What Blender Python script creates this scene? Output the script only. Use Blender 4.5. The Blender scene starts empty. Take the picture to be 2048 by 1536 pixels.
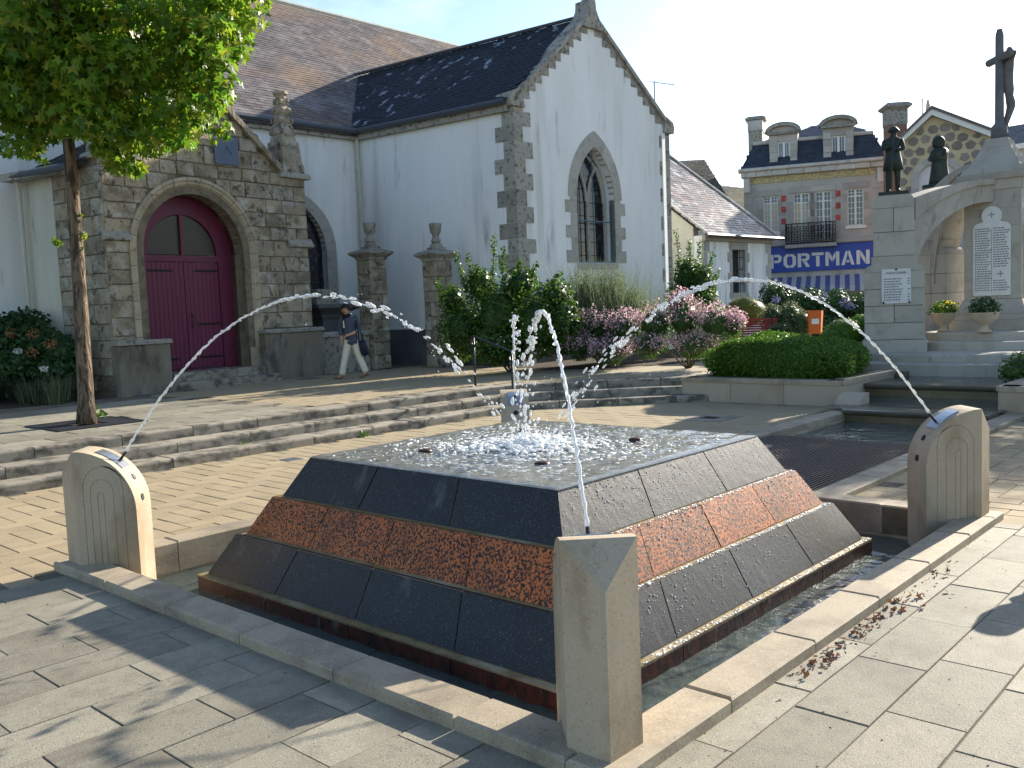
import bpy, bmesh, math, random
from mathutils import Vector, Matrix, noise
R_ = math.radians
random.seed(7)
SC = bpy.context.scene
COL = SC.collection

# ------------------------------------------------------------------ camera
CAM_POS = Vector((-5.14, -4.489, 1.821))
YAW, PITCH, ROLL, FPX = .74128, -.08191, -.04174, 1827.44      # FPX: focal length for a 2048 px wide frame
_w = Vector((math.cos(YAW)*math.cos(PITCH), math.sin(YAW)*math.cos(PITCH), math.sin(PITCH)))
_r = Vector((math.sin(YAW), -math.cos(YAW), 0))
_u = _r.cross(_w)
CR = _r*math.cos(ROLL) + _u*math.sin(ROLL)
CU = -_r*math.sin(ROLL) + _u*math.cos(ROLL)
cam = bpy.data.cameras.new('camera')
cam.sensor_width = 36.0
cam.lens = 36.0*FPX/2048
cam.clip_start = .05
cam.clip_end = 3000
camo = bpy.data.objects.new('camera', cam)
COL.objects.link(camo)
m3 = Matrix((CR, CU, -_w)).transposed()
camo.matrix_world = Matrix.Translation(CAM_POS) @ m3.to_4x4()
SC.camera = camo

# ------------------------------------------------------------------ light
SUN_AZ, SUN_EL = R_(-2.2), R_(22.7)          # azimuth from +X
sd = Vector((math.cos(SUN_AZ)*math.cos(SUN_EL), math.sin(SUN_AZ)*math.cos(SUN_EL), math.sin(SUN_EL)))
sun = bpy.data.lights.new('sun', 'SUN')
sun.energy = 5.0
sun.angle = R_(.53)
sun.color = (1.0, .91, .77)
suno = bpy.data.objects.new('sun', sun)
COL.objects.link(suno)
suno.rotation_euler = sd.to_track_quat('Z', 'Y').to_euler()
suno.location = (20, 0, 15)
world = bpy.data.worlds.new('World')
SC.world = world
world.use_nodes = True
nt = world.node_tree
for n in list(nt.nodes): nt.nodes.remove(n)
wo = nt.nodes.new('ShaderNodeOutputWorld'); bg = nt.nodes.new('ShaderNodeBackground')
sky = nt.nodes.new('ShaderNodeTexSky'); sky.sky_type = 'NISHITA'; sky.sun_disc = False
sky.sun_elevation = SUN_EL
sky.sun_rotation = R_(90) - SUN_AZ
sky.air_density = 1.0; sky.dust_density = .7; sky.ozone_density = 1.6
tc = nt.nodes.new('ShaderNodeTexCoord')
mp = nt.nodes.new('ShaderNodeMapping'); mp.inputs['Scale'].default_value = (1.6, 1.6, 5.0)
nz = nt.nodes.new('ShaderNodeTexNoise'); nz.inputs['Scale'].default_value = 2.3; nz.inputs['Detail'].default_value = 7; nz.inputs['Roughness'].default_value = .62
rp = nt.nodes.new('ShaderNodeValToRGB'); rp.color_ramp.elements[0].position = .54; rp.color_ramp.elements[1].position = .74
mx = nt.nodes.new('ShaderNodeMix'); mx.data_type = 'RGBA'; mx.blend_type = 'ADD'
mx.inputs['B'].default_value = (1.2, 1.2, 1.2, 1)
nt.links.new(tc.outputs['Generated'], mp.inputs['Vector']); nt.links.new(mp.outputs['Vector'], nz.inputs['Vector'])
nt.links.new(nz.outputs['Fac'], rp.inputs['Fac']); nt.links.new(rp.outputs['Color'], mx.inputs['Factor'])
nt.links.new(sky.outputs['Color'], mx.inputs['A']); nt.links.new(mx.outputs['Result'], bg.inputs['Color'])
bg.inputs['Strength'].default_value = .10
nt.links.new(bg.outputs['Background'], wo.inputs['Surface'])
vs = SC.view_settings
vs.view_transform = 'Standard'; vs.look = 'None'; vs.exposure = 1.3; vs.gamma = 1.0; vs.use_curve_mapping = False

# ------------------------------------------------------------------ survey helpers: photo pixel -> point of the place
def ray(x, y): return _w + CR*((x-1024)/FPX) + CU*((768-y)/FPX)
def on_level(x, y, z=0.0):
    d = ray(x, y); return CAM_POS + d*((z-CAM_POS.z)/d.z)
def at_depth(x, y, dep): return CAM_POS + ray(x, y)*dep
def on_wall(x, y, p, q):
    n = Vector((-(q[1]-p[1]), q[0]-p[0], 0)); d = ray(x, y)
    return CAM_POS + d*((n.x*(p[0]-CAM_POS.x)+n.y*(p[1]-CAM_POS.y))/(n.x*d.x+n.y*d.y))

# ------------------------------------------------------------------ object helpers
WL = {}
def tag(o, label=None, cat=None, group=None, kind=None):
    if label: o['label'] = label
    if cat: o['category'] = cat
    if group: o['group'] = group
    if kind: o['kind'] = kind
    return o
def thing(name, loc, label, cat, group=None, kind=None):
    o = bpy.data.objects.new(name, None); o.empty_display_size = .1
    COL.objects.link(o); o.location = loc; WL[o.name] = Vector(loc)
    return tag(o, label, cat, group, kind)
class MB:
    def __init__(s): s.v = []; s.f = []
    def add(s, vs, fs):
        b = len(s.v); s.v += [Vector(p) for p in vs]; s.f += [tuple(i+b for i in f) for f in fs]; return s
    def quad(s, a, b, c, d): return s.add([a, b, c, d], [(0, 1, 2, 3)])
    def poly(s, pts): return s.add(pts, [tuple(range(len(pts)))])
    def hexa(s, b, t):      # 4 bottom pts ccw, 4 top pts
        return s.add(list(b)+list(t), [(3, 2, 1, 0), (4, 5, 6, 7), (0, 1, 5, 4), (1, 2, 6, 5), (2, 3, 7, 6), (3, 0, 4, 7)])
    def box(s, x0, x1, y0, y1, z0, z1):
        return s.hexa([(x0, y0, z0), (x1, y0, z0), (x1, y1, z0), (x0, y1, z0)], [(x0, y0, z1), (x1, y0, z1), (x1, y1, z1), (x0, y1, z1)])
    def obox(s, o, ax, ay, az, c=0.0):   # box from origin with three edge vectors; chamfer c on all edges of the far z face
        o, ax, ay, az = Vector(o), Vector(ax), Vector(ay), Vector(az)
        if c <= 0: return s.hexa([o, o+ax, o+ax+ay, o+ay], [o+az, o+ax+az, o+ax+ay+az, o+ay+az])
        ux, uy, uz = ax.normalized()*c, ay.normalized()*c, az.normalized()*c
        b = [o, o+ax, o+ax+ay, o+ay]; m = [p+az-uz for p in b]
        t = [o+az+ux+uy, o+ax+az-ux+uy, o+ax+ay+az-ux-uy, o+ay+az+ux-uy]
        return s.add(b+m+t, [(3, 2, 1, 0), (8, 9, 10, 11)]+[(i, (i+1) % 4, 4+(i+1) % 4, 4+i) for i in range(4)]+[(4+i, 4+(i+1) % 4, 8+(i+1) % 4, 8+i) for i in range(4)])
    def prism(s, pts, off):
        n = len(pts); off = Vector(off); p = [Vector(q) for q in pts]
        return s.add(p+[q+off for q in p], [tuple(range(n-1, -1, -1)), tuple(range(n, 2*n))]+[(i, (i+1) % n, n+(i+1) % n, n+i) for i in range(n)])
    def rings(s, rs, caps=True, closed=True):
        n = len(rs[0]); b = len(s.v)
        for r in rs: s.v += [Vector(p) for p in r]
        for k in range(len(rs)-1):
            for i in range(n if closed else n-1):
                j = (i+1) % n; s.f.append((b+k*n+i, b+k*n+j, b+(k+1)*n+j, b+(k+1)*n+i))
        if caps:
            s.f.append(tuple(b+i for i in range(n-1, -1, -1))); s.f.append(tuple(b+(len(rs)-1)*n+i for i in range(n)))
        return s
    def tube(s, path, rad, n=8, caps=True):
        path = [Vector(p) for p in path]; rs = []
        if not hasattr(rad, '__len__'): rad = [rad]*len(path)
        up = Vector((0, 0, 1)); prev = None
        for i, p in enumerate(path):
            t = (path[min(i+1, len(path)-1)]-path[max(i-1, 0)]).normalized()
            a = t.cross(up) if prev is None else prev - t*prev.dot(t)
            if a.length < 1e-4: a = t.cross(Vector((1, 0, 0)))
            a.normalize(); prev = a; b = t.cross(a)
            rs.append([p + (a*math.cos(2*math.pi*k/n)+b*math.sin(2*math.pi*k/n))*rad[i] for k in range(n)])
        return s.rings(rs, caps)
    def lathe(s, prof, c, n=16, rot=0.0, sq=1.0):
        c = Vector(c)
        return s.rings([[c+Vector((r*sq*math.cos(2*math.pi*k/n+rot), r*sq*math.sin(2*math.pi*k/n+rot), z)) for k in range(n)] for r, z in prof])
    def blob(s, c, r, n=6, m=4, jit=0.0, ax=None):
        c = Vector(c); rx, ry, rz = r if hasattr(r, '__len__') else (r, r, r); b = len(s.v)
        s.v.append(c+Vector((0, 0, rz)))
        for i in range(1, m):
            for k in range(n):
                t = math.pi*i/m; p = 2*math.pi*(k+.5*(i % 2))/n; q = 1+random.uniform(-jit, jit)
                s.v.append(c+Vector((rx*math.sin(t)*math.cos(p)*q, ry*math.sin(t)*math.sin(p)*q, rz*math.cos(t)*q)))
        s.v.append(c-Vector((0, 0, rz))); e = b+1+(m-1)*n
        for k in range(n):
            s.f.append((b, b+1+k, b+1+(k+1) % n)); s.f.append((e, b+1+(m-2)*n+(k+1) % n, b+1+(m-2)*n+k))
            for i in range(m-2):
                s.f.append((b+1+i*n+k, b+1+(i+1)*n+k, b+1+(i+1)*n+(k+1) % n, b+1+i*n+(k+1) % n))
        return s
    def mesh(s, name, mat, off=Vector((0, 0, 0)), smooth=False):
        me = bpy.data.meshes.new(name)
        me.from_pydata([tuple(p-off) for p in s.v], [], s.f); me.update()
        if mat:
            for q in (mat if isinstance(mat, (list, tuple)) else [mat]): me.materials.append(q)
        if smooth: me.polygons.foreach_set('use_smooth', [True]*len(me.polygons))
        return me
    def build(s, name, mat, parent=None, smooth=False, **t):
        off = WL[parent.name] if parent else Vector((0, 0, 0))
        o = bpy.data.objects.new(name, s.mesh(name, mat, off, smooth)); COL.objects.link(o)
        if parent: o.parent = parent
        WL[o.name] = off
        return tag(o, **t)
def fixnormals(o):
    bm = bmesh.new(); bm.from_mesh(o.data); bmesh.ops.recalc_face_normals(bm, faces=bm.faces); bm.to_mesh(o.data); bm.free(); return o
def piece(name, me, loc, parent, rz=0.0, sc=None, **t):
    o = bpy.data.objects.new(name, me); COL.objects.link(o)
    o.location = Vector(loc)-(WL[parent.name] if parent else Vector((0, 0, 0)))
    if rz: o.rotation_euler = (0, 0, rz)
    if sc: o.scale = sc
    o.parent = parent; WL[o.name] = Vector(loc)
    return tag(o, **t)

# ------------------------------------------------------------------ materials
def mat(name, base, layers=(), rough=.85, bump=(.25, 30, .01), rand=0.0, spec=.3, metal=0.0, vec='Object', shuffle=False, trans=0.0, ior=1.45, coat=0.0, island=None, emit=None, tl=0.0, bump2=None, see=0.0):
    """layers: (colour, scale, lo, hi, (sx,sy,sz), amount[, detail])  - noise patches of another colour over the base"""
    m = bpy.data.materials.new(name); m.use_nodes = True; t = m.node_tree; N = t.nodes; L = t.links
    bs = N['Principled BSDF']; out = N['Material Output']
    tcn = N.new('ShaderNodeTexCoord'); v = tcn.outputs[vec]
    if shuffle or rand:
        oi = N.new('ShaderNodeObjectInfo')
    if shuffle:
        ad = N.new('ShaderNodeVectorMath'); ad.operation = 'ADD'; mu = N.new('ShaderNodeMath'); mu.operation = 'MULTIPLY'; mu.inputs[1].default_value = 57.3
        L.new(oi.outputs['Random'], mu.inputs[0]); L.new(v, ad.inputs[0]); L.new(mu.outputs[0], ad.inputs[1]); v = ad.outputs[0]
    c = None
    def rgb(col):
        n = N.new('ShaderNodeRGB'); n.outputs[0].default_value = (*col, 1); return n.outputs[0]
    c = rgb(base)
    if island:
        g = N.new('ShaderNodeNewGeometry'); r = N.new('ShaderNodeValToRGB'); cr = r.color_ramp
        cr.elements[0].color = (*island[0], 1); cr.elements[1].color = (*island[-1], 1)
        for i in range(1, len(island)-1):
            e = cr.elements.new(i/(len(island)-1)); e.color = (*island[i], 1)
        L.new(g.outputs['Random Per Island'], r.inputs['Fac']); c = r.outputs['Color']
    for ly in layers:
        col, sc, lo, hi, st, am = ly[:6]; det = ly[6] if len(ly) > 6 else 5
        mpn = N.new('ShaderNodeMapping'); mpn.inputs['Scale'].default_value = st; L.new(v, mpn.inputs['Vector'])
        nn = N.new('ShaderNodeTexNoise'); nn.inputs['Scale'].default_value = sc; nn.inputs['Detail'].default_value = det; nn.inputs['Roughness'].default_value = .6
        L.new(mpn.outputs[0], nn.inputs['Vector'])
        mr = N.new('ShaderNodeMapRange'); mr.inputs['From Min'].default_value = lo; mr.inputs['From Max'].default_value = hi; mr.inputs['To Max'].default_value = am
        L.new(nn.outputs['Fac'], mr.inputs['Value'])
        mi = N.new('ShaderNodeMix'); mi.data_type = 'RGBA'
        L.new(mr.outputs[0], mi.inputs['Factor']); L.new(c, mi.inputs['A']); mi.inputs['B'].default_value = (*col, 1); c = mi.outputs['Result']
    if rand:
        hs = N.new('ShaderNodeHueSaturation'); mr = N.new('ShaderNodeMapRange'); mr.inputs['To Min'].default_value = 1-rand; mr.inputs['To Max'].default_value = 1+rand
        L.new(oi.outputs['Random'], mr.inputs['Value']); L.new(mr.outputs[0], hs.inputs['Value']); L.new(c, hs.inputs['Color']); c = hs.outputs['Color']
    L.new(c, bs.inputs['Base Color'])
    bs.inputs['Roughness'].default_value = rough; bs.inputs['Specular IOR Level'].default_value = spec; bs.inputs['Metallic'].default_value = metal
    bs.inputs['Transmission Weight'].default_value = trans; bs.inputs['IOR'].default_value = ior; bs.inputs['Coat Weight'].default_value = coat
    if emit: bs.inputs['Emission Color'].default_value = (*emit[0], 1); bs.inputs['Emission Strength'].default_value = emit[1]
    nrm = None
    for b in (bump, bump2):
        if not b: continue
        nb = N.new('ShaderNodeTexNoise'); nb.inputs['Scale'].default_value = b[1]; nb.inputs['Detail'].default_value = 6
        if len(b) > 3:
            mpn = N.new('ShaderNodeMapping'); mpn.inputs['Scale'].default_value = b[3]; L.new(v, mpn.inputs['Vector']); L.new(mpn.outputs[0], nb.inputs['Vector'])
        else: L.new(v, nb.inputs['Vector'])
        bp = N.new('ShaderNodeBump'); bp.inputs['Strength'].default_value = b[0]; bp.inputs['Distance'].default_value = b[2]
        L.new(nb.outputs['Fac'], bp.inputs['Height'])
        if nrm: L.new(nrm, bp.inputs['Normal'])
        nrm = bp.outputs[0]
    if nrm: L.new(nrm, bs.inputs['Normal'])
    if coat: bs.inputs['Coat Roughness'].default_value = .09; L.new(nrm, bs.inputs['Coat Normal'])
    if see > 0:
        tp_ = N.new('ShaderNodeBsdfTransparent'); mix = N.new('ShaderNodeMixShader'); mix.inputs[0].default_value = see
        L.new(bs.outputs[0], mix.inputs[1]); L.new(tp_.outputs[0], mix.inputs[2]); L.new(mix.outputs[0], out.inputs['Surface'])
    if tl > 0:
        tr = N.new('ShaderNodeBsdfTranslucent'); L.new(c, tr.inputs['Color']); mix = N.new('ShaderNodeMixShader'); mix.inputs[0].default_value = tl
        L.new(bs.outputs[0], mix.inputs[1]); L.new(tr.outputs[0], mix.inputs[2]); L.new(mix.outputs[0], out.inputs['Surface'])
    return m
O1 = (1, 1, 1)
M = {}
# paving and stone
M['slab'] = mat('slab', (.255, .235, .18), [((.15, .135, .105), 9, .48, .68, O1, .5), ((.42, .39, .32), 95, .58, .68, O1, .6, 2), ((.09, .08, .065), 80, .60, .68, O1, .65, 2), ((.12, .105, .08), 1.6, .5, .70, O1, .6)], rough=.75, bump=(.45, 120, .005), rand=.20, shuffle=True, spec=.35)
M['paver'] = mat('paver', (.335, .265, .165), [((.22, .175, .115), 5, .45, .7, O1, .5), ((.47, .40, .28), 170, .55, .68, O1, .5, 2), ((.2, .16, .11), 140, .57, .68, O1, .5, 2)], rough=.85, bump=(.35, 160, .004), rand=.09, shuffle=True)
M['paverstuff'] = mat('paver_far', (.32, .26, .165), [((.25, .20, .13), 2.3, .45, .7, O1, .6), ((.47, .40, .28), 120, .55, .68, O1, .4, 2)], rough=.85, bump=(.35, 120, .004))
M['mortar'] = mat('joint_sand', (.16, .135, .10), [((.07, .06, .045), 6, .45, .65, O1, .8), ((.26, .23, .18), 2, .5, .7, O1, .6)], rough=.95)
M['ground'] = mat('ground', (.24, .215, .17), [((.15, .13, .1), .4, .4, .7, O1, .6)], rough=.9)
M['kerb'] = mat('kerb_stone', (.36, .30, .215), [((.13, .11, .08), 1.4, .52, .66, (1, 1, 2.5), .6, 7), ((.20, .16, .115), 3.5, .46, .66, O1, .65), ((.50, .44, .34), 90, .57, .67, O1, .55, 2), ((.12, .10, .08), 80, .60, .68, O1, .6, 2)], rough=.7, bump=(.3, 180, .003), rand=.06, shuffle=True)
M['post'] = mat('post_stone', (.42, .345, .245), [((.24, .175, .105), 2.0, .48, .62, (1, 1, .6), .75), ((.30, .27, .2), 5, .52, .66, (1, 1, .25), .5), ((.54, .47, .36), 90, .56, .70, O1, .4, 2), ((.15, .12, .09), 85, .60, .70, O1, .5, 2)], rough=.75, bump=(.25, 170, .003))
M['step'] = mat('step_stone', (.28, .25, .20), [((.05, .047, .04), 3.6, .46, .60, (1, 1, 1.6), .85), ((.42, .37, .29), 150, .56, .68, O1, .5, 2), ((.14, .13, .11), 120, .56, .68, O1, .5, 2)], rough=.85, bump=(.3, 110, .005), rand=.09, shuffle=True)
M['basin'] = mat('basin_wall', (.42, .36, .25), [((.16, .15, .08), 3, .45, .7, (1, 1, 3), .7)], rough=.6)
M['dark_granite'] = mat('dark_granite', (.015, .017, .019), [((.15, .16, .16), 110, .61, .68, O1, .75, 2), ((.008, .009, .010), 60, .5, .7, O1, .6, 3), ((.16, .155, .14), 5, .60, .74, (1, 1, .12), .5)], rough=.48, bump=(.25, 22, .010, (1, 1, .2)), bump2=(.35, 130, .004), spec=.22, shuffle=True, rand=.25, coat=.28)
M['red_granite'] = mat('red_granite', (.46, .13, .034), [((.010, .008, .007), 62, .48, .53, O1, .97, 3), ((.60, .22, .07), 100, .60, .68, O1, .5, 2), ((.04, .02, .015), 3.0, .5, .72, (1, 1, .4), .55)], rough=.48, bump=(.25, 22, .010, (1, 1, .2)), bump2=(.35, 130, .004), spec=.22, shuffle=True, rand=.16, coat=.20)
M['plinth_granite'] = mat('plinth_granite', (.10, .032, .020), [((.025, .02, .015), 14, .45, .6, O1, .8), ((.30, .25, .16), 7, .6, .72, (1, 1, .3), .6)], rough=.25, spec=.5)
M['joint_ochre'] = mat('joint_ochre', (.30, .22, .10), [((.12, .09, .05), 9, .48, .68, O1, .6), ((.50, .45, .33), 3, .5, .66, O1, .7)], rough=.35)
M['fountain_top'] = mat('fountain_top_stone', (.20, .175, .13), [((.07, .07, .062), 3.2, .42, .68, O1, .7), ((.35, .33, .27), 60, .56, .7, O1, .4, 3)], rough=.3)
M['steel'] = mat('steel_plate', (.40, .42, .44), [((.25, .28, .33), 20, .4, .7, O1, .5)], rough=.32, metal=.85, bump=None)
M['dark_metal'] = mat('dark_metal', (.012, .014, .02), rough=.5, metal=.0, bump=None, spec=.5)
M['black'] = mat('black_void', (.008, .008, .009), rough=.9, bump=None)
M['bronze'] = mat('bronze_knob', (.06, .03, .02), rough=.35, metal=.5, bump=None)
def water_mat(name, col, rough=.03, bump=(.35, 9, .05), b2=None, murk=.35):
    m = bpy.data.materials.new(name); m.use_nodes = True; t = m.node_tree; N = t.nodes; L = t.links; bs = N['Principled BSDF']
    bs.inputs['Base Color'].default_value = (*col, 1); bs.inputs['Roughness'].default_value = rough; bs.inputs['IOR'].default_value = 1.33
    bs.inputs['Transmission Weight'].default_value = 1-murk; bs.inputs['Specular IOR Level'].default_value = .5
    tcn = N.new('ShaderNodeTexCoord'); prev = None
    for b in (bump, b2):
        if not b: continue
        nn = N.new('ShaderNodeTexNoise'); nn.inputs['Scale'].default_value = b[1]; nn.inputs['Detail'].default_value = 4; L.new(tcn.outputs['Object'], nn.inputs['Vector'])
        bp = N.new('ShaderNodeBump'); bp.inputs['Strength'].default_value = b[0]; bp.inputs['Distance'].default_value = b[2]; L.new(nn.outputs['Fac'], bp.inputs['Height'])
        if prev: L.new(prev, bp.inputs['Normal'])
        prev = bp.outputs[0]
    if prev: L.new(prev, bs.inputs['Normal'])
    return m
M['water'] = water_mat('basin_water', (.10, .13, .12), murk=.55, bump=(.25, 7, .04), b2=(.2, 28, .012))
M['film'] = water_mat('water_film', (.62, .64, .60), murk=.22, rough=.02, bump=(.12, 26, .015))
M['jet'] = mat('jet_water', (.95, .97, .98), rough=.05, trans=.35, ior=1.33, bump=None, spec=.8, see=.28)
M['foam'] = mat('water_foam', (.95, .96, .95), rough=.3, bump=None, tl=.3, spec=.6)
# ------------------------------------------------------------------ ground, paving
ZU = .42
ZL = .032
KO, KI, KZ = 2.559, 2.32, .096            # fountain kerb: outer and inner half side, top
CH = 1.0                                   # channel half width
g = MB()
BIG = 900
g.add([(-BIG, -BIG, -.06), (9.0, -BIG, -.06), (9.0, -16, -.06), (-16, -16, -.06), (-16, 7.0, -.06), (-BIG, 7.0, -.06)], [(0, 1, 2, 3, 4, 5)])
g.add([(-BIG, 7.0, .36), (-16, 7.0, .36), (-16, 40, .36), (40, 40, .36), (40, -20, .36), (9.0, -20, .36), (9.0, -BIG, .36), (BIG, -BIG, .36), (BIG, BIG, .36), (-BIG, BIG, .36)], [tuple(range(10))])
g.build('ground', M['ground'], kind='structure')
lower = MB()
for b in ((-16, -KO, -16, 7.4), (KO, 9.6, -16, -1.28), (KO, 9.6, 1.28, 7.4), (-KO, KO, -16, -KO), (-KO, KO, KO, 7.4)):
    lower.box(b[0], b[1], b[2], b[3], -.6, ZL-.008)
lower = lower.build('lower_plaza', M['mortar'], kind='structure')
def slab_mesh(name, lx, ly, c, mt, h=.05):
    return MB().obox((-lx/2, -ly/2, -h), (lx, 0, 0), (0, ly, 0), (0, 0, h), c).mesh(name, mt)
SL, SW = .70, .34
me_slab = slab_mesh('paving_slab', SL-.008, SW-.004, .003, M['slab'])
me_slab_b = slab_mesh('paving_slab', SL-.008, .352-.008, .003, M['slab'])
rs = random.Random(3)
k = 0
for j in range(0, 15):                      # rows beside the left kerb
    yc = -.13 + .352*(j-7) + .176
    if yc > 2.5: continue
    for i in range(-4, 2):
        xc = -2.74 - .345 + i*SL + (.35 if j % 2 else 0)
        x0, x1 = xc-.347, xc+.347
        if x0 > -KO or xc < -5.8: continue
        if x1 > -KO + .12: x1 = -KO + .10
        o = piece('paving_slab', me_slab_b, ((x0+x1)/2, yc, ZL+rs.uniform(-.003, .002)), lower, rs.uniform(-.003, .003), ((x1-x0)/.692, 1, 1))
for j in range(0, 9):                       # rows before the right kerb
    yc = -2.735 + .165 - .33*j
    for i in range(-6, 8):
        xc = -1.48 + .36 + i*.715 + (.18 if j % 2 == 0 else 0)
        x0, x1 = xc-.3545, xc+.3545
        if x0 > 2.38: continue
        if x1 > 2.42: x1 = 2.42
        if xc < -4.6: continue
        piece('paving_slab', me_slab, ((x0+x1)/2, yc, ZL+rs.uniform(-.003, .002)), lower, rs.uniform(-.003, .003), ((x1-x0-.001)/(SL-.008), (.33-.008)/(SW-.004), 1))
# herringbone pavers
PW = .21
me_pav_h = slab_mesh('paver', 2*PW-.008, PW-.008, .005, M['paver'])
me_pav_v = slab_mesh('paver', PW-.008, 2*PW-.008, .005, M['paver'])
STEP_PATH = [(-7.0, 6.2), (6.05, 6.22), (6.55, 6.2), (6.95, 6.10), (7.35, 5.83), (9.22, 3.86)]
def step_y(x):
    for (xa, ya), (xb, yb) in zip(STEP_PATH, STEP_PATH[1:]):
        if xa <= x <= xb: return ya+(yb-ya)*(x-xa)/(xb-xa)
    return 3.8
def herring(x0, x1, y0, y1, keep):
    out = []
    for j in range(int(y0/PW)-1, int(y1/PW)+2):
        for i in range(int(x0/PW)-1, int(x1/PW)+2):
            d = (i-j) % 4
            if d == 0: c = ((i+1)*PW, (j+.5)*PW, 0)
            elif d == 3: c = ((i+.5)*PW, (j+1)*PW, 1)
            else: continue
            if x0 <= c[0] <= x1 and y0 <= c[1] <= y1 and keep(c[0], c[1]): out.append(c)
    return out
def keep_low(x, y):
    if abs(x) < KO+.03 and abs(y) < KO+.03: return False
    if x > KO and abs(y) < 1.30: return False
    if x > 9.15: return False
    if y > 2.5: return y < step_y(x)+.05
    return x > 2.44
pav = herring(-4.2, 9.2, -6.5, 6.4, keep_low)
def vis(c):
    d = Vector((c[0], c[1], 0))-CAM_POS; z = d.dot(_w)
    if z < .5: return 0
    x = d.dot(CR)/z*FPX
    return (1/z**2) if abs(x) < 1080 else 0
pav.sort(key=lambda c: -vis(c))
far = MB()
for n, c in enumerate(pav):
    if n < 300: piece('paver', me_pav_v if c[2] else me_pav_h, (c[0], c[1], ZL+rs.uniform(-.003, .002)), lower)
    else:
        a, b = ((PW-.008)/2, (2*PW-.008)/2) if c[2] else ((2*PW-.008)/2, (PW-.008)/2)
        z = ZL+rs.uniform(-.003, .002)
        far.obox((c[0]-a, c[1]-b, -.03), (2*a, 0, 0), (0, 2*b, 0), (0, 0, .03+z), .005)
far.build('paver_field', M['paverstuff'], lower, kind='stuff')

# steps up to the church square
def offs(path, d):
    out = []
    for i, p in enumerate(path):
        a = Vector(path[max(i-1, 0)]); b = Vector(path[min(i+1, len(path)-1)]); p = Vector(p)
        t1 = (p-a).normalized() if i > 0 else (b-p).normalized(); t2 = (b-p).normalized() if i < len(path)-1 else t1
        n = Vector((-(t1+t2).y, (t1+t2).x)).normalized(); out.append(p+n*d/max(.5, n.dot(Vector((-t1.y, t1.x)))))
    return out
def along(path, s):
    for i in range(len(path)-1):
        a, b = Vector(path[i]), Vector(path[i+1]); l = (b-a).length
        if s <= l or i == len(path)-2:
            t = (b-a).normalized(); return a+t*s, Vector((-t.y, t.x))
        s -= l
STEPS = thing('stone_steps', (2, 6.4, 0), 'three grey stone steps up to the church square, bending at the handrail', 'steps')
zz = [0, .15, .285, ZU]
for k in range(3):
    path = offs(STEP_PATH, .39*k); tot = sum((Vector(a)-Vector(b)).length for a, b in zip(path, path[1:]))
    s = .35*k+.2
    while s < tot-.15:
        L = 1.02 + rs.uniform(-.06, .06)
        e = min(s+L, tot)
        if tot-e < .4: e = tot
        st = [s+.006, s+(e-s)*.33, s+(e-s)*.67, e-.006]; rr = []
        for q in st:
            p, n = along(path, q); z0, z1 = zz[k]-.12, zz[k+1]+rs.uniform(-.003, .003)
            j = rs.uniform(-.004, .004)
            rr.append([Vector((p.x+n.x*u, p.y+n.y*u, z)) for u, z in ((j, z0), (j, z1-.028), (.007+j, z1-.010), (.025+j, z1), (.46, z1), (.46, z0))])
        o = MB().rings(rr).build('step_stone', M['step'], STEPS); fixnormals(o)
        s = e

up = [(-30, 7.30)]+[tuple(p) for p in offs(STEP_PATH, 1.05)[1:]]+[(10.2, 4.55), (11.55, 4.5), (11.55, 1.3), (12.0, 1.3), (12.0, -1.0), (9.25, -1.0), (9.25, -30), (38, -30), (38, 38), (-30, 38)]
upper = MB().prism([(x, y, ZU-.7) for x, y in up], (0, 0, .7-.013)).build('upper_plaza', M['mortar'], kind='structure')
me_uslab = slab_mesh('paving_slab', .89, .44, .006, M['slab'])
for j in range(0, 11):
    yc = 7.32+.225+.45*j
    for i in range(-7, 6):
        xc = i*.9+(.45 if j % 2 else 0)-.2
        if xc > 3.3 or xc < -3.6: continue
        if abs(xc-.48) < .62 and abs(yc-9.05) < .45: continue
        piece('paving_slab', me_uslab, (xc, yc, ZU+rs.uniform(-.003, .002)), upper)
uf = MB()
uedge = offs(STEP_PATH, 1.14)
def keep_up(x, y):
    if x < 3.32: return False
    pth = uedge
    for (a, b) in zip(pth, pth[1:]):
        if a.x <= x <= b.x: return y > a.y+(b.y-a.y)*(x-a.x)/(b.x-a.x)+.2
    return y > 4.8 and x < 11.5
for c in herring(3.2, 13.5, 4.5, 13.6, keep_up):
    a, b = ((PW-.008)/2, (2*PW-.008)/2) if c[2] else ((2*PW-.008)/2, (PW-.008)/2)
    z = ZU+rs.uniform(-.003, .002)
    if c[0] > 9.4+.25*(c[1]-4): continue
    uf.obox((c[0]-a, c[1]-b, ZU-.03), (2*a, 0, 0), (0, 2*b, 0), (0, 0, z-ZU+.03), .005)
uf.build('paver_field', M['paverstuff'], upper, kind='stuff')
M['path'] = mat('resin_path', (.38, .33, .25), [((.27, .23, .17), 3, .4, .7, O1, .5), ((.5, .45, .36), 180, .55, .7, O1, .5, 2)], rough=.85)
MB().add([(9.45, 5.5, ZU-.004), (9.7, 5.1, ZU-.004), (10.3, 4.6, ZU-.004), (20, 3.2, ZU-.004), (20, 6.4, ZU-.004), (12.0, 7.0, ZU-.004), (11.8, 13.6, ZU-.004), (10.9, 13.6, ZU-.004)], [tuple(range(8))]).build('path', M['path'], upper)

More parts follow.
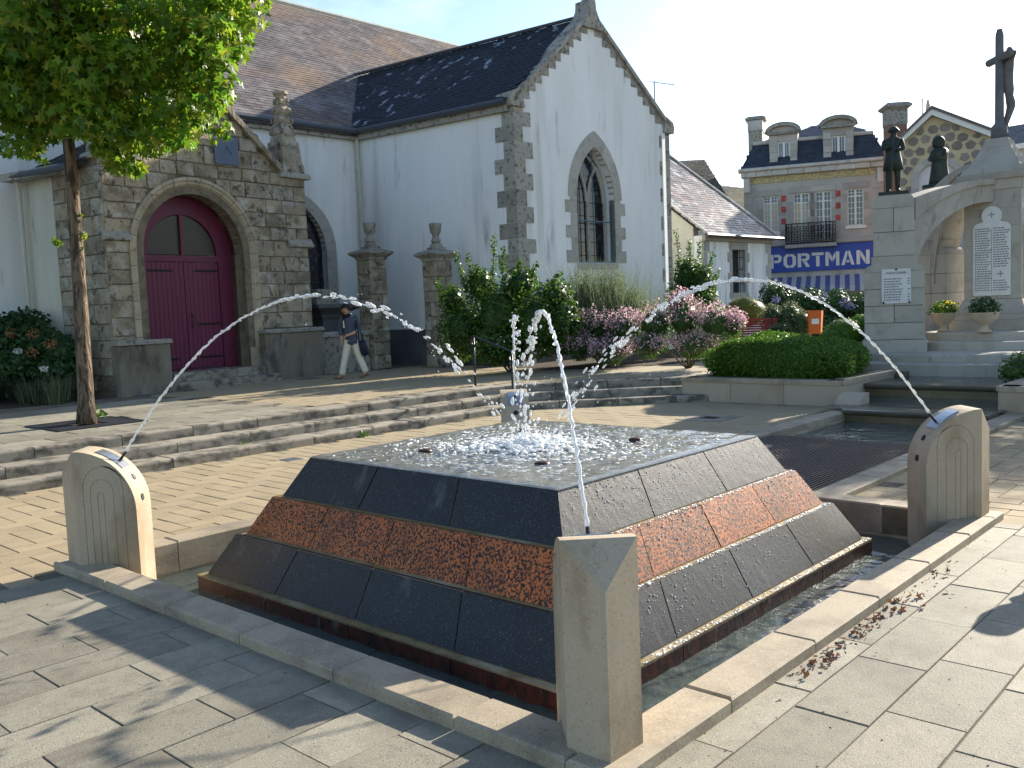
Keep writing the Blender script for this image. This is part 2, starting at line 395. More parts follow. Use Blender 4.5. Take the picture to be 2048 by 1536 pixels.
# ------------------------------------------------------------------ fountain
F = thing('fountain', (0, 0, 0), 'stepped granite pyramid fountain of dark and red bands in a square basin', 'fountain')
LV = [(1.193, .779), (1.404, .500), (1.606, .2326), (1.8215, -.059)]
core = MB()
LEDGE = .055
for (a, z), (b, w) in zip(LV, LV[1:]):
    b2 = b-LEDGE
    core.hexa([(-b2+.005, -b2+.005, w-.004), (b2-.005, -b2+.005, w-.004), (b2-.005, b2-.005, w-.004), (-b2+.005, b2-.005, w-.004)], [(-a+.005, -a+.005, z-.012), (a-.005, -a+.005, z-.012), (a-.005, a-.005, z-.012), (-a+.005, a-.005, z-.012)])
core.build('core', M['joint_ochre'], F)
rot = [Matrix.Rotation(k*math.pi/2, 3, 'Z') for k in range(4)]
for lv in range(3):
    (a, z), (b, w) = LV[lv], LV[lv+1]
    b2 = b-LEDGE; n = (3, 4, 4)[lv]; mt = M['red_granite'] if lv == 1 else M['dark_granite']
    w2 = w+.004
    for sd_ in range(4):
        for i in range(n):
            t0, t1 = i/n, (i+1)/n; gp = .0055
            def P_(t, h, ins, e):
                hw = a+(b2-a)*(1-h); zz_ = w2+(z-w2)*h
                x = -hw + 2*hw*t + e; return Vector((x, -hw+ins, zz_))
            e0 = gp if i > 0 else .002; e1 = -gp if i < n-1 else -.002
            jt = rs.uniform(-.002, .002)
            fr = [P_(t0, 0, jt, e0), P_(t1, 0, jt, e1), P_(t1, 1, jt, e1), P_(t0, 1, jt, e0)]
            ins = .025
            bk = [P_(t0, 0, ins, e0+(ins if i == 0 else 0)), P_(t1, 0, ins, e1-(ins if i == n-1 else 0)), P_(t1, 1, ins, e1-(ins if i == n-1 else 0)), P_(t0, 1, ins, e0+(ins if i == 0 else 0))]
            mb = MB().add([rot[sd_] @ p for p in fr+bk], [(0, 1, 2, 3), (7, 6, 5, 4), (0, 4, 5, 1), (1, 5, 6, 2), (2, 6, 7, 3), (3, 7, 4, 0)])
            mb.build('granite_panel', mt, F)
    # ledge course under this tier
    lz = w
    lm = MB()
    for sd_ in range(4):
        lm.add([rot[sd_] @ Vector(p) for p in ((-b, -b, lz-.001), (b, -b, lz-.001), (b2-.04, -b2+.04, lz-.001), (-b2+.04, -b2+.04, lz-.001), (-b, -b, lz-.012), (b, -b, lz-.012))], [(0, 1, 2, 3), (4, 5, 1, 0)])
    lm.build('ledge', M['joint_ochre'], F)
MB().box(-1.19, 1.19, -1.19, 1.19, .70, .772).build('top_slab', M['fountain_top'], F)
for sd_ in range(4):
    for i in range(4):
        x0 = -1.8215+.91*i
        mb = MB(); y0 = -1.8215
        mb.add([rot[sd_] @ Vector(p) for p in ((x0+.004, y0, -.36), (x0+.907, y0, -.36), (x0+.907, y0, -.075), (x0+.004, y0, -.075), (x0+.004, y0+.012, -.062), (x0+.907, y0+.012, -.062), (x0+.907, y0+.2, -.062), (x0+.004, y0+.2, -.062))], [(0, 1, 2, 3), (3, 2, 5, 4), (4, 5, 6, 7)])
        mb.build('plinth_stone', M['plinth_granite'], F)
for (x, y) in ((-.64, .53), (-.63, -.60), (.57, .60), (.53, -.54)):
    MB().lathe([(.0, .815), (.035, .814), (.050, .806), (.054, .795), (.045, .79), (.045, .76)], (x, y, 0), 16).build('spout_knob', M['bronze'], F, True)
# basin
bs_ = MB(); bs_.box(-KI-.02, KI+.02, -KI-.02, KI+.02, -.6, -.42)
bs_.build('basin_floor', M['basin'], F)
kl = 2*KO/6
for sd_ in range(4):
    for i in range(6):
        x0, x1 = -KO+kl*i, -KO+kl*(i+1)
        if i == 5: x1 = KI          # corner belongs to the next side
        if i == 0: x0 = -KO
        if sd_ == 1 and x0 < CH+.2 and x1 > -CH-.2:     # opening to the channel (side +X)
            if x0 >= -CH-.2 and x1 <= CH+.2: continue
        c = .012
        q = [Vector((x0+.004, -KO, -.14)), Vector((x1-.004, -KO, -.14)), Vector((x1-.004, -KI, -.14)), Vector((x0+.004, -KI, -.14))]
        if i == 0: q = [Vector((-KO, -KO, -.14)), Vector((x1-.004, -KO, -.14)), Vector((x1-.004, -KI, -.14)), Vector((-KO, -KI, -.14))]
        zt = KZ+rs.uniform(-.002, .002)
        o, ax, ay = q[0], q[1]-q[0], q[3]-q[0]
        MB().obox(rot[sd_] @ o, rot[sd_] @ ax, rot[sd_] @ ay, (0, 0, zt+.14), c).build('kerb_stone', M['kerb'], F)
    # inner basin wall below the kerb
    MB().add([rot[sd_] @ Vector(p) for p in ((-KI, -KI-.01, -.5), (KI, -KI-.01, -.5), (KI, -KI-.01, -.05), (-KI, -KI-.01, -.05))], [(3, 2, 1, 0)]).build('basin_wall', M['basin'], F)
def ripple_sheet(name, mt, x0, x1, y0, y1, z, n, fn, par=None, hole=None, **t):
    nx = n; ny = max(4, int(n*(y1-y0)/(x1-x0))); mb = MB()
    for j in range(ny+1):
        for i in range(nx+1):
            x = x0+(x1-x0)*i/nx; y = y0+(y1-y0)*j/ny; mb.v.append(Vector((x, y, z+fn(x, y))))
    for j in range(ny):
        for i in range(nx):
            xc = x0+(x1-x0)*(i+.5)/nx; yc = y0+(y1-y0)*(j+.5)/ny
            if hole and abs(xc) < hole and abs(yc) < hole: continue
            a = j*(nx+1)+i; mb.f.append((a, a+1, a+nx+2, a+nx+1))
    return mb.build(name, mt, par, True, **t)
def basin_rip(x, y):
    e = max(0, 1-abs(max(abs(x), abs(y))-1.9)/.35)
    return .006*noise.noise((x*5, y*5, 1))+.011*e*noise.noise((x*14, y*14, 4))
ripple_sheet('basin_water', M['water'], -KI, KI, -KI, KI, -.165, 150, basin_rip, hole=1.7, kind='structure')
def top_rip(x, y):
    r = math.hypot(x+.05, y)
    a = max(0, 1-r/1.25)
    edge = max(abs(x), abs(y)); fall = max(0, (edge-1.13)/.07)
    w_ = .010*a*math.sin(r*38+3*noise.noise((x*3, y*3, 0)))+.020*a*noise.noise((x*17, y*17, 2))+.008*noise.noise((x*9, y*9, 7))
    return w_*(1-min(1, fall))-.012*min(1, fall)**2 + .018*math.exp(-(r/.28)**2)
ripple_sheet('water_film', M['film'], -1.2, 1.2, -1.2, 1.2, .795, 170, top_rip, kind='structure')
# ------------------------------------------------------------------ the four spout posts at the basin corners
POST_G = 'stone spout posts at the basin corners'
def spout_post(label, q):
    """q: rotation index; local frame u = outward along the diagonal, v = across, z up"""
    ang = q
    du = Vector((math.cos(ang), math.sin(ang), 0)); dv = Vector((-math.sin(ang), math.cos(ang), 0))
    tip = 3.505; T = .150; PR = .145; ui = 2.93; uo = tip-PR; zt = .925; zb = -.17; zs = .50
    root = thing('spout_post', du*3.25+Vector((0, 0, KZ)), label, 'stone post', POST_G)
    W = lambda u, v, z: du*u+dv*v+Vector((0, 0, z))
    # profile of the flank: from inner foot, up the inner edge, over the quarter arch, to the outer foot
    NA = 14
    def prof(ins):
        ix = ui+ins; a = (uo-ins*.55)-ix; top = zt-ins*1.35; sp = zs-.02
        pts = [(ix, zb), (ix, zb+(sp-zb)*.5), (ix, sp)]
        for k in range(1, NA+1):
            t = math.pi/2*k/NA
            pts.append((ix+a*(1-math.cos(t)), sp+(top-sp)*math.sin(t)))
        if ins == 0: pts += [(uo, zt-.12), (uo, (zt+zb)/2), (uo, zb)]
        else:
            # nested blind arches: full round heads
            pts = []; l, r = ix, uo-ins*.72; c = (l+r)/2; hw = (r-l)/2; sp2 = top-hw*1.1
            pts = [(l, zb), (l, zb+(sp2-zb)*.5), (l, sp2)]
            for k in range(1, NA): t = math.pi*k/NA; pts.append((c-hw*math.cos(t), sp2+hw*1.1*math.sin(t)))
            pts += [(r, sp2), (r, zb+(sp2-zb)*.5), (r, zb), ]
            pts = pts[:2]+pts[2:]
            while len(pts) < NA+6: pts.append((r, zb))
        return pts
    outer = prof(0)
    mb = MB()
    for s in (-1, 1):
        rows = [[W(u, s*T, z) for u, z in outer]]
        for ins in (.085, .155, .225):
            for d, dep in ((-.004, 0), (0, .005), (.004, 0)):
                rows.append([W(u, s*(T-dep), z) for u, z in prof(ins+d)])
        n = len(outer); rows = [r[:n] for r in rows]
        b = len(mb.v)
        for r in rows: mb.v += r
        for k in range(len(rows)-1):
            for i in range(n-1):
                f = (b+k*n+i, b+k*n+i+1, b+(k+1)*n+i+1, b+(k+1)*n+i); mb.f.append(f if s < 0 else f[::-1])
        l = [b+(len(rows)-1)*n+i for i in range(n)]
        mb.f.append(tuple(l) if s < 0 else tuple(l[::-1]))
    # inner edge and arched top strip
    c_ = .012
    m = NA+3
    strip = [[W(u, -T, z) for u, z in outer[:m]], [W(u, T, z) for u, z in outer[:m]]]
    for i in range(m-1): mb.quad(strip[0][i], strip[1][i], strip[1][i+1], strip[0][i+1])
    # prow: two faces meeting on the corner ridge, with a sloping triangle cut at the head
    for s in (-1, 1):
        a0, a1 = W(uo, s*T, zb), W(uo, s*T, zt); r0, r1 = W(tip, 0, zb), W(tip, 0, zt-.17)
        mb.add([a0, r0, r1, a1], [(0, 1, 2, 3) if s < 0 else (3, 2, 1, 0)])
    mb.poly([W(uo, -T, zt), W(tip, 0, zt-.17), W(uo, T, zt)])
    o = mb.build('post_body', M['post'], root); fixnormals(o)
    # steel spout plate on the curved head, two round fittings below
    def on_arch(t):
        a = uo-ui; return (ui+a*(1-math.cos(t)), zs-.02+(zt-zs+.02)*math.sin(t))
    pl = MB(); ts = [R_(42)+R_(30)*k/5 for k in range(6)]; n = []
    for k, t in enumerate(ts):
        u, z = on_arch(t); nu, nz_ = -math.cos(t), math.sin(t)
        n.append([W(u+nu*e, v, z+nz_*e) for v, e in ((-.075, .001), (-.072, .007), (.072, .007), (.075, .001))])
    pl.rings(n, True, True); po = fixnormals(pl.build('spout_plate', M['steel'], root))
    u, z = on_arch(R_(50)); nd = (W(-math.cos(R_(50)), 0, math.sin(R_(50))))
    MB().tube([W(u, 0, z), W(u-.055, 0, z+.072)], [.011, .009], 8).build('nozzle', M['dark_metal'], po)
    for t in (R_(30), R_(9)):
        u, z = on_arch(t); nv = W(-math.cos(t), 0, math.sin(t)); ce = W(u, 0, z)
        ring = []
        sv = nv.cross(dv)
        for e, r in ((.004, .026), (.004, .019), (-.012, .017)):
            ring.append([ce+nv*e+(dv*math.cos(2*math.pi*k/12)+sv*math.sin(2*math.pi*k/12))*r for k in range(12)])
        fixnormals(MB().rings(ring).build('round_fitting', M['dark_metal'], root))
    u, z = on_arch(R_(50)); return W(u-.05, 0, z+.07)
J0 = {}
J0['F'] = spout_post('nearest stone post at the front corner of the basin, ridge towards the viewer', R_(-135))
J0['L'] = spout_post('left stone post, its rounded inner edge glaring in the sun', R_(135))
J0['R'] = spout_post('right stone post in half shade beside the channel grating', R_(-45))
J0['B'] = spout_post('farthest stone post behind the pyramid, below the handrail', R_(45))

# ------------------------------------------------------------------ jets
def jet(label, p0, p1, apex, brk, seed, n):
    rj = random.Random(seed); p0 = Vector(p0); p1 = Vector(p1)
    root = thing('water_jet', p0, label, 'water jet', 'water jets arching onto the fountain')
    # ballistic arc through p0, p1 with given apex height
    h0, h1 = apex-p0.z, apex-p1.z; ta = math.sqrt(h0)/(math.sqrt(h0)+math.sqrt(h1))
    def pos(t):
        z = apex-h0*((t-ta)/ta)**2 if t < ta else apex-h1*((t-ta)/(1-ta))**2
        q = p0.lerp(p1, t); q.z = z; return q
    st = MB(); N_ = 110; path = []; rad = []
    for k in range(N_+1):
        t = brk*k/N_; q = pos(t); w = .004+.010*t/brk
        path.append(q+Vector((rj.gauss(0, w*.35), rj.gauss(0, w*.35), rj.gauss(0, w*.35)))); rad.append((.0085+.003*math.sin(k*1.9))*(1+rj.uniform(-.25, .35)*t/brk))
    st.tube(path, rad, 7); st.build('stream', M['jet'], root, True)
    dr = MB(); m = 0
    for k in range(n):
        t = brk*.8+(1.0-brk*.8)*rj.random(); e = (t-brk*.8)/(1-brk*.8)
        t = round(t*46)/46+rj.gauss(0, .006)     # drops bunch together
        q = pos(min(1, max(0, t))); sg = .006+.030*e
        q += Vector((rj.gauss(0, sg), rj.gauss(0, sg), rj.gauss(0, sg*.8))); r = rj.uniform(.0042, .012)*(1.0 if rj.random() < .8 else 1.4)
        dv_ = (pos(min(1, t+.01))-pos(max(0, t-.01))).normalized(); st_ = rj.uniform(.2, 2.2)
        mbd = MB().blob((0, 0, 0), r, 6, 4, .18); dr.add([q+v+dv_*v.dot(dv_)*st_ for v in mbd.v], mbd.f)
    for k in range(int(n*.14)):                  # stray spray
        t = rj.uniform(brk, 1); q = pos(t)+Vector((rj.gauss(0, .10), rj.gauss(0, .10), rj.uniform(-.28, .05))); r = rj.uniform(.003, .006)
        dr.blob(q, r, 5, 4)
    dr.build('droplets', M['jet'], root, True, kind='stuff')
APX_ = {'L': 1.98, 'R': 1.97, 'F': 1.80, 'B': 1.75}
jet('jet from the left post crossing before the church doorway', J0['L'], (-.06, .07, .80), APX_['L'], .50, 1, 120)
jet('jet from the right post arching before the hedge and orange bin', J0['R'], (.06, -.05, .80), APX_['R'], .58, 2, 150)
jet('tall narrow jet from the nearest post, seen almost end on', J0['F'], (-.10, .02, .80), APX_['F'], .66, 3, 150)
jet('small jet from the farthest post, the lower of the two centre arches', J0['B'], (-.02, .10, .80), APX_['B'], .45, 4, 110)
sp = MB(); rj = random.Random(9)
for k in range(150):
    a = rj.uniform(0, 6.28); r = abs(rj.gauss(0, .30)); h = rj.random()**3*.20*math.exp(-r*2)
    s = rj.uniform(.004, .012); sp.blob((r*math.cos(a), r*math.sin(a), .81+h), (s, s, s*1.1), 6, 4, .1)
for k in range(4200):                          # foam flecks drifting on the film
    a = rj.uniform(0, 6.28); r = min(1.6, abs(rj.gauss(0, .70))); x, y = r*math.cos(a)-.03, r*math.sin(a)
    if abs(x) > 1.12 or abs(y) > 1.12: continue
    s = rj.uniform(.0035, .0125); e_ = rj.uniform(1.0, 3.0); ca_ = a+1.57
    mbf = MB().blob((0, 0, 0), (s*e_, s, s*.30), 7, 4, .25); cs, sn_ = math.cos(ca_), math.sin(ca_)
    sp.add([Vector((v.x*cs-v.y*sn_+x, v.x*sn_+v.y*cs+y, v.z+.795+top_rip(x, y))) for v in mbf.v], mbf.f)
for k in range(2600):
    a = rj.uniform(0, 6.28); r = abs(rj.gauss(0, .21)); x, y = r*math.cos(a)-.05, r*math.sin(a)+.03
    s = rj.uniform(.006, .018); sp.blob((x, y, .80+top_rip(x, y)+rj.random()**2*.03*math.exp(-r*3)), (s*1.4, s*1.4, s*.6), 6, 4, .25)
sp.build('splash_foam', M['foam'], None, True, label='white splash and foam where the jets meet on the pyramid top', cat='splash', kind='stuff')
fl = MB()
for k in range(900):                           # drops on the wet face and ledges, coloured white for sun glitter
    lv = rj.choice((0, 1, 2)); (a, z), (b, w) = LV[lv], LV[lv+1]; b2 = b-LEDGE; h = rj.random()**.7; t = rj.uniform(-.98, .98)
    hw = a+(b2-a)*(1-h); zz_ = w+(z-w)*h; p = Vector((hw*t, -hw-.001, zz_)); s = rj.uniform(.0015, .0045)
    fl.blob(p, (s, s, s*1.3), 5, 4)
for lv in range(3):
    b, w = LV[lv+1]
    for k in range(330):
        t = rj.uniform(-1, 1); s = rj.uniform(.002, .008)
        fl.blob((b*t, -b+rj.uniform(.0, .04), w+.001), (s*1.6, s, s*.6), 5, 4)
fl.build('glint_beads', M['foam'], None, True, label='water beads coloured white for sun glitter on the pyramid flank', cat='water drops', kind='stuff')

# ------------------------------------------------------------------ channel, grating, cascade
XG = 5.85
chn = thing('water_channel', (6, 0, 0), 'stone lined water channel from the cascade down to the fountain', 'water channel')
for s in (-1, 1):
    x = KO-.02
    i = 0
    while x < 8.9:
        e = min(x+.98, 8.95)
        y0 = CH if s > 0 else -CH-.27
        MB().obox((x+.004, y0, -.3), (e-x-.008, 0, 0), (0, .27, 0), (0, 0, .3+.085+rs.uniform(-.002, .002)), .012).build('kerb_stone', M['kerb'], chn)
        x = e
    MB().box(KI, 11, (CH-.001 if s > 0 else -CH-.02), (CH+.02 if s > 0 else -CH+.001), -.7, -.02).build('channel_wall', M['basin'], chn)
for s in (-1, 1):   # return kerbs towards the basin
    y0 = CH+.27 if s > 0 else -KI
    MB().obox((KI, min(y0, s*KI) if s > 0 else -KI, -.14), (KO-KI, 0, 0), (0, KI-CH-.27, 0), (0, 0, .14+KZ-.003), .012).build('kerb_stone', M['kerb'], chn)
MB().box(KI, 11.6, -CH, CH, -.75, -.45).build('channel_floor', M['basin'], chn)
gr = thing('channel_grating', (4.2, 0, .03), 'dark metal bar grating over the channel behind the pyramid', 'grating')
nb = 44
barm = MB().obox((0, -.006, -.035), (XG-KO, 0, 0), (0, .012, 0), (0, 0, .035), .003).mesh('grating_bar', M['dark_metal'])
for k in range(nb): piece('grating_bar', barm, (KO, -CH+.03+(2*CH-.06)*k/(nb-1), .055), gr)
for x in (KO+.02, KO+1.1, KO+2.2, XG-.03): MB().box(x, x+.02, -CH, CH, -.03, .012).build('cross_bar', M['dark_metal'], gr)
MB().box(KI+.05, XG, -CH, CH, -.40, -.39).build('pit_bottom', M['black'], gr)
M['sill'] = mat('wet_sill', (.10, .085, .06), [((.05, .05, .035), 3, .4, .7, O1, .7), ((.17, .13, .07), 6, .55, .7, O1, .5)], rough=.28, spec=.5, bump=(.3, 30, .01))
M['wetback'] = mat('wet_riser', (.13, .10, .05), [((.05, .06, .025), 2.4, .42, .62, (1, 1, 1.6), .8), ((.25, .18, .08), 5, .58, .7, (1, 1, .5), .5)], rough=.3, spec=.5)
cas = thing('cascade', (9, 0, .1), 'low stone water cascade with two rounded sills before the war memorial', 'cascade')
def sill(x, z, wd, y0, y1):
    pr = [(x-.02, z-.30)]+[(x-.05+.05*(1-math.sin(t)), z-.06+.06*math.cos(t)) for t in [math.pi/2*k/5 for k in range(5, -1, -1)]][:0]
    p2 = [(x, z-.09), (x-.05, z-.07), (x-.065, z-.035), (x-.05, z-.008), (x-.01, z), (x+wd, z), (x+wd, z-.09)]
    fixnormals(MB().prism([(u, y0, w) for u, w in p2], (0, y1-y0, 0)).build('sill_stone', M['sill'], cas))
    MB().box(x+.01, x+.2, y0, y1, z-.55, z-.088).build('riser', M['wetback'], cas)
sill(8.15, .135, .36, -CH, CH+.02)
sill(10.15, .33, .36, -CH, 1.46)
MB().box(XG, 8.16, -CH, CH, -.45, -.3).build('pool_floor', M['wetback'], cas)
def wind(x, y): return .006*noise.noise((x*4, y*4, 3))+.005*noise.noise((x*11, y*13, 5))
ripple_sheet('pool_water', M['water'], XG-.2, 8.2, -CH, CH, -.05, 70, wind, kind='structure')
ripple_sheet('pool_water', M['water'], 8.3, 10.2, -CH, 1.46, .115, 60, wind, kind='structure')
ripple_sheet('pool_water', M['water'], 10.4, 12.3, -1.6, 1.46, .325, 60, wind, kind='structure')
MB().box(8.3, 10.2, -CH, 1.46, -.3, -.1).build('pool_floor', M['wetback'], cas)
MB().box(10.4, 12.3, -1.6, 1.46, -.1, .12).build('pool_floor', M['wetback'], cas)
# planters either side
M['planter'] = mat('planter_stone', (.40, .335, .25), [((.24, .19, .12), 2, .48, .68, (1, 1, .5), .6), ((.50, .44, .35), 130, .56, .68, O1, .4, 2)], rough=.8, bump=(.2, 90, .004), rand=.07, shuffle=True)
M['soil'] = mat('soil', (.055, .042, .03), [((.10, .08, .055), 14, .5, .7, O1, .6)], rough=.95, bump=(.8, 25, .04))
def planter(name, x0, x1, y0, y1, zt, label, faces):
    t = thing(name, ((x0+x1)/2, (y0+y1)/2, 0), label, 'planter')
    def run(p, q, nrm):
        p, q = Vector((*p, 0)), Vector((*q, 0)); L = (q-p).length; n = max(1, round(L/1.05)); d = (q-p)/n; nr = Vector((*nrm, 0))
        for i in range(n):
            a = p+d*i
            MB().obox(Vector((a.x, a.y, -.12))-nr*.10+d.normalized()*.003, Vector((d.x, d.y, 0))-d.normalized()*.006, (0, 0, zt-.075+.12), nr*.10, .004).build('wall_stone', M['planter'], t)
            MB().obox(Vector((a.x, a.y, zt-.075))+nr*.025+d.normalized()*.002, Vector((d.x, d.y, 0))-d.normalized()*.004, -nr*.30, (0, 0, .075), .010).build('cap_stone', M['kerb'], t)
    for f in faces: run(*f)
    MB().box(x0+.1, x1-.1, y0+.1, y1-.1, -.1, zt-.05).build('soil_bed', M['soil'], t)
    return t
planter('planter', 9.2, 11.5, 1.47, 4.35, ZU+.03, 'long low stone planter carrying the clipped green hedge', [((9.2, 4.45), (9.2, 1.47), (-1, 0)), ((9.23, 1.47), (11.5, 1.47), (0, -1)), ((11.5, 4.4), (9.2, 4.4), (0, 1))])
planter('planter', 8.95, 11.4, -3.6, -.88, ZU+.03, 'stone planter at the right edge, right of the cascade', [((8.95, -.9), (8.95, -3.6), (-1, 0)), ((11.4, -.88), (8.95, -.88), (0, 1))])
# rounded stone scroll at the foot of the hedge planter
sc_ = [(8.75, -.02)]+[(9.2-.45*math.cos(t), -.02+.30*math.sin(t)) for t in [math.pi/2*k/8 for k in range(9)]]+[(9.2, -.02)]
fixnormals(MB().prism([(x, CH+.03, z) for x, z in sc_], (0, .40, 0)).build('scroll_stone', M['planter'], None, label='rounded stone scroll at the foot of the hedge planter', cat='stone'))
# ------------------------------------------------------------------ church
from mathutils.geometry import tessellate_polygon
M['render'] = mat('white_render', (.84, .845, .83), [((.42, .42, .40), 1.1, .54, .76, (1.6, 1.6, .13), .7), ((.62, .62, .59), .5, .42, .7, (1, 1, .3), .6), ((.22, .22, .19), 3.0, .60, .76, (1, 1, .14), .75), ((.58, .57, .5), 30, .5, .7, O1, .3)], rough=.9, bump=(.15, 60, .006))
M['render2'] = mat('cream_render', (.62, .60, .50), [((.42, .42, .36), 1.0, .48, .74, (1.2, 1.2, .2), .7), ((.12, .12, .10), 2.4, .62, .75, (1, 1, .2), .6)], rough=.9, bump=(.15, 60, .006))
M['plinth'] = mat('cement_plinth', (.13, .135, .14), [((.07, .07, .07), 2, .4, .7, O1, .7)], rough=.9)
M['quoin'] = mat('quoin_granite', (.33, .31, .265), [((.07, .068, .06), 9, .52, .64, O1, .85), ((.45, .43, .38), 5, .55, .7, O1, .6), ((.2, .18, .14), 40, .5, .7, O1, .5)], rough=.9, bump=(.5, 30, .012), rand=.16, shuffle=True)
M['lichen_stone'] = mat('lichen_stone', (.335, .285, .205), [((.48, .465, .425), 2.2, .50, .64, O1, .7), ((.15, .13, .085), 3.0, .48, .64, O1, .75), ((.05, .046, .036), 5.0, .56, .64, O1, .8, 9), ((.045, .042, .034), 26, .585, .66, O1, .6, 5), ((.40, .36, .26), 50, .55, .7, O1, .4)], rough=.95, bump=(.9, 16, .03), bump2=(.5, 60, .008), rand=.18, shuffle=True)
M['arch_stone'] = mat('arch_stone', (.40, .345, .245), [((.24, .21, .15), 3, .48, .66, O1, .6), ((.06, .055, .045), 10, .60, .67, O1, .7), ((.5, .48, .42), 5, .56, .68, O1, .5)], rough=.9, bump=(.4, 40, .008), rand=.10, shuffle=True)
M['frame_stone'] = mat('window_stone', (.40, .385, .34), [((.25, .24, .20), 4, .5, .66, O1, .6), ((.08, .08, .07), 14, .62, .7, O1, .5)], rough=.9, bump=(.3, 40, .006), rand=.08, shuffle=True)
M['old_cement'] = mat('old_cement', (.21, .185, .14), [((.07, .065, .055), 2.2, .48, .62, (1, 1, .35), .8), ((.30, .29, .26), 3, .54, .68, (1, 1, .4), .6)], rough=.95, bump=(.5, 14, .02))
M['backing'] = mat('stone_joint', (.20, .17, .12), [((.08, .07, .05), 6, .45, .65, O1, .7)], rough=.95, bump=(.6, 30, .02))
M['slate'] = mat('slate', (.03, .032, .04), [((.34, .39, .50), 2.6, .60, .64, (1, 1, .6), .7, 8), ((.08, .07, .05), 1.6, .62, .72, O1, .4)], rough=.6, spec=.25, bump=(.2, 40, .004), island=[(.010, .012, .020), (.016, .019, .028), (.024, .027, .038)])
M['slate_old'] = mat('lichen_slate', (.12, .10, .09), [((.25, .165, .105), .35, .48, .64, O1, .7, 5), ((.30, .28, .29), 1.1, .55, .68, O1, .5), ((.07, .065, .07), .8, .52, .66, O1, .6)], rough=.75, bump=(.2, 40, .004), island=[(.095, .083, .088), (.13, .115, .118), (.175, .15, .145)])
M['zinc'] = mat('zinc', (.09, .10, .115), rough=.5, metal=.4, bump=None)
M['pipe'] = mat('pipe_paint', (.55, .54, .47), [((.35, .34, .29), 3, .5, .7, (1, 1, .3), .6)], rough=.6, bump=None)
M['glass_dark'] = mat('leaded_glass', (.012, .014, .020), [((.10, .10, .11), 5, .55, .62, O1, .7), ((.06, .03, .02), 7, .6, .66, O1, .5)], rough=.12, spec=.6, bump=(.15, 8, .01))
M['blue_bar'] = mat('painted_bar', (.06, .13, .17), rough=.4, bump=None)
M['maroon'] = mat('maroon_paint', (.14, .020, .055), [((.085, .014, .034), 2.5, .45, .7, (2, 2, .3), .6), ((.17, .06, .07), 16, .6, .72, (1, 1, .3), .3)], rough=.5, spec=.4, bump=(.25, 30, .004, (1, 1, .1)), shuffle=True, rand=.05)
M['iron'] = mat('wrought_iron', (.012, .012, .013), rough=.6, bump=None)
M['fanlight'] = mat('fanlight_glass', (.030, .024, .010), [((.015, .012, .006), 60, .45, .6, O1, .7, 2)], rough=.3, spec=.5, bump=(.5, 60, .004))

def wall_poly(name, mt, parent, O, E_, N_, outer, holes=(), th=.4, **t):
    """wall in the plane through O spanned by E_ (along) and z; N_ outward normal; outer/holes are (s, z) loops"""
    O, E_, N_ = Vector(O), Vector(E_).normalized(), Vector(N_).normalized(); Z = Vector((0, 0, 1))
    W = lambda s, z, d=0: O+E_*s+Z*z-N_*d
    loops = [list(outer)]+[list(h) for h in holes]
    tris = tessellate_polygon([[Vector((s, z, 0)) for s, z in l] for l in loops])
    flat = [p for l in loops for p in l]; mb = MB(); n = len(flat)
    mb.v = [W(s, z) for s, z in flat]+[W(s, z, th) for s, z in flat]
    for tr in tris: mb.f.append(tuple(tr)); mb.f.append(tuple(i+n for i in tr[::-1]))
    b = 0
    for l in loops:
        for i in range(len(l)): j = (i+1) % len(l); mb.f.append((b+i, b+j, n+b+j, n+b+i))
        b += len(l)
    o = mb.build(name, mt, parent, **t)
    bm = bmesh.new(); bm.from_mesh(o.data); bmesh.ops.remove_doubles(bm, verts=bm.verts, dist=1e-6); bmesh.ops.recalc_face_normals(bm, faces=bm.faces); bm.to_mesh(o.data); bm.free()
    return o
def pointed(c, w, zs, h, n=10):      # right springing -> apex -> left springing
    Rr = (w*w+h*h)/(2*w); a = math.asin(h/Rr); pts = []
    for k in range(n+1): t = a*k/n; pts.append((c+w-Rr+Rr*math.cos(t), zs+Rr*math.sin(t)))
    return pts+[(2*c-x, z) for x, z in pts[-2::-1]]
def roundarch(c, r, zs, n=20): return [(c+r*math.cos(math.pi*k/n), zs+r*math.sin(math.pi*k/n)) for k in range(n+1)]
def in_poly(p, poly):
    x, y = p; r = False; j = len(poly)-1
    for i in range(len(poly)):
        if (poly[i][1] > y) != (poly[j][1] > y) and x < (poly[j][0]-poly[i][0])*(y-poly[i][1])/(poly[j][1]-poly[i][1])+poly[i][0]: r = not r
        j = i
    return r
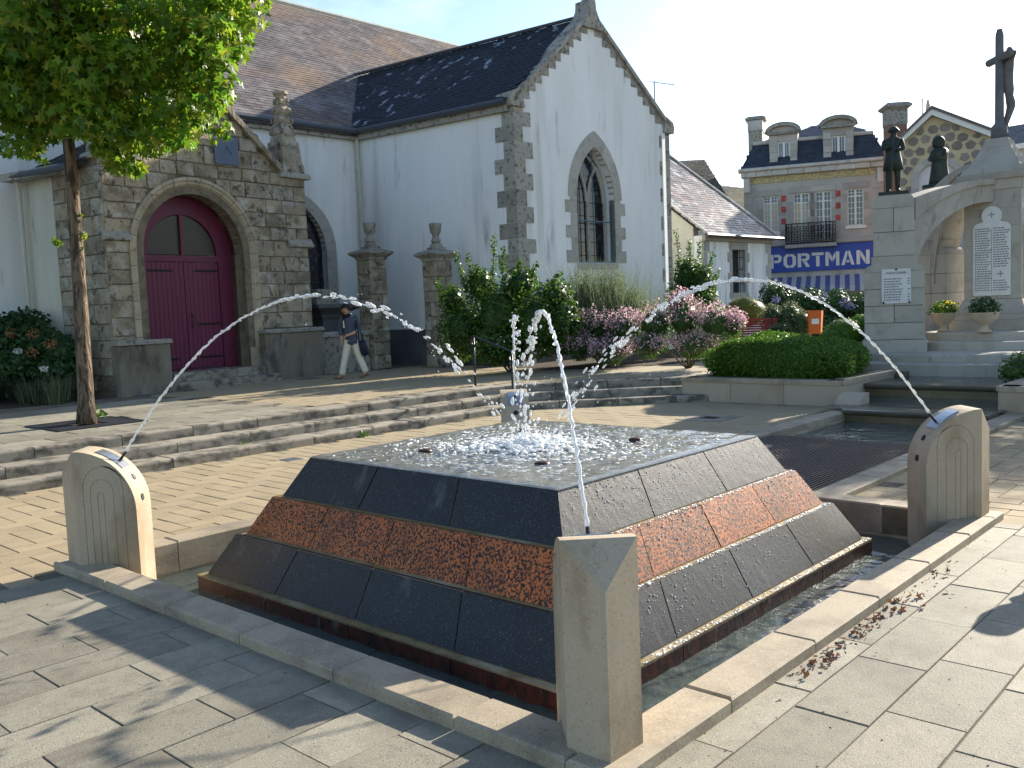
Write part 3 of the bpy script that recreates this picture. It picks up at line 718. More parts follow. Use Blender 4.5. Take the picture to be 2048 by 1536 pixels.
def slates(name, mt, parent, O, U, V, poly, w=.22, e=.13, singles=0, seed=1, inset=1.0):
    """slates laid on the plane O + U*u + V*v, V pointing up the slope, poly in (u, v)"""
    rr = random.Random(seed); U = Vector(U).normalized(); V = Vector(V).normalized(); N_ = U.cross(V)
    if N_.z < 0: N_ = -N_
    us = [p[0] for p in poly]; vs_ = [p[1] for p in poly]; cells = []
    gx_, gy_ = sum(us)/len(us), sum(vs_)/len(vs_); ipoly = [(gx_+(a-gx_)*inset, gy_+(b-gy_)*inset) for a, b in poly]
    v = min(vs_); r = 0
    while v < max(vs_):
        u = min(us)-w+(w/2 if r % 2 else 0)
        while u < max(us):
            if in_poly((u+w/2, v+e*.5), ipoly): cells.append((u, v))
            u += w
        v += e; r += 1
    base = MB().poly([O+U*a+V*b-N_*.012 for a, b in poly]); base.build('roof_boarding', M['slate'], parent)
    mb = MB()
    me1 = MB().add([U*.004+N_*.014, U*(w-.004)+N_*.014, U*(w-.004)+V*e*1.15+N_*.003, U*.004+V*e*1.15+N_*.003, U*.004+N_*.004, U*(w-.004)+N_*.004], [(0, 1, 2, 3), (4, 5, 1, 0)]).mesh('slate', mt) if singles else None
    cells.sort(key=lambda c: (O+U*c[0]+V*c[1]-CAM_POS).length)
    for n_, (u, v) in enumerate(cells):
        if n_ < singles: piece('slate', me1, O+U*u+V*v+N_*rr.uniform(0, .004), parent)
        else:
            h = rr.uniform(.009, .018); a = O+U*(u+.004)+V*(v+rr.uniform(-.01, .01)); b = a+U*(w-.008)
            mb.add([a+N_*h, b+N_*h, b+V*e*1.15+N_*.003, a+V*e*1.15+N_*.003, a, b], [(0, 1, 2, 3), (4, 5, 1, 0)])
    mb.build(name, mt, parent, kind='stuff')

C1 = Vector((12.03, 10.81, 0)); C0 = Vector((11.39, 16.15, 0)); C2 = Vector((18.58, 10.51, 0))
ZE = 6.92; APX = Vector((15.12, 10.67, 9.55)); RM = Vector((13.95, 19.35, 9.50))
CH_ = thing('church', (12, 14, ZU), 'white rendered church with granite quoins, slate roofs and pointed gable window', 'church')
eg = (C2-C1).normalized(); ng = Vector((eg.y, -eg.x, 0)); es = (C0-C1).normalized(); ns = Vector((-es.y, es.x, 0))
GW = (C2-C1).length; SWL = (C0-C1).length
sa = (APX-C1).dot(eg)
wc, ww, wz0, wzs, wzh = 3.07, .80, 2.98, 4.72, 1.38
hole = [(wc+ww, wz0)]+pointed(wc, ww, wzs, wzh)+[(wc-ww, wz0)]
wall_poly('gable_wall', M['render'], CH_, C1, eg, ng, [(0, .3), (GW, .3), (GW, ZE+.02), (sa, APX.z-.05), (0, ZE+.02)], [hole], .5)
wall_poly('transept_wall', M['render'], CH_, C1, es, ns, [(.02, .3), (SWL, .3), (SWL, ZE), (.02, ZE)], [], .4)
en = Vector((-1, .025, 0)).normalized(); nn_ = Vector((en.y*-1, en.x, 0)); nn_ = Vector((-.025, -1, 0)).normalized()
nw = on_wall(612, 470, C0, C0+en); sw_ = (nw-C0).dot(en)
lanc = [(sw_+.62, 1.9)]+[(x, z) for x, z in pointed(sw_, .62, 3.6, 1.15)]+[(sw_-.62, 1.9)]
wall_poly('nave_wall', M['render'], CH_, C0, en, nn_, [(0, .3), (22, .3), (22, ZE), (0, ZE)], [lanc], .4)
MB().obox(C1+ns*.03+es*.5+Vector((0, 0, .3)), es*(SWL-.5), -ns*.05, (0, 0, 1.08)).build('plinth', M['plinth'], CH_)
MB().obox(C1+ng*.03+eg*.5+Vector((0, 0, .3)), eg*(GW-1), -ng*.05, (0, 0, .9)).build('plinth', M['plinth'], CH_)
# far right wall of the transept
er = Vector((-.12, 1, 0)).normalized()
wall_poly('transept_wall', M['render'], CH_, C2, er, (1, .12, 0), [(.02, .3), (8, .3), (8, ZE), (.02, ZE)], [], .4)
# quoins
rq = random.Random(5)
z = .5; k = 0
while z < ZE-.2:
    h = .385+rq.uniform(-.03, .03); a, b = ((.62, .36) if k % 2 else (.34, .62)); a += rq.uniform(-.04, .04); b += rq.uniform(-.05, .05)
    MB().obox(C1+ng*.014+ns*.014+Vector((0, 0, z+.006)), eg*a, es*b, (0, 0, h-.012)).build('quoin', M['quoin'], CH_)
    a2 = .50 if k % 2 else .27
    MB().obox(C2+ng*.014+eg*.014+Vector((0, 0, z+.006)), -eg*a2, er*(.3 if k % 2 else .5), (0, 0, h-.012)).build('quoin', M['quoin'], CH_)
    z += h; k += 1
# kneelers, raking stones and coping
def gpt(s, z, d=0): return C1+eg*s+ng*d+Vector((0, 0, z))
for sgn in (0, 1):
    s0, s1 = (0, sa) if sgn == 0 else (GW, sa)
    n = 11
    for i in range(n):
        ta, tb = i/n*.93, (i+1)/n*.93
        pa = (s0+(s1-s0)*ta, ZE+(APX.z-ZE)*ta); pb = (s0+(s1-s0)*tb, ZE+(APX.z-ZE)*tb); ex = (.03 if sgn == 0 else -.03)*rq.uniform(0, 3)
        loop = [(pa[0], pa[1]-.10), (pb[0]+ex, pa[1]-.10), (pb[0]+ex, pb[1]-.02), (pb[0], pb[1]+.02), (pa[0], pa[1]+.02)]
        fixnormals(MB().prism([gpt(s, z_, .013) for s, z_ in loop], -ng*.10).build('raking_stone', M['quoin'], CH_))
        loop = [(pa[0], pa[1]+.02), (pb[0], pb[1]+.02), (pb[0], pb[1]+.15), (pa[0], pa[1]+.15)]
        fixnormals(MB().prism([gpt(s, z_, .09) for s, z_ in loop], -ng*.50).build('coping_stone', M['quoin'], CH_))
    sg = -1 if sgn == 0 else 1
    fixnormals(MB().prism([gpt(s0+sg*u, z_, .09) for u, z_ in ((-.35, ZE-.12), (.14, ZE-.12), (.18, ZE+.05), (.12, ZE+.20), (-.20, ZE+.34))], -ng*.55).build('kneeler', M['quoin'], CH_))
fixnormals(MB().prism([gpt(sa+u, z_, .10) for u, z_ in ((-.42, 9.20), (.42, 9.20), (.14, 9.72), (.12, 9.95), (-.12, 9.95), (-.14, 9.72))], -ng*.5).build('apex_stone', M['quoin'], CH_))
cx = MB(); cb = gpt(sa, 9.9, -.12)
cx.lathe([(.13, -.05), (.12, .25), (.09, .45), (.085, 1.5), (.02, 1.55)], cb, 8); cx.obox(cb+Vector((0, 0, .95))-eg*.42-ng*.07, eg*.84, ng*.14, (0, 0, .16))
fixnormals(cx.build('gable_cross', M['quoin'], CH_))
# gable window
WN = MB(); wst = fixnormals(MB().obox(gpt(wc-ww-.05, wz0-.16, .05), eg*(2*ww+.1), -ng*.30, (0, 0, .15), .01).build('window', M['frame_stone'], CH_))
def frame_stone(loop, d=.016, th=.2): fixnormals(MB().prism([gpt(s, z_, d) for s, z_ in loop], -ng*th).build('frame_stone', M['frame_stone'], wst))
z = wz0; k = 0
while z < wzs-.05:
    h = min(.33, wzs-z)
    ext = .46 if k % 2 == 0 else .25
    for sg in (-1, 1): frame_stone([(wc+sg*ww, z+.004), (wc+sg*(ww+ext), z+.004), (wc+sg*(ww+ext), z+h-.004), (wc+sg*ww, z+h-.004)])
    z += h; k += 1
inn = pointed(wc, ww, wzs, wzh, 12); outp = pointed(wc, ww+.33, wzs, wzh+.42, 12)
for i in range(0, 24, 3): frame_stone([inn[j] for j in range(i, i+4)]+[outp[j] for j in range(i+3, i-1, -1)])
# deep splayed reveal behind: glass, mullion, tracery
MB().poly([gpt(s, z_, -.34) for s, z_ in hole]).build('glass', M['glass_dark'], wst)
def bar(pts, r, mt, name, d=-.31): MB().tube([gpt(s, z_, d) for s, z_ in pts], r, 6).build(name, mt, wst)
bar([(wc, wz0), (wc, wzs+.18)], .055, M['frame_stone'], 'mullion')
for sg in (-1, 1):
    bar([(wc+sg*(ww-.07), wz0), (wc+sg*(ww-.07), wzs)], .05, M['frame_stone'], 'mullion')
    arc = pointed(wc+sg*ww/2, ww/2-.04, wzs-.05, .95, 8); bar(arc, .045, M['frame_stone'], 'tracery')
bar([(x*.86+wc*.14, z_*.97+.06) for x, z_ in pointed(wc, ww, wzs, wzh-.05, 8)], .045, M['frame_stone'], 'tracery')
bar([(wc, wz0), (wc, wzs+wzh-.03)], .018, M['blue_bar'], 'guard_bar', -.10)
bar([(wc-ww, wzs-.62+.02), (wc+ww, wzs-.62)], .018, M['blue_bar'], 'guard_bar', -.10)
for sg in (-1, 1): bar([(wc+sg*(ww-.02), wz0), (wc+sg*(ww-.02), wzs)], .014, M['blue_bar'], 'guard_bar', -.10)
bar([(wc-ww, wz0+.02), (wc+ww, wz0+.02)], .018, M['blue_bar'], 'guard_bar', -.10)
for sg in (-1, 1):
    for q in range(7):
        zz_ = 3.2+.36*q; bar([(wc+sg*.06, zz_), (wc+sg*(ww-.1), zz_)], .008, M['iron'], 'lead_bar', -.33)
    bar([(wc+sg*.38, 3.0), (wc+sg*.38, 5.2)], .007, M['iron'], 'lead_bar', -.33)
# nave lancet beside the porch
npt = lambda s, z_, d=0: C0+en*s+nn_*d+Vector((0, 0, z_))
w2 = fixnormals(MB().prism([npt(s, z_, .02) for s, z_ in ((sw_-.75, 1.75), (sw_+.75, 1.75), (sw_+.75, 1.9), (sw_-.75, 1.9))], -nn_*.3).build('window', M['frame_stone'], CH_))
ia, oa = pointed(sw_, .62, 3.6, 1.15, 9), pointed(sw_, .95, 3.6, 1.5, 9)
for i in range(0, 18, 3): fixnormals(MB().prism([npt(*p, .02) for p in [ia[j] for j in range(i, i+4)]+[oa[j] for j in range(i+3, i-1, -1)]], -nn_*.25).build('frame_stone', M['frame_stone'], w2))
for sg in (-1, 1):
    for q in range(4): zq = 1.9+.425*q; fixnormals(MB().prism([npt(*p, .02) for p in ((sw_+sg*.62, zq+.004), (sw_+sg*.95, zq+.004), (sw_+sg*.95, zq+.42), (sw_+sg*.62, zq+.42))], -nn_*.25).build('frame_stone', M['frame_stone'], w2))
MB().poly([npt(s, z_, -.2) for s, z_ in lanc]).build('glass', M['glass_dark'], w2)
# roofs
e0, e1 = C1+ns*.22+Vector((0, 0, ZE+.02)), C0+ns*.22+es*.3+Vector((0, 0, ZE+.02))
U = (e1-e0).normalized(); rd = (RM-APX).normalized(); Vv = (APX-e0)-U*(APX-e0).dot(U); slope = Vv.length; Vn = Vv.normalized()
uv = lambda p: ((p-e0).dot(U), (p-e0).dot(Vn))
rf = MB().tube([APX+Vector((0, 0, .04))+rd*.1, RM+Vector((0, 0, .04))], .05, 8).build('roof', M['zinc'], CH_)
vtop = uv(RM); atop = uv(APX)
slates('slates', M['slate'], rf, e0, U, Vn, [(.12, 0), uv(C0+Vector((0, 0, ZE))), vtop, (atop[0]+.12, atop[1])], .21, .125, 300, 11)
e2 = C2+eg*.05+Vector((0, 0, ZE-.12)); V2 = (APX-Vector((0, 0, .12))-e2); V2 = V2-U*V2.dot(U)
slates('slates', M['slate'], rf, e2, U, V2, [(.30, 0), (9, 0), (9, V2.length), ((APX-e2).dot(U)+.30, V2.length)], .30, .18, 0, 12)
pn = .82; vn = Vector((0, 1, pn)).normalized(); n0 = C0+nn_*.20+Vector((0, 0, ZE+.02-.2*pn))-en*12
nr = (12.85-ZE)/math.sin(math.atan(pn))
nrf = MB().tube([Vector((-12, 23.45, 12.86)), Vector((34, 23.3, 12.86))], .10, 8).build('roof', M['pipe'], CH_)
slates('slates', M['slate_old'], nrf, n0, en, vn, [(0, 0), (34, 0), (34, nr), (0, nr)], .27, .155, 0, 13)
MB().tube([C0+Vector((0, 0, ZE+.06)), RM+Vector((0, 0, .06))], .035, 6).build('valley_flashing', M['zinc'], CH_)
# gutters, cornice, downpipes
for (a, b, nr_) in ((C1+es*.1, C0, ns), (C0, C0+en*9.6, nn_)):
    a3, b3 = a+Vector((0, 0, ZE)), b+Vector((0, 0, ZE)); d = (b3-a3)
    MB().obox(a3+nr_*.14-Vector((0, 0, .24)), d, -nr_*.15, (0, 0, .20), .02).build('cornice', M['quoin'], CH_)
    MB().tube([a3+nr_*.25+Vector((0, 0, -.02)), b3+nr_*.25+Vector((0, 0, -.02))], .075, 8).build('gutter', M['zinc'], CH_)
dp = C0+ns*.10+nn_*.10
MB().tube([dp+Vector((0, 0, ZE-.1)), dp+Vector((0, 0, 3.9)), dp+Vector((0, 0, .5))], .055, 8).build('downpipe', M['pipe'], CH_)
for zz_ in (3.9, 5.8, 2.0): MB().tube([dp+Vector((0, 0, zz_)), dp+Vector((0, 0, zz_+.12))], .075, 8).build('pipe_collar', M['pipe'], CH_)

# ------------------------------------------------------------------ porch
PA = Vector((2.88, 13.44, 0)); PB = Vector((8.02, 14.01, 0)); ep = (PB-PA).normalized(); np_ = Vector((ep.y, -ep.x, 0)); PWD = (PB-PA).length
PO = thing('church_porch', (5.4, 14, ZU), 'lichened granite church porch with round arch, gable and pinnacles', 'porch')
pp = lambda s, z_, d=0: PA+ep*s+np_*d+Vector((0, 0, z_))
AC, AR, AZ, RING = 2.055, 1.235, 3.30, .34
gabl = lambda s: min(6.55, 5.2+.86*max(0, (s-.75) if s < 2.58 else (4.42-s))) if .75 < s < 4.42 else 5.12
hole = [(AC+AR, .3)]+roundarch(AC, AR, AZ)+[(AC-AR, .3)]
wall_poly('backing_wall', M['backing'], PO, PA-np_*.02, ep, np_, [(.02, .3), (PWD-.02, .3), (PWD-.02, 5.1), (4.42, 5.2), (2.58, 6.7), (.75, 5.2), (.02, 5.1)], [hole], .48)
rp_ = random.Random(21)
def stone(o, ax, az, nrm, pro, name='stone', mt='lichen_stone', par=None, dep=.1):
    # rough dressed block: front face slightly skewed, arris chamfered
    o, ax, az, nrm = Vector(o), Vector(ax), Vector(az), Vector(nrm); c = .014
    ux, uz = ax.normalized(), az.normalized()
    j = lambda: rp_.uniform(-.006, .006)
    b = [o, o+ax, o+ax+az, o+az]; m = [p-nrm*.012+nrm*pro for p in b]
    f = [b[0]+ux*c+uz*c, b[1]-ux*c+uz*c, b[2]-ux*c-uz*c, b[3]+ux*c-uz*c]; f = [p+nrm*(pro+j()) for p in f]; b = [p-nrm*dep for p in b]
    return MB().add(b+m+f, [(8, 9, 10, 11)]+[(i, (i+1) % 4, 4+(i+1) % 4, 4+i) for i in range(4)]+[(4+i, 4+(i+1) % 4, 8+(i+1) % 4, 8+i) for i in range(4)]).build(name, M[mt], par or PO)
def courses(orig, e, nrm, z0, z1, span, par, hmin=.26, hmax=.40, lmin=.36, lmax=.85, mt='lichen_stone', pro=.02):
    z = z0
    while z < z1-.08:
        h = min(rp_.uniform(hmin, hmax), z1-z)
        if z1-z-h < .12: h = z1-z
        for (a, b) in span(z+h/2, z, z+h):
            s = a
            while s < b-.02:
                l = rp_.uniform(lmin, lmax)
                if b-s-l < lmin*.7: l = b-s
                stone(orig+e*(s+.008)+Vector((0, 0, z+.008)), e*(l-.016), (0, 0, h-.016), nrm, rp_.uniform(.0, pro), par=par, mt=mt)
                s += l
        z += h
def porch_span(zm, za, zb):
    lo, hi = .0, PWD
    if zm > 5.12:
        d = (zm-5.2)/.86; lo, hi = .75+max(0, d), 4.42-max(0, d)
        if hi-lo < .1: return []
    R2 = AR+RING-.03
    if zm < AZ: x = R2
    elif zm < AZ+R2: x = math.sqrt(R2**2-(zm-AZ)**2)
    else: x = 0
    if x < .05: return [(lo, hi)]
    return [(lo, AC-x), (AC+x, hi)]
courses(PA, ep, np_, ZU+.62, 6.45, porch_span, PO)
ls = (Vector((2.63, 15.13, 0))-PA); ll = ls.length; lsn = ls.normalized(); nl = Vector((-lsn.y, lsn.x, 0))
wall_poly('side_backing', M['backing'], PO, PA-nl*.02, lsn, nl, [(.03, .3), (ll, .3), (ll, 5.0), (.03, 5.0)], [], .3)
courses(PA, lsn, nl, ZU+.1, 4.95, lambda a, b, c: [(0, ll)], PO)
# low rendered plinth blocks either side of the door
for (s0, s1, zt) in ((-.06, 1.08, 1.42), (3.52, PWD+.06, 1.50)):
    MB().obox(pp(s0, .3, 0), ep*(s1-s0), np_*.26, (0, 0, zt-.3), .02).build('plinth_block', M['old_cement'], PO)
    MB().obox(pp(s0-.03, zt, -.02), ep*(s1-s0+.06), np_*.33, (0, 0, .09), .03).build('plinth_cap', M['quoin'], PO)
# arch ring and jambs
RP = [(RING, -.06), (RING, .05), (RING-.06, .065), (RING-.10, .03), (.20, .03), (.15, -.03), (.10, -.03), (.06, -.10), (0, -.13), (0, -.36)]
nv = 15
for i in range(nv):
    rr = []
    for q in range(4):
        t = math.pi*(i+.02+.96*q/3)/nv
        rr.append([pp(AC+(AR+a)*math.cos(t), AZ+(AR+a)*math.sin(t), d) for a, d in RP])
    fixnormals(MB().rings(rr).build('voussoir', M['arch_stone'], PO))
z = 1.2; k = 0
while z < AZ-.05:
    h = min(.36, AZ-z)
    for sg in (-1, 1): fixnormals(MB().rings([[pp(AC+sg*(AR+a), zz_, d) for a, d in RP] for zz_ in (z+.005, z+h-.005)]).build('jamb_stone', M['arch_stone'], PO))
    z += h
for sg in (-1, 1): MB().obox(pp(AC+sg*AR+(0 if sg > 0 else -.3), .7, -.36), ep*.30, np_*.36, (0, 0, .5)).build('jamb_stone', M['arch_stone'], PO)
# door: boarded surround, two leaves, fanlight
DD = -.50
dw, dz0, dz1, fz = .89, .80, 3.14, 3.27
sur = wall_poly('door_surround', M['maroon'], PO, PA+np_*DD, ep, np_, [(AC+AR+.02, .7)]+roundarch(AC, AR+.02, AZ)+[(AC-AR-.02, .7)], [[(AC+dw, dz0), (AC+dw, dz1), (AC-dw, dz1), (AC-dw, dz0)][::-1], [(AC+dw-.03, fz)]+roundarch(AC, dw-.03, fz+.02, 16)+[(AC-dw+.03, fz)]], .08)
rr = [[pp(AC+AR, .6, d) for d in (-.35, DD)]]+[[pp(x, z_, d) for d in (-.35, DD)] for x, z_ in roundarch(AC, AR, AZ)]+[[pp(AC-AR, .6, d) for d in (-.35, DD)]]
rv = MB()
for a, b in zip(rr, rr[1:]): rv.quad(a[0], a[1], b[1], b[0])
rv.build('door_reveal', M['maroon'], PO)
for sg in (-1, 1):
    x0, x1 = (AC-dw+.012, AC-.006) if sg < 0 else (AC+.006, AC+dw-.012)
    leaf = MB().obox(pp(x0, dz0+.02, DD-.06), ep*(x1-x0), np_*.03, (0, 0, dz1-dz0-.03)).build('door_leaf', M['maroon'], PO)
    nbd = 8
    for q in range(nbd):
        bw = (x1-x0)/nbd; MB().obox(pp(x0+bw*q+.003, dz0+.03, DD-.031), ep*(bw-.006), (0, 0, dz1-dz0-.05), np_*.012, .003).build('board', M['maroon'], leaf)
    for zz_ in (dz1-.22, dz0+.95, dz0+.22):
        xa, xb = (x0+.02, x0+.60) if sg < 0 else (x1-.60, x1-.02)
        if zz_ == dz0+.95 and sg < 0: continue
        MB().obox(pp(xa, zz_, DD-.018), ep*(xb-xa), (0, 0, .045), np_*.012, .003).build('strap_hinge', M['iron'], leaf)
    if sg > 0: MB().tube([pp(x0+.10, 1.70, DD-.02), pp(x0+.10, 1.72, DD+.05), pp(x0+.10, 1.98, DD+.05), pp(x0+.10, 2.0, DD-.02)], .012, 6).build('door_handle', M['iron'], leaf)
    ff = [(AC+sg*.045, fz+.02)]+[(AC+sg*(dw-.05)*math.cos(t), fz+.02+(dw-.05)*math.sin(t)) for t in [math.pi/2*q/10*.965 for q in range(11)]]
    MB().poly([pp(s, z_, DD-.045) for s, z_ in ff]).build('fanlight', M['fanlight'], PO)
MB().obox(pp(AC-.04, fz, DD-.04), ep*.08, np_*.045, (0, 0, dw-.02)).build('fanlight_bar', M['maroon'], PO)
for (s0, s1, d0, z0, z1) in ((.98, 3.62, .62, .25, .60), (1.12, 3.48, .28, .25, .78)):
    n = 3
    for q in range(n): MB().obox(pp(s0+(s1-s0)*q/n+.004, z0, -.45), ep*((s1-s0)/n-.008), np_*(.45+d0), (0, 0, z1-z0), .02).build('door_step', M['step'], PO)
# gable coping with crockets, cornices, pinnacles
for sg in (0, 1):
    s0, s1 = (.70, 2.58) if sg == 0 else (4.47, 2.58)
    n = 6
    for i in range(n):
        a, b = i/n, (i+1)/n; q = [(s0+(s1-s0)*t, 5.20+1.58*t) for t in (a, b)]
        fixnormals(MB().prism([pp(x, z_, .10) for x, z_ in ((q[0][0], q[0][1]-.03), (q[1][0], q[1][1]-.03), (q[1][0], q[1][1]+.13), (q[0][0], q[0][1]+.13))], -np_*.55).build('coping_stone', M['lichen_stone'], PO))
        if i in (2, 4): MB().blob(pp(q[0][0], q[0][1]+.20, -.1), (.11, .11, .12), 7, 5, .2).build('crocket', M['lichen_stone'], PO)
MB().lathe([(.16, -.1), (.14, .2), (.20, .28), (.12, .36), (.05, .7), (.02, .72)], pp(2.58, 6.85, -.12), 8).build('finial', M['lichen_stone'], PO)
for c in (.40, 4.82):
    MB().obox(pp(c-.46, 5.10, -.60), ep*.92, np_*.72, (0, 0, .13), .045).build('pier_cornice', M['quoin'], PO)
    bz = 5.22; pn_ = MB().lathe([(.46, 0), (.45, .16), (.40, .30), (.37, .62)], pp(c, bz, -.26), 4, math.atan2(ep.y, ep.x)+math.pi/4).build('pinnacle', M['lichen_stone'], PO)
    pz = bz+.60
    for q, (r0, r1, h) in enumerate(((.35, .27, .30), (.29, .22, .27), (.235, .17, .24), (.19, .13, .20), (.145, .11, .16))):
        MB().lathe([(r0*.9, 0), (r0, .04), (r1, h), (r1*.8, h+.01)], pp(c, pz, -.26), 4, math.atan2(ep.y, ep.x)+math.pi/4).build('pinnacle_stone', M['lichen_stone'], pn_)
        for kx in range(4):
            an = kx*math.pi/2+math.atan2(ep.y, ep.x)+math.pi/4
            MB().blob(pp(c, pz+.08, -.26)+Vector((math.cos(an)*r0*.92, math.sin(an)*r0*.92, 0)), (.06, .06, .075), 6, 4, .2).build('crocket', M['lichen_stone'], pn_)
        pz += h
    MB().lathe([(.12, 0), (.13, .05), (.18, .09), (.18, .15), (.09, .19)], pp(c, pz, -.26), 8).build('pinnacle_stone', M['lichen_stone'], pn_)
# buttress weatherings on the right pier and left pier
for (s0, s1, zz_) in ((4.55, PWD+.10, 3.55), (-.08, .50, 3.55)):
    fixnormals(MB().prism([pp(s0, zz_-.02, d) if False else (PA+ep*s0+np_*d+Vector((0, 0, z_))) for d, z_ in ((.0, zz_+.14), (.10, zz_), (.10, zz_-.05), (.0, zz_-.08))], ep*(s1-s0)).build('weathering', M['quoin'], PO))
# sundial slate on the gable
M['sundial'] = mat('sundial_slate', (.10, .13, .19), [((.16, .18, .22), 4, .5, .7, O1, .5)], rough=.6, bump=None)
sdl = MB().obox(pp(2.62, 5.22, .045), ep*.62, (0, 0, .62), np_*.03, .004).build('sundial', M['sundial'], PO)
MB().tube([pp(2.92, 5.62, .075), pp(2.97, 5.42, .20)], .008, 5).build('gnomon', M['iron'], sdl)
# porch roof and the little rendered return wall on its left
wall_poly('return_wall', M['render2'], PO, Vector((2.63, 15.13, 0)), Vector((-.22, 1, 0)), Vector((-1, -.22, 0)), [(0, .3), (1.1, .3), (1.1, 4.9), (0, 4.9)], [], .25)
MB().obox(Vector((2.70, 14.2, 4.86)), Vector((-.42, 1.95, 0)), Vector((-.30, -.05, 0)), (0, 0, .16), .02).build('eaves_course', M['quoin'], PO)
for sg in (0, 1):
    x0 = (2.5, 7.75)[sg]; sl_o = Vector((x0, (13.85, 14.35)[sg], (4.98, 4.66)[sg])); up_ = Vector((2.75 if sg == 0 else -2.75, .1, 1.55))
    slates('slates', M['slate'], PO, sl_o, Vector((-.08, 1, 0)), up_, [(0, 0), (2.6, 0), (2.6, up_.length), (0, up_.length)], .25, .15, 0, 31+sg)
MB().tube([Vector((2.42, 13.9, 4.93)), Vector((2.08, 16.0, 4.93))], .07, 8).build('gutter', M['zinc'], PO)
MB().tube([Vector((2.22, 15.92, 4.9)), Vector((2.28, 15.95, 4.7)), Vector((2.28, 15.95, .5))], .05, 8).build('downpipe', M['pipe'], PO)

# ------------------------------------------------------------------ gate pillars, low wall, stone basin
def pillar(label, c, w, zt):
    t = thing('gate_pillar', (*c, ZU), label, 'stone pillar', 'granite gate pillars with urn finials')
    c = Vector((*c, 0)); h = w/2
    MB().box(c.x-h+.02, c.x+h-.02, c.y-h+.02, c.y+h-.02, .3, zt).build('core', M['backing'], t)
    for e, n_ in ((Vector((1, 0, 0)), Vector((0, -1, 0))), (Vector((0, 1, 0)), Vector((-1, 0, 0)))):
        o = c+n_*h-e*h
        courses(o, e, n_, ZU, zt, lambda a, b, d: [(0, w)], t, .27, .36, .24, .42)
    hr = w*.7071
    MB().lathe([(hr+.02, zt), (hr+.03, zt+.06), (hr+.10, zt+.10), (hr+.20, zt+.15), (hr+.22, zt+.19), (hr+.13, zt+.23), (hr*.75, zt+.28)], c, 4, math.pi/4).build('cap', M['quoin'], t)
    u = MB().lathe([(hr*.66, zt+.26), (hr*.66, zt+.34), (hr*.42, zt+.36), (hr*.40, zt+.42), (hr*.26, zt+.46)], c, 4, math.pi/4).build('finial_base', M['quoin'], t)
    MB().lathe([(.10, 0), (.13, .06), (.09, .12), (.085, .22), (.13, .26), (.16, .45), (.155, .50), (.12, .50)], c+Vector((0, 0, zt+.45)), 10).build('urn', M['quoin'], t, True)
pillar('granite gate pillar with urn finial, the one nearer the porch', (10.0, 14.1), .54, 3.22)
pillar('granite gate pillar with urn finial, the one touching the green bush', (10.85, 12.55), .53, 3.10)
lw = thing('low_wall', (9, 14.1, ZU), 'low grey stone wall between porch and gate pillar', 'wall')
for q in range(2):
    MB().obox(Vector((8.1+.8*q+.004, 13.98, .3)), (.79, 0, 0), (0, .35, 0), (0, 0, 1.02), .015).build('wall_stone', M['quoin'], lw)
MB().obox(Vector((8.08, 13.93, 1.32)), (1.64, 0, 0), (0, .45, 0), (0, 0, .12), .02).build('cap_stone', M['quoin'], lw)
sb = MB()
bc = on_wall(668, 650, (8, 14.6), (9, 14.7)); 
tb = thing('stone_table', (bc.x, bc.y, 1.4), 'dark moulded stone corbel table behind the low wall', 'stone table')
MB().lathe([(.40, 1.40), (.42, 1.75), (.50, 1.80), (.52, 1.86), (.62, 1.92), (.80, 1.98), (.98, 2.04), (1.0, 2.12), (.7, 2.14)], (bc.x, bc.y+.35, 0), 4, math.pi/4).build('table_body', M['plinth'], tb)
MB().lathe([(.42, 2.13), (.42, 2.30), (.34, 2.32), (.34, 2.52), (.2, 2.53)], (bc.x-.15, bc.y+.35, 0), 4, math.pi/4).build('upper_block', M['quoin'], tb)
# ------------------------------------------------------------------ war memorial
M['memorial'] = mat('memorial_granite', (.40, .37, .315), [((.27, .25, .20), 2.4, .48, .68, O1, .6), ((.12, .115, .10), 6, .60, .72, (1, 1, .4), .55), ((.5, .47, .41), 120, .56, .68, O1, .4, 2)], rough=.85, bump=(.25, 60, .006), rand=.07, shuffle=True)
M['cross_stone'] = mat('backlit_cross', (.15, .15, .15), [((.08, .08, .08), 4, .45, .65, O1, .6)], rough=.9)  # dark grey puts the backlit silhouette into the stone colour
M['marble'] = mat('plaque_marble', (.66, .66, .63), [((.52, .52, .49), 4, .45, .7, O1, .5)], rough=.5, bump=None)
M['engraved'] = mat('engraved_lettering', (.17, .17, .18), rough=.8, bump=None)
M['patina'] = mat('dark_bronze', (.035, .045, .040), [((.06, .085, .075), 9, .5, .7, O1, .6)], rough=.6, metal=.3, bump=(.3, 30, .01))
ZS = ZU
MC = at_depth(1998, 640, 18.75); MC.z = 0
WM = thing('war_memorial', (MC.x, MC.y, ZU), 'pale granite war memorial with arched wings, name plaques and tall crucifix', 'memorial')
tcam = Vector((CAM_POS.x-MC.x, CAM_POS.y-MC.y, 0)).normalized()
ca = math.atan2(tcam.y, tcam.x)
def ngon(r, n, rot, z): return [Vector((MC.x+r*math.cos(rot+2*math.pi*k/n), MC.y+r*math.sin(rot+2*math.pi*k/n), z)) for k in range(n)]
PAc = at_depth(1789, 700, 18.0); PAc.z = 0
PBc = at_depth(1880, 690, 20.4); PBc.z = 0
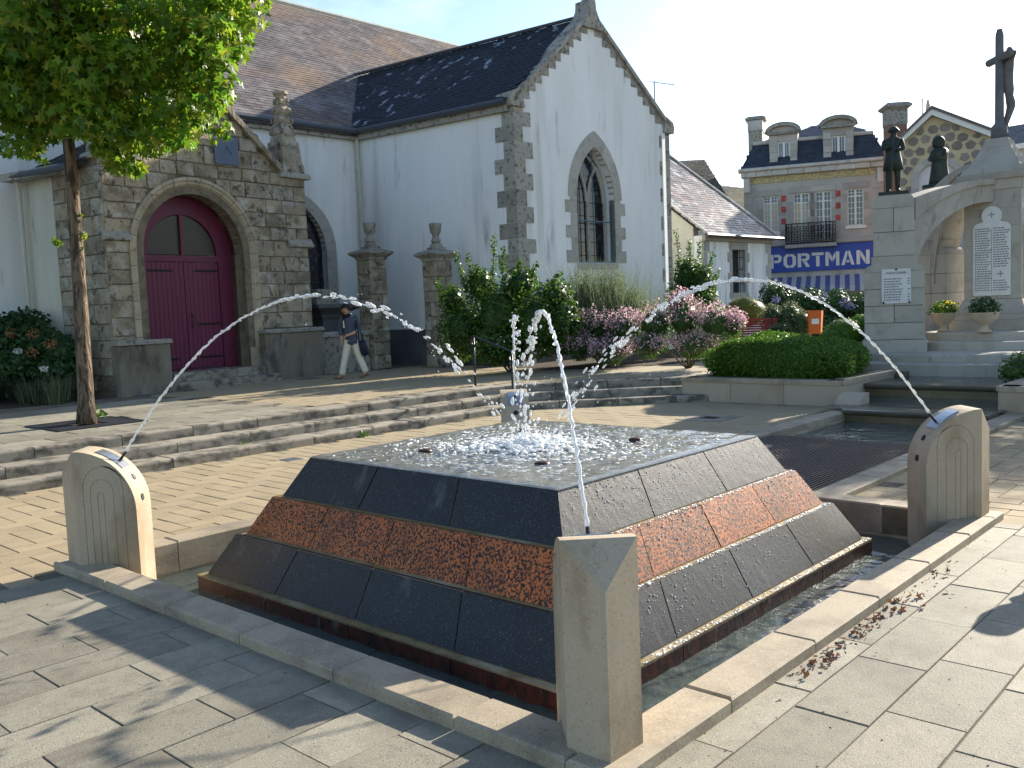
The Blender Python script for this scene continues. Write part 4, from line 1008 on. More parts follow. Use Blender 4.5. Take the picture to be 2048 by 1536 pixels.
def ring_steps(r, z0, z1, n, par, rot=0):
    for k in range(n):
        a0, a1 = rot+2*math.pi*k/n, rot+2*math.pi*(k+1)/n
        d0, d1 = Vector((math.cos(a0), math.sin(a0), 0)), Vector((math.cos(a1), math.sin(a1), 0)); dm = (d0+d1).normalized(); c = Vector((MC.x, MC.y, 0)); up_ = Vector((0, 0, 1))
        e = .004
        pts = [(d, q) for d in (d0, dm, d1) for q in (0,)]
        rr = []
        for d in (d0, dm, d1): rr.append([c+d*(r-.02)+up_*z1, c+d*r+up_*(z1-.02), c+d*r+up_*z0, c+d*(r-.55)+up_*z0, c+d*(r-.55)+up_*z1])
        fixnormals(MB().rings(rr).build('step_stone', M['memorial'], par))
ring_steps(3.75, ZU-.1, ZU+.12, 18, WM); ring_steps(3.35, ZU, ZU+.26, 18, WM, .1); ring_steps(2.10, ZU+.2, ZU+.42, 12, WM); ring_steps(1.65, ZU+.3, ZU+.58, 10, WM, .2)
for r, z in ((3.3, ZU+.115), (2.9, ZU+.255), (1.8, ZU+.415), (1.5, ZU+.575)):
    MB().rings([ngon(r, 24, 0, z-.2), ngon(r, 24, 0, z)]).build('platform', M['memorial'], WM)
# central body
FA = ca-R_(14); rot6 = FA+math.pi/4; SQ = .75
BZ = ZU+.57
def body_ring(r0, z0, r1, z1, name='body_stone'):
    r0 *= SQ; r1 *= SQ
    a, b = ngon(r0, 4, rot6, z0), ngon(r1, 4, rot6, z1)
    ai, bi = ngon(r0-.25, 4, rot6, z0), ngon(r1-.25, 4, rot6, z1)
    for k in range(4):
        j = (k+1) % 4; g_ = .004; u = (a[j]-a[k]).normalized()*g_
        fixnormals(MB().hexa([a[k]+u, a[j]-u, ai[j], ai[k]], [b[k]+u, b[j]-u, bi[j], bi[k]]).build(name, M['memorial'], WM))
body_ring(1.42, BZ, 1.40, BZ+.22); body_ring(1.33, BZ+.223, 1.30, BZ+.33); body_ring(1.22, BZ+.333, 1.02, BZ+.62)
zc = BZ+.625
for h in (.36, .36, .36, .36, .36, .36): body_ring(.98, zc+.003, .98, zc+h); zc += h
body_ring(1.02, zc+.003, 1.06, zc+.20); body_ring(1.16, zc+.203, 1.22, zc+.33); body_ring(1.10, zc+.333, 1.02, zc+.45, 'cornice_stone')
body_ring(.92, zc+.453, .50, zc+.86, 'roof_stone'); body_ring(.50, zc+.863, .38, zc+1.05, 'roof_stone')
MB().rings([ngon(.66, 4, rot6, BZ), ngon(.66, 4, rot6, zc+.4), ngon(.24, 4, rot6, zc+1.05)]).build('core', M['memorial'], WM)
XZ = zc+1.05
# plaques on the three faces we can see
def text_mesh(txt, size, off=0.0, bold=0.0, sx=1.0):
    cu = bpy.data.curves.new('text', 'FONT'); cu.body = txt; cu.size = size; cu.align_x = 'CENTER'; cu.align_y = 'CENTER'; cu.extrude = off; cu.offset = bold; cu.resolution_u = 3
    ob = bpy.data.objects.new('text', cu); COL.objects.link(ob)
    dg = bpy.context.evaluated_depsgraph_get(); me = bpy.data.meshes.new_from_object(ob.evaluated_get(dg))
    bpy.data.objects.remove(ob); bpy.data.curves.remove(cu)
    return me
def place_text(name, txt, size, O, e, n_, mt, parent, off=.002, bold=0.0, sx=1.0, width=None):
    me = text_mesh(txt, size, off, bold)
    if width: xs = [v.co.x for v in me.vertices]; sx = width/(max(xs)-min(xs))
    me.materials.clear(); me.materials.append(mt)
    e = Vector(e).normalized(); n_ = Vector(n_).normalized(); up_ = n_.cross(e)
    if up_.z < 0: up_ = -up_
    base = WL[parent.name]
    for v in me.vertices: c = v.co.copy(); v.co = Vector(O)+e*c.x*sx+up_*c.y+n_*c.z-base
    o = bpy.data.objects.new(name, me); COL.objects.link(o); o.parent = parent; WL[o.name] = base
    return o
rt = random.Random(77)
def plaque(fc):
    an = FA+fc*math.pi/2; n_ = Vector((math.cos(an), math.sin(an), 0)); e = Vector((-n_.y, n_.x, 0)); o = Vector((MC.x, MC.y, 0))+n_*(.98*SQ*math.cos(math.pi/4)+.004)
    w, h, z0 = .345, 1.42, BZ+.70
    lp = [(-w, 0), (w, 0), (w, h-.10)]+[(w-.13+.13*math.cos(t), h-.10+.13*math.sin(t)) for t in [math.pi/2*k/4 for k in range(1, 5)]]
    hd = [(.19*math.cos(t), h+.16+.19*math.sin(t)) for t in [-.62+(math.pi+1.24)*k/12 for k in range(13)]]
    lp += hd+[(-x, z) for x, z in reversed(lp[2:])]
    P3 = lambda x, z, d=0: o+e*x+n_*d+Vector((0, 0, z0+z))
    pl = fixnormals(MB().prism([P3(x, z) for x, z in lp], n_*.025).build('name_plaque', M['marble'], WM))
    tx = MB()
    for cxx in (-1, 1):
        for q in range(27):
            zq = h-.10-.047*q
            if cxx > 0 and 17 <= q <= 21: continue
            x = .03 if cxx > 0 else -.31; xe = x+rt.uniform(.20, .285)
            while x < xe:
                l = rt.uniform(.02, .055); tx.quad(P3(x, zq, .028), P3(x+l, zq, .028), P3(x+l, zq+.020, .028), P3(x, zq+.020, .028)); x += l+.012
    tx.quad(P3(-.004, .06, .0275), P3(.004, .06, .0275), P3(.004, h-.1, .0275), P3(-.004, h-.1, .0275))
    for (sx_, sz_) in ((0, h+.18), (.16, h-.10-.047*19)):
        for q in range(4):
            a = q*math.pi/2+math.pi/2; r_ = .055; d0, d1 = Vector((math.cos(a), math.sin(a))), Vector((-math.sin(a), math.cos(a)))
            tx.poly([P3(sx_+d1.x*.004, sz_+d1.y*.004, .028), P3(sx_+d0.x*r_+d1.x*.012, sz_+d0.y*r_+d1.y*.012, .028), P3(sx_+d0.x*r_-d1.x*.012, sz_+d0.y*r_-d1.y*.012, .028), P3(sx_-d1.x*.004, sz_-d1.y*.004, .028)])
    tx.build('lettering', M['engraved'], pl)
for fc in (0, 1): plaque(fc)
# wings: pylon + arch
def wing(pc, wl, wu, zt, statue_h, spring, plaque_=False, turn=0):
    c = Vector((pc.x, pc.y, 0)); rad = (Vector((MC.x, MC.y, 0))-c); D_ = rad.length; u = rad.normalized(); v = Vector((-u.y, u.x, 0))
    fx = Matrix.Rotation(turn, 3, 'Z') @ Vector((CAM_POS.x-c.x, CAM_POS.y-c.y, 0)).normalized(); ex = Vector((-fx.y, fx.x, 0))
    def blk(hw, hd, z0, z1, n, chx=0):
        w_ = 2*hw/n
        for q in range(n):
            o = c-ex*hw+ex*w_*q-fx*hd
            MB().obox(o+ex*.004+Vector((0, 0, z0+.004)), ex*(w_-.008), (0, 0, z1-z0-.008), fx*2*hd, .008).build('pylon_stone', M['memorial'], WM)
    MB().obox(c-ex*(wu-.05)-fx*wl*.5+Vector((0, 0, ZU)), ex*(2*wu-.1), fx*wl, (0, 0, zt-ZU-.1)).build('pylon_core', M['memorial'], WM)
    z = ZU+.10
    blk(wl+.04, wl*.75, z, z+.40, 1); z += .40
    zs_ = zt-1.46
    k = 0
    nl = 4; hh = (zs_-z)/nl
    for q in range(nl): blk(wl, wl*.72, z, z+hh, 2 if q % 2 else 1+(q == 2)); z += hh
    # rounded shoulder
    for (ra, rb, h) in ((wl, wl-.10, .30),):
        pr = [(-wl, z)]+[(-wl+.14*(1-math.cos(t)), z+.14*math.sin(t)) for t in [math.pi/2*k_/5 for k_ in range(6)]]+[(-wu-.03, z+.30), (wu+.03, z+.30)]+[(wl-.14*(1-math.cos(t)), z+.14*math.sin(t)) for t in [math.pi/2*k_/5 for k_ in range(5, -1, -1)]]+[(wl, z)]
        fixnormals(MB().prism([c+ex*x+Vector((0, 0, zz_))-fx*wl*.68 for x, zz_ in pr], fx*wl*1.36).build('pylon_stone', M['memorial'], WM)); z += .302
    blk(wu, wl*.62, z, z+.46, 1); z += .46
    blk(wu, wl*.62, z, z+.46, 2); z += .46
    pr = [(-wu, z), (wu, z), (wu, z+.14), (wu-.07, z+.24), (-wu+.07, z+.24), (-wu, z+.14)]
    fixnormals(MB().prism([c+ex*x+Vector((0, 0, zz_))-fx*wl*.62 for x, zz_ in pr], fx*wl*1.24).build('pylon_cap', M['memorial'], WM)); z += .24
    # arch to the body
    N5 = 6; u0, u1 = wu*.55, D_-.45
    zo0, zo1, zi0, zi1 = z-.06, z+.30, spring, z-.14
    def cur(t): 
        a = t*math.pi/2; return (u0+(u1-u0)*(1-math.cos(a)), math.sin(a))
    for q in range(N5):
        rr = []
        for m_ in range(4):
            t = (q+.01+.98*m_/3)/N5; x, y = cur(t)
            xo = u0+(u1-u0)*t; zo = zo0+(zo1-zo0)*math.sin(t*math.pi/2)
            pi_, po_ = (x, zi0+(zi1-zi0)*y), (xo, zo)
            pm = (po_[0]*.75+pi_[0]*.25, po_[1]*.75+pi_[1]*.25)
            rr.append([c+u*p[0]+v*s*wv+Vector((0, 0, p[1])) for p, s, wv in ((pi_, -1, .30), (pm, -1, .30), (pm, -1, .36), (po_, -1, .36), (po_, 1, .36), (pm, 1, .36), (pm, 1, .30), (pi_, 1, .30))])
        fixnormals(MB().rings(rr).build('arch_stone', M['memorial'], WM))
    if plaque_:
        P3 = lambda x, zz_, d=0: c+ex*x+fx*(wl*.72+.004+d)+Vector((0, 0, zz_))
        pl = fixnormals(MB().prism([P3(x, zz_) for x, zz_ in ((-.22, 1.62), (.30, 1.62), (.30, 2.28), (-.22, 2.28))], fx*.022).build('side_plaque', M['marble'], WM))
        place_text('heading', '- INDOCHINE -', .062, P3(.04, 2.20, .026), ex, fx, M['engraved'], pl, .001, .001)
        tx = MB()
        for q in range(9):
            zq = 2.08-.05*q; x = -.18; xe = x+rt.uniform(.26, .36)
            while x < xe:
                l = rt.uniform(.02, .05); tx.quad(P3(x, zq, .026), P3(x+l, zq, .026), P3(x+l, zq+.02, .026), P3(x, zq+.02, .026)); x += l+.012
            if q not in (3, 5): tx.quad(P3(.24, zq, .026), P3(.275, zq, .026), P3(.275, zq+.02, .026), P3(.24, zq+.02, .026))
        tx.build('lettering', M['engraved'], pl)
        for (x, zz_) in ((.04, 2.27), (-.19, 1.64), (.27, 1.64)): MB().blob(P3(x, zz_, .03), .022, 6, 4).build('fixing_stud', M['patina'], pl)
    return c+Vector((0, 0, z)), ex, fx
ta_, exA, fxA = wing(PAc, .54, .37, at_depth(1783, 396, 18.0).z, 0, 1.98, True)
tb_, exB, fxB = wing(PBc, .40, .30, at_depth(1884, 374, 20.0).z, 0, 1.98, False, R_(-38))
# cross and crucifix
Xc = Vector((MC.x, MC.y, XZ)); fx_ = CR.copy(); fx_.z = 0; fx_.normalize(); vw = Vector((-fx_.y, fx_.x, 0))
HX = at_depth(1993, 72, 18.75).z-XZ
zb_ = XZ+HX*.74
crs = MB().lathe([(.16, -.05), (.15, .25), (.085, .32), (.078, HX-.12), (.05, HX), (.01, HX+.01)], Xc, 10).build('cross_shaft', M['cross_stone'], WM, True)
MB().tube([Vector((Xc.x, Xc.y, zb_))-vw*.42, Vector((Xc.x, Xc.y, zb_))+vw*.42], [.075]*2, 10).build('cross_arm', M['cross_stone'], crs, True)
def skin_figure(name, joints, edges, mt, parent, sub=2):
    me = bpy.data.meshes.new(name); base = WL[parent.name] if parent else Vector((0, 0, 0))
    me.from_pydata([tuple(Vector(j[0])-base) for j in joints], edges, []); o = bpy.data.objects.new(name, me); COL.objects.link(o)
    sk = o.modifiers.new('skin', 'SKIN'); sk.use_smooth_shade = True
    for i, j in enumerate(joints):
        r = j[1]; me.skin_vertices[0].data[i].radius = (r, r) if not hasattr(r, '__len__') else r
        me.skin_vertices[0].data[i].use_root = (i == 0)
    s = o.modifiers.new('sub', 'SUBSURF'); s.levels = sub; s.render_levels = sub
    me.materials.append(mt)
    dg = bpy.context.evaluated_depsgraph_get(); dg.update(); m2 = bpy.data.meshes.new_from_object(o.evaluated_get(dg)); o.modifiers.clear(); o.data = m2; bpy.data.meshes.remove(me)
    m2.polygons.foreach_set('use_smooth', [True]*len(m2.polygons))
    if parent: o.parent = parent
    WL[o.name] = base
    return o
fb = Vector((Xc.x, Xc.y, 0))
cp = lambda f, s, z: fb+fx_*f+vw*s+Vector((0, 0, z))
z0 = zb_
J = [(cp(.17, 0, z0-.62), .10), (cp(.16, 0, z0-.30), .115), (cp(.16, 0, z0-.12), .10), (cp(.18, 0, z0+.02), .045), (cp(.21, 0, z0+.13), .075), (cp(.18, 0, z0+.22), .05),
     (cp(.13, .30, z0+.0), .04), (cp(.10, .40, z0+.03), .03), (cp(.13, -.30, z0+.0), .04), (cp(.10, -.40, z0+.03), .03),
     (cp(.24, .06, z0-.95), .06), (cp(.12, .03, z0-1.32), .04), (cp(.16, .03, z0-1.42), .035), (cp(.24, -.06, z0-.95), .06), (cp(.12, -.03, z0-1.32), .04), (cp(.16, -.03, z0-1.42), .035)]
skin_figure('crucifix_figure', J, [(0, 1), (1, 2), (2, 3), (3, 4), (4, 5), (2, 6), (6, 7), (2, 8), (8, 9), (0, 10), (10, 11), (11, 12), (0, 13), (13, 14), (14, 15)], M['cross_stone'], crs)
MB().blob(cp(.12, 0, z0-1.62), (.13, .13, .12), 8, 6, .15).build('foot_corbel', M['cross_stone'], crs)
# statues on the wings
def statue(label, top, ex, fx, H, kind):
    t = thing('statue', top, label, 'statue')
    MB().obox(top-ex*.27-fx*.22, ex*.54, fx*.44, (0, 0, .08), .01).build('base', M['patina'], t)
    q = lambda x, y, z: top+ex*x+fx*y+Vector((0, 0, .08+z*H))
    if kind == 'soldier':
        J = [(q(0, 0, .52), .12), (q(0, 0, .66), .125), (q(0, .0, .80), .13), (q(.01, .02, .86), .055), (q(.01, .03, .92), .078), (q(.01, .02, .985), .075),
             (q(.15, .0, .80), .06), (q(.19, .06, .66), .05), (q(.06, .16, .64), .042), (q(-.15, 0, .80), .06), (q(-.19, .06, .68), .05), (q(-.05, .17, .70), .042),
             (q(.07, .02, .46), .095), (q(.08, .04, .26), .075), (q(.08, .0, .04), .055), (q(.09, .09, .01), .045), (q(-.07, 0, .46), .095), (q(-.08, .02, .26), .075), (q(-.09, -.02, .04), .055), (q(-.10, .07, .01), .045)]
        E_ = [(0, 1), (1, 2), (2, 3), (3, 4), (4, 5), (2, 6), (6, 7), (7, 8), (2, 9), (9, 10), (10, 11), (0, 12), (12, 13), (13, 14), (14, 15), (0, 16), (16, 17), (17, 18), (18, 19)]
        J = [(p, r*.84) for p, r in J]
        b = skin_figure('body', J, E_, M['patina'], t)
        MB().lathe([(.11, 0), (.115, .02), (.085, .06), (.05, .095), (.01, .11)], q(.01, .03, .94), 10).build('helmet', M['patina'], t, True)
        MB().tube([q(-.04, .20, .04), q(-.02, .19, .55), q(.02, .19, .88)], [.022, .02, .012], 6).build('rifle', M['patina'], t)
        cm = MB().lathe([(.19, 0), (.165, .18), (.13, .34), (.14, .42), (.11, .44)], q(0, 0, .36)-Vector((0, 0, .02)), 10); cm.build('greatcoat', M['patina'], t, True)
    else:
        MB().lathe([(.22, 0), (.21, .1*H), (.18, .3*H), (.16, .5*H), (.18, .66*H), (.19, .74*H), (.14, .80*H), (.09, .83*H), (.05, .84*H)], q(0, 0, 0), 14).build('body', M['patina'], t, True)
        MB().lathe([(.08, 0), (.125, .04), (.14, .12), (.12, .2), (.06, .26), (.01, .27)], q(0, .02, .81), 12).build('veiled_head', M['patina'], t, True)
        for s in (-1, 1): MB().tube([q(.15*s, 0, .74), q(.18*s, .08, .58), q(.05*s, .17, .54)], [.055, .05, .04], 8).build('arm', M['patina'], t, True)
statue('dark bronze soldier with helmet on the left memorial pylon', ta_, exA, fxA, 1.22, 'soldier')
statue('dark veiled mourning figure on the rear memorial pylon', tb_, exB, fxB, .95, 'woman')

# ------------------------------------------------------------------ houses beyond the square
M['facade'] = mat('granite_facade', (.43, .41, .375), [((.32, .30, .27), .9, .45, .7, O1, .6), ((.50, .48, .45), 2.0, .52, .7, O1, .5), ((.22, .21, .2), 2.5, .62, .75, (1, 1, .2), .5)], rough=.9, bump=(.3, 20, .01))
M['ashlar'] = mat('facade_ashlar', (.41, .39, .36), [((.3, .28, .25), 1.7, .48, .7, O1, .6), ((.40, .385, .35), 4, .54, .7, O1, .5)], rough=.9, bump=(.3, 20, .01), rand=.16, shuffle=True)
M['cornice'] = mat('cornice_stone', (.52, .50, .46), [((.22, .21, .19), 2, .5, .7, (1, 1, .5), .6)], rough=.85, rand=.06, shuffle=True)
M['wood_white'] = mat('white_joinery', (.72, .72, .68), rough=.5, bump=None)
M['pane'] = mat('window_pane', (.035, .045, .065), [((.09, .10, .13), 1.3, .45, .65, O1, .6)], rough=.06, spec=.7, bump=None, shuffle=True)
M['blind'] = mat('cream_blind', (.52, .46, .33), rough=.8, bump=None)
M['signblue'] = mat('sign_blue', (.04, .085, .40), [((.06, .11, .40), 1.2, .5, .7, O1, .5)], rough=.45, bump=None)
M['signwhite'] = mat('sign_white', (.75, .76, .72), rough=.5, bump=None)
M['red_tile'] = mat('red_sign', (.33, .06, .05), [((.62, .14, .06), 5, .5, .65, O1, .5)], rough=.6, bump=None, rand=.25)
M['awning_w'] = mat('awning_white', (.60, .62, .68), rough=.8, bump=None, tl=.25)
M['awning_b'] = mat('awning_blue', (.13, .17, .42), rough=.8, bump=None, tl=.25)
M['brick'] = mat('brick', (.30, .17, .12), [((.2, .11, .08), 5, .45, .65, (1, 1, 3), .6)], rough=.9)
M['mosaic'] = mat('yellow_mosaic', (.55, .46, .22), [((.16, .14, .10), 16, .48, .54, O1, .7, 1)], rough=.6, bump=None)
M['mansard'] = mat('mansard_slate', (.035, .043, .06), rough=.45, spec=.5, bump=(.15, 30, .004), island=[(.026, .033, .05), (.036, .045, .062), (.045, .055, .075)])
def Hou(name, L, R, label, cat='house'):
    """facade frame from two base points"""
    L, R = Vector((L.x, L.y, 0)), Vector((R.x, R.y, 0)); e = (R-L).normalized(); n_ = Vector((e.y, -e.x, 0))
    if n_.dot(Vector((CAM_POS.x, CAM_POS.y, 0))-L) < 0: n_ = -n_
    t = thing(name, ((L+R)/2)+Vector((0, 0, ZU)), label, cat)
    q = lambda s, z, d=0: L+e*s+n_*d+Vector((0, 0, z))
    def px(x, y):
        p = on_wall(x, y, L, R); return ((p-L).dot(e), p.z)
    return t, L, R, e, n_, q, px
def fbox(q, s0, s1, z0, z1, d0, d1, name, mt, par, c=0.0):
    o = q(s0, z0, d0); return MB().obox(o, q(s1, z0, d0)-o, q(s0, z1, d0)-o, q(s0, z0, d1)-o, c).build(name, mt, par)
def window(q, s0, s1, z0, z1, par, cols=2, rows=(1, 4), transom=.2, blind=None, d=-.12, fr=.06, name='window'):
    w = MB(); g_ = lambda a, b, c_, d_, dd=.03: w.obox(q(a, c_, d), q(b, c_, d)-q(a, c_, d), q(a, d_, d)-q(a, c_, d), q(a, c_, d+dd)-q(a, c_, d))
    zt = z1-(z1-z0)*transom if transom else z1
    g_(s0, s0+fr, z0, z1); g_(s1-fr, s1, z0, z1); g_(s0+fr, s1-fr, z1-fr, z1); g_(s0+fr, s1-fr, z0, z0+fr)
    if transom: g_(s0+fr, s1-fr, zt-fr/2, zt+fr/2)
    sm = (s0+s1)/2
    if cols >= 2: g_(sm-fr*.8, sm+fr*.8, z0+fr, z1-fr, .035)
    wo_ = w.build(name, M['wood_white'], par)
    halves = ((s0+fr, sm-fr*.8), (sm+fr*.8, s1-fr)) if cols >= 2 else ((s0+fr, s1-fr),)
    for (a, b) in halves:
        for (za, zb2, nr) in ((z0+fr, zt-fr/2, rows[1]), (zt+fr/2, z1-fr, rows[0])):
            if zb2-za < .05: continue
            mt = M['blind'] if (blind and nr == rows[1] and blind > 0) else M['pane']
            MB().quad(q(a, za, d+.004), q(b, za, d+.004), q(b, zb2, d+.004), q(a, zb2, d+.004)).build('pane', mt, wo_)
            mu = MB(); mid = (a+b)/2
            mu.obox(q(mid-.012, za, d+.006), q(mid+.012, za, d+.006)-q(mid-.012, za, d+.006), (0, 0, zb2-za), q(0, 0, .012)-q(0, 0, 0))
            for k_ in range(1, nr):
                zk = za+(zb2-za)*k_/nr; mu.obox(q(a, zk-.012, d+.007), q(b, zk, d+.006)-q(a, zk, d+.006), (0, 0, .024), q(0, 0, .012)-q(0, 0, 0))
            mu.build('glazing_bars', M['wood_white'], wo_)
    return wo_
# --- house with the blue shop front
S1, SL_, SR_, se, sn, sq, sp_ = Hou('shop_house', at_depth(1492, 600, 45.2), at_depth(1772, 590, 43.0), 'grey granite town house with slate mansard, balcony and blue shop sign')
W1 = (SR_-SL_).length; zcor = (sp_(1492, 356)[1]+sp_(1770, 332)[1])/2
op = []
wins = [(1526, 1557, 393, 463, 1), (1586, 1620, 387, 482, 1), (1630, 1664, 383, 479, 1), (1694, 1728, 378, 450, 0)]
for (xa, xb, ya, yb, bl) in wins:
    a, b = sp_(xa, ya), sp_(xb, yb); op.append((a[0], b[0], b[1], a[1], bl))
zshop = sp_(1640, 491)[1]
wall_poly('facade_wall', M['facade'], S1, SL_, se, sn, [(0, .3), (W1, .3), (W1, zcor), (0, zcor)], [[(a, z0), (b, z0), (b, z1), (a, z1)] for a, b, z0, z1, _ in op], .35)
wall_poly('side_wall', M['facade'], S1, SL_, -sn, -se, [(0.36, .3), (7, .3), (7, zcor), (.36, zcor)], [], .3)
for i_, (a, b, z0, z1, bl) in enumerate(op):
    window(sq, a, b, z0, z1, S1, 2, (2, 5), .2, bl if i_ != 2 else None)
    fbox(sq, a-.18, b+.18, z1, z1+.28, 0, .05, 'lintel', M['ashlar'], S1, .01)
    if i_ in (0, 3): fbox(sq, a-.1, b+.1, z0-.14, z0, -.1, .12, 'sill', M['wood_white'], S1, .01)
    for sg in (0, 1):
        zz_ = z0; kk = 0
        while zz_ < z1-.1:
            wd = .22 if kk % 2 else .34; s0 = a-wd if sg == 0 else b
            fbox(sq, s0+.004, s0+wd-.004, zz_+.004, min(zz_+.38, z1)-.004, 0, .022, 'ashlar_stone', M['ashlar'], S1); zz_ += .38; kk += 1
zz_ = zshop+.15; kk = 0
while zz_ < zcor-.75:
    for s0 in (0, W1-(.42 if kk % 2 else .62)): fbox(sq, s0+.004, s0+(.42 if kk % 2 else .62)-.004, zz_+.004, zz_+.396, 0, .035, 'ashlar_stone', M['ashlar'], S1)
    zz_ += .4; kk += 1
nn2 = 9
for k in range(nn2): fbox(sq, -.1+(W1+.2)*k/nn2+.004, -.1+(W1+.2)*(k+1)/nn2-.004, zcor-.02, zcor+.24, -.3, .28, 'cornice_stone', M['cornice'], S1, .03)
fbox(sq, -.22, W1+.22, zcor+.243, zcor+.40, -.3, .42, 'gutter', M['cornice'], S1, .04)
fbox(sq, .35, W1-.45, zcor-.34, zcor-.06, 0, .04, 'mosaic_frieze', M['mosaic'], S1)
for s0 in (.0, W1-.35): fbox(sq, s0, s0+.34, zcor-.75, zcor-.03, 0, .20, 'console', M['cornice'], S1, .05)
# mansard
zr0, zr1 = zcor+.40, sp_(1640, 272)[1]
rin = .62
ml = lambda s, d, z: sq(s, z, d)
uvec = sq(1, 0, 0)-sq(0, 0, 0)
o_ = sq(-.1, zr0, .25); vv = (sq(-.1, zr1, -.45)-o_)
slates('mansard_slates', M['mansard'], S1, o_, se, vv, [(0, 0), (W1+.2, 0), (W1+.2-rin, vv.length), (rin, vv.length)], .24, .16, 0, 41)
o_ = sq(rin-.1, zr1, -.45); apz = sp_(1655, 228)[1]; vv = sq(rin-.1, apz, -2.6)-o_
slates('upper_slates', M['mansard'], S1, o_, se, vv, [(0, 0), (W1+.2-2*rin, 0), (W1*.62, vv.length), (W1*.45, vv.length)], .24, .16, 0, 42)
MB().tube([sq(rin-.15, zr1, -.42), sq(W1+.15-rin, zr1, -.42)], .09, 6).build('zinc_roll', M['cornice'], S1)
MB().add([sq(-.1, zr0, .25), sq(rin-.1, zr1, -.45), sq(rin-.1, zr1, -5), sq(-.1, zr0, -5)], [(0, 1, 2, 3)]).build('mansard_side', M['mansard'], S1)
MB().add([sq(W1+.1, zr0, .25), sq(W1+.1-rin, zr1, -.45), sq(W1+.1-rin, zr1, -5), sq(W1+.1, zr0, -5)], [(0, 1, 2, 3)]).build('mansard_side', M['mansard'], S1)
# dormers
for (xa, xb, yb, yt, xw0, xw1, yw0, yw1) in ((1541, 1594, 333, 252, 1556, 1580, 331, 282), (1648, 1706, 320, 238, 1663, 1691, 320, 270)):
    (a, z0), (b, _), (_, z1) = sp_(xa, yb), sp_(xb, yb), sp_((xa+xb)/2, yt); (wa, wz0), (wb, wz1) = sp_(xw0, yw0), sp_(xw1, yw1)
    zsp = z1-.30; cx_ = (a+b)/2; hw = (b-a)/2
    arch = [(cx_+(hw+.06)*math.cos(t), zsp+.30*math.sin(t)) for t in [math.pi*k/10 for k in range(11)]]
    dm = wall_poly('dormer', M['ashlar'], S1, SL_+sn*.10, se, sn, [(a, z0-.3), (b, z0-.3)]+arch, [[(wa, wz0), (wb, wz0), (wb, wz1), (wa, wz1)]], 1.6)
    for (r0, r1, d0, d1) in ((-.02, .10, -.3, .32), (.10, .17, -.3, .26)):
        rr = [[sq(cx_+(hw+.06+r)*math.cos(t), zsp+(.30+r)*math.sin(t), d) for r, d in ((r0, d0), (r0, d1), (r1, d1), (r1, d0))] for t in [math.pi*k/10 for k in range(11)]]
        fixnormals(MB().rings(rr).build('dormer_hood', M['quoin'], dm))
    fbox(sq, a-.12, b+.12, zsp-.12, zsp, .1, .30, 'dormer_moulding', M['quoin'], dm, .03)
    window(sq, wa, wb, wz0, wz1, dm, 2, (1, 1), 0, None, -.02, .07, 'dormer_window')
    zz_ = z0; kk = 0
    while zz_ < zsp-.4:
        for s0, s1_ in ((a-.02, wa-.01), (wb+.01, b+.02)): fbox(sq, s0, s1_, zz_+.01, zz_+.30, .1, .135, 'dormer_stone', M['ashlar'], dm)
        zz_ += .31
# chimneys
def chimney(x0, x1, yt, yb, d0, dep, mt):
    (a, zt_), (b, _) = sp_(x0, yt), sp_(x1, yt); zb2 = sp_(x0, yb)[1]
    ch = fbox(sq, a, b, zb2-1, zt_-.75, d0-dep, d0, 'chimney', mt, S1)
    fbox(sq, a-.03, b+.03, zt_-.75, zt_-.28, d0-dep-.03, d0+.03, 'chimney_neck', M['cornice'], ch)
    o = sq((a+b)/2, zt_-.28, d0-dep/2); w_ = (b-a)/2*1.414
    MB().lathe([(w_, 0), (w_+.22, .10), (w_+.24, .16), (w_+.02, .26), (w_*.7, .28)], o, 4, math.atan2(se.y, se.x)+math.pi/4).build('chimney_cap', M['quoin'], ch)
chimney(1494, 1522, 228, 330, -.4, 1.2, M['quoin'])
# red plaques, balcony, shop front
for (x, ys) in ((1568, (397, 419, 443)), (1677, (387, 411, 435))):
    for y in ys: s, z = sp_(x, y); fbox(sq, s-.13, s+.09, z-.14, z+.14, 0, .03, 'red_plaque', M['red_tile'], S1)
(a, zt_), (b, _), (_, zb2) = sp_(1573, 451), sp_(1671, 449), sp_(1620, 489)
fbox(sq, a-.05, b+.05, zb2-.16, zb2, -.05, .75, 'balcony_floor', M['ashlar'], S1, .02)
bal = MB()
for (p, q_) in ((sq(a, zt_, .7), sq(b, zt_, .7)), (sq(a, zb2+.06, .7), sq(b, zb2+.06, .7)), (sq(a, zt_, .7), sq(a, zt_, 0)), (sq(b, zt_, .7), sq(b, zt_, 0))): bal.tube([p, q_], .022, 5)
nbr = 34
for k in range(nbr+1):
    s = a+(b-a)*k/nbr; bal.tube([sq(s, zb2, .7), sq(s, zt_, .7)], .010 if k % 4 else .020, 4)
    if k < nbr and k % 2 == 0:
        for zc_ in (.25, .5, .75):
            c_ = sq(s+(b-a)/nbr, zb2+(zt_-zb2)*zc_, .7); bal.tube([c_+se*.09*math.cos(t)+Vector((0, 0, .11*math.sin(t))) for t in [2*math.pi*m_/8 for m_ in range(9)]], .012, 4)
for k in range(8):
    for s in (a, b): bal.tube([sq(s, zb2, .7*k/8), sq(s, zt_, .7*k/8)], .011, 4)
bal.build('balcony_railing', M['iron'], S1)
(sa0, sz1), (sb0, _), (_, sz0) = sp_(1500, 497), sp_(1747, 492), sp_(1640, 541)
fbox(sq, sa0-.4, sb0+.15, sz1+.0, sz1+.22, -.02, .38, 'shop_cornice', M['ashlar'], S1, .04)
sg = fbox(sq, sa0-.4, sb0, sz0, sz1-.01, .0, .22, 'shop_sign', M['signblue'], S1)
(_, lz) = sp_(1640, 519)
slx = sp_(1636, 519)[0]
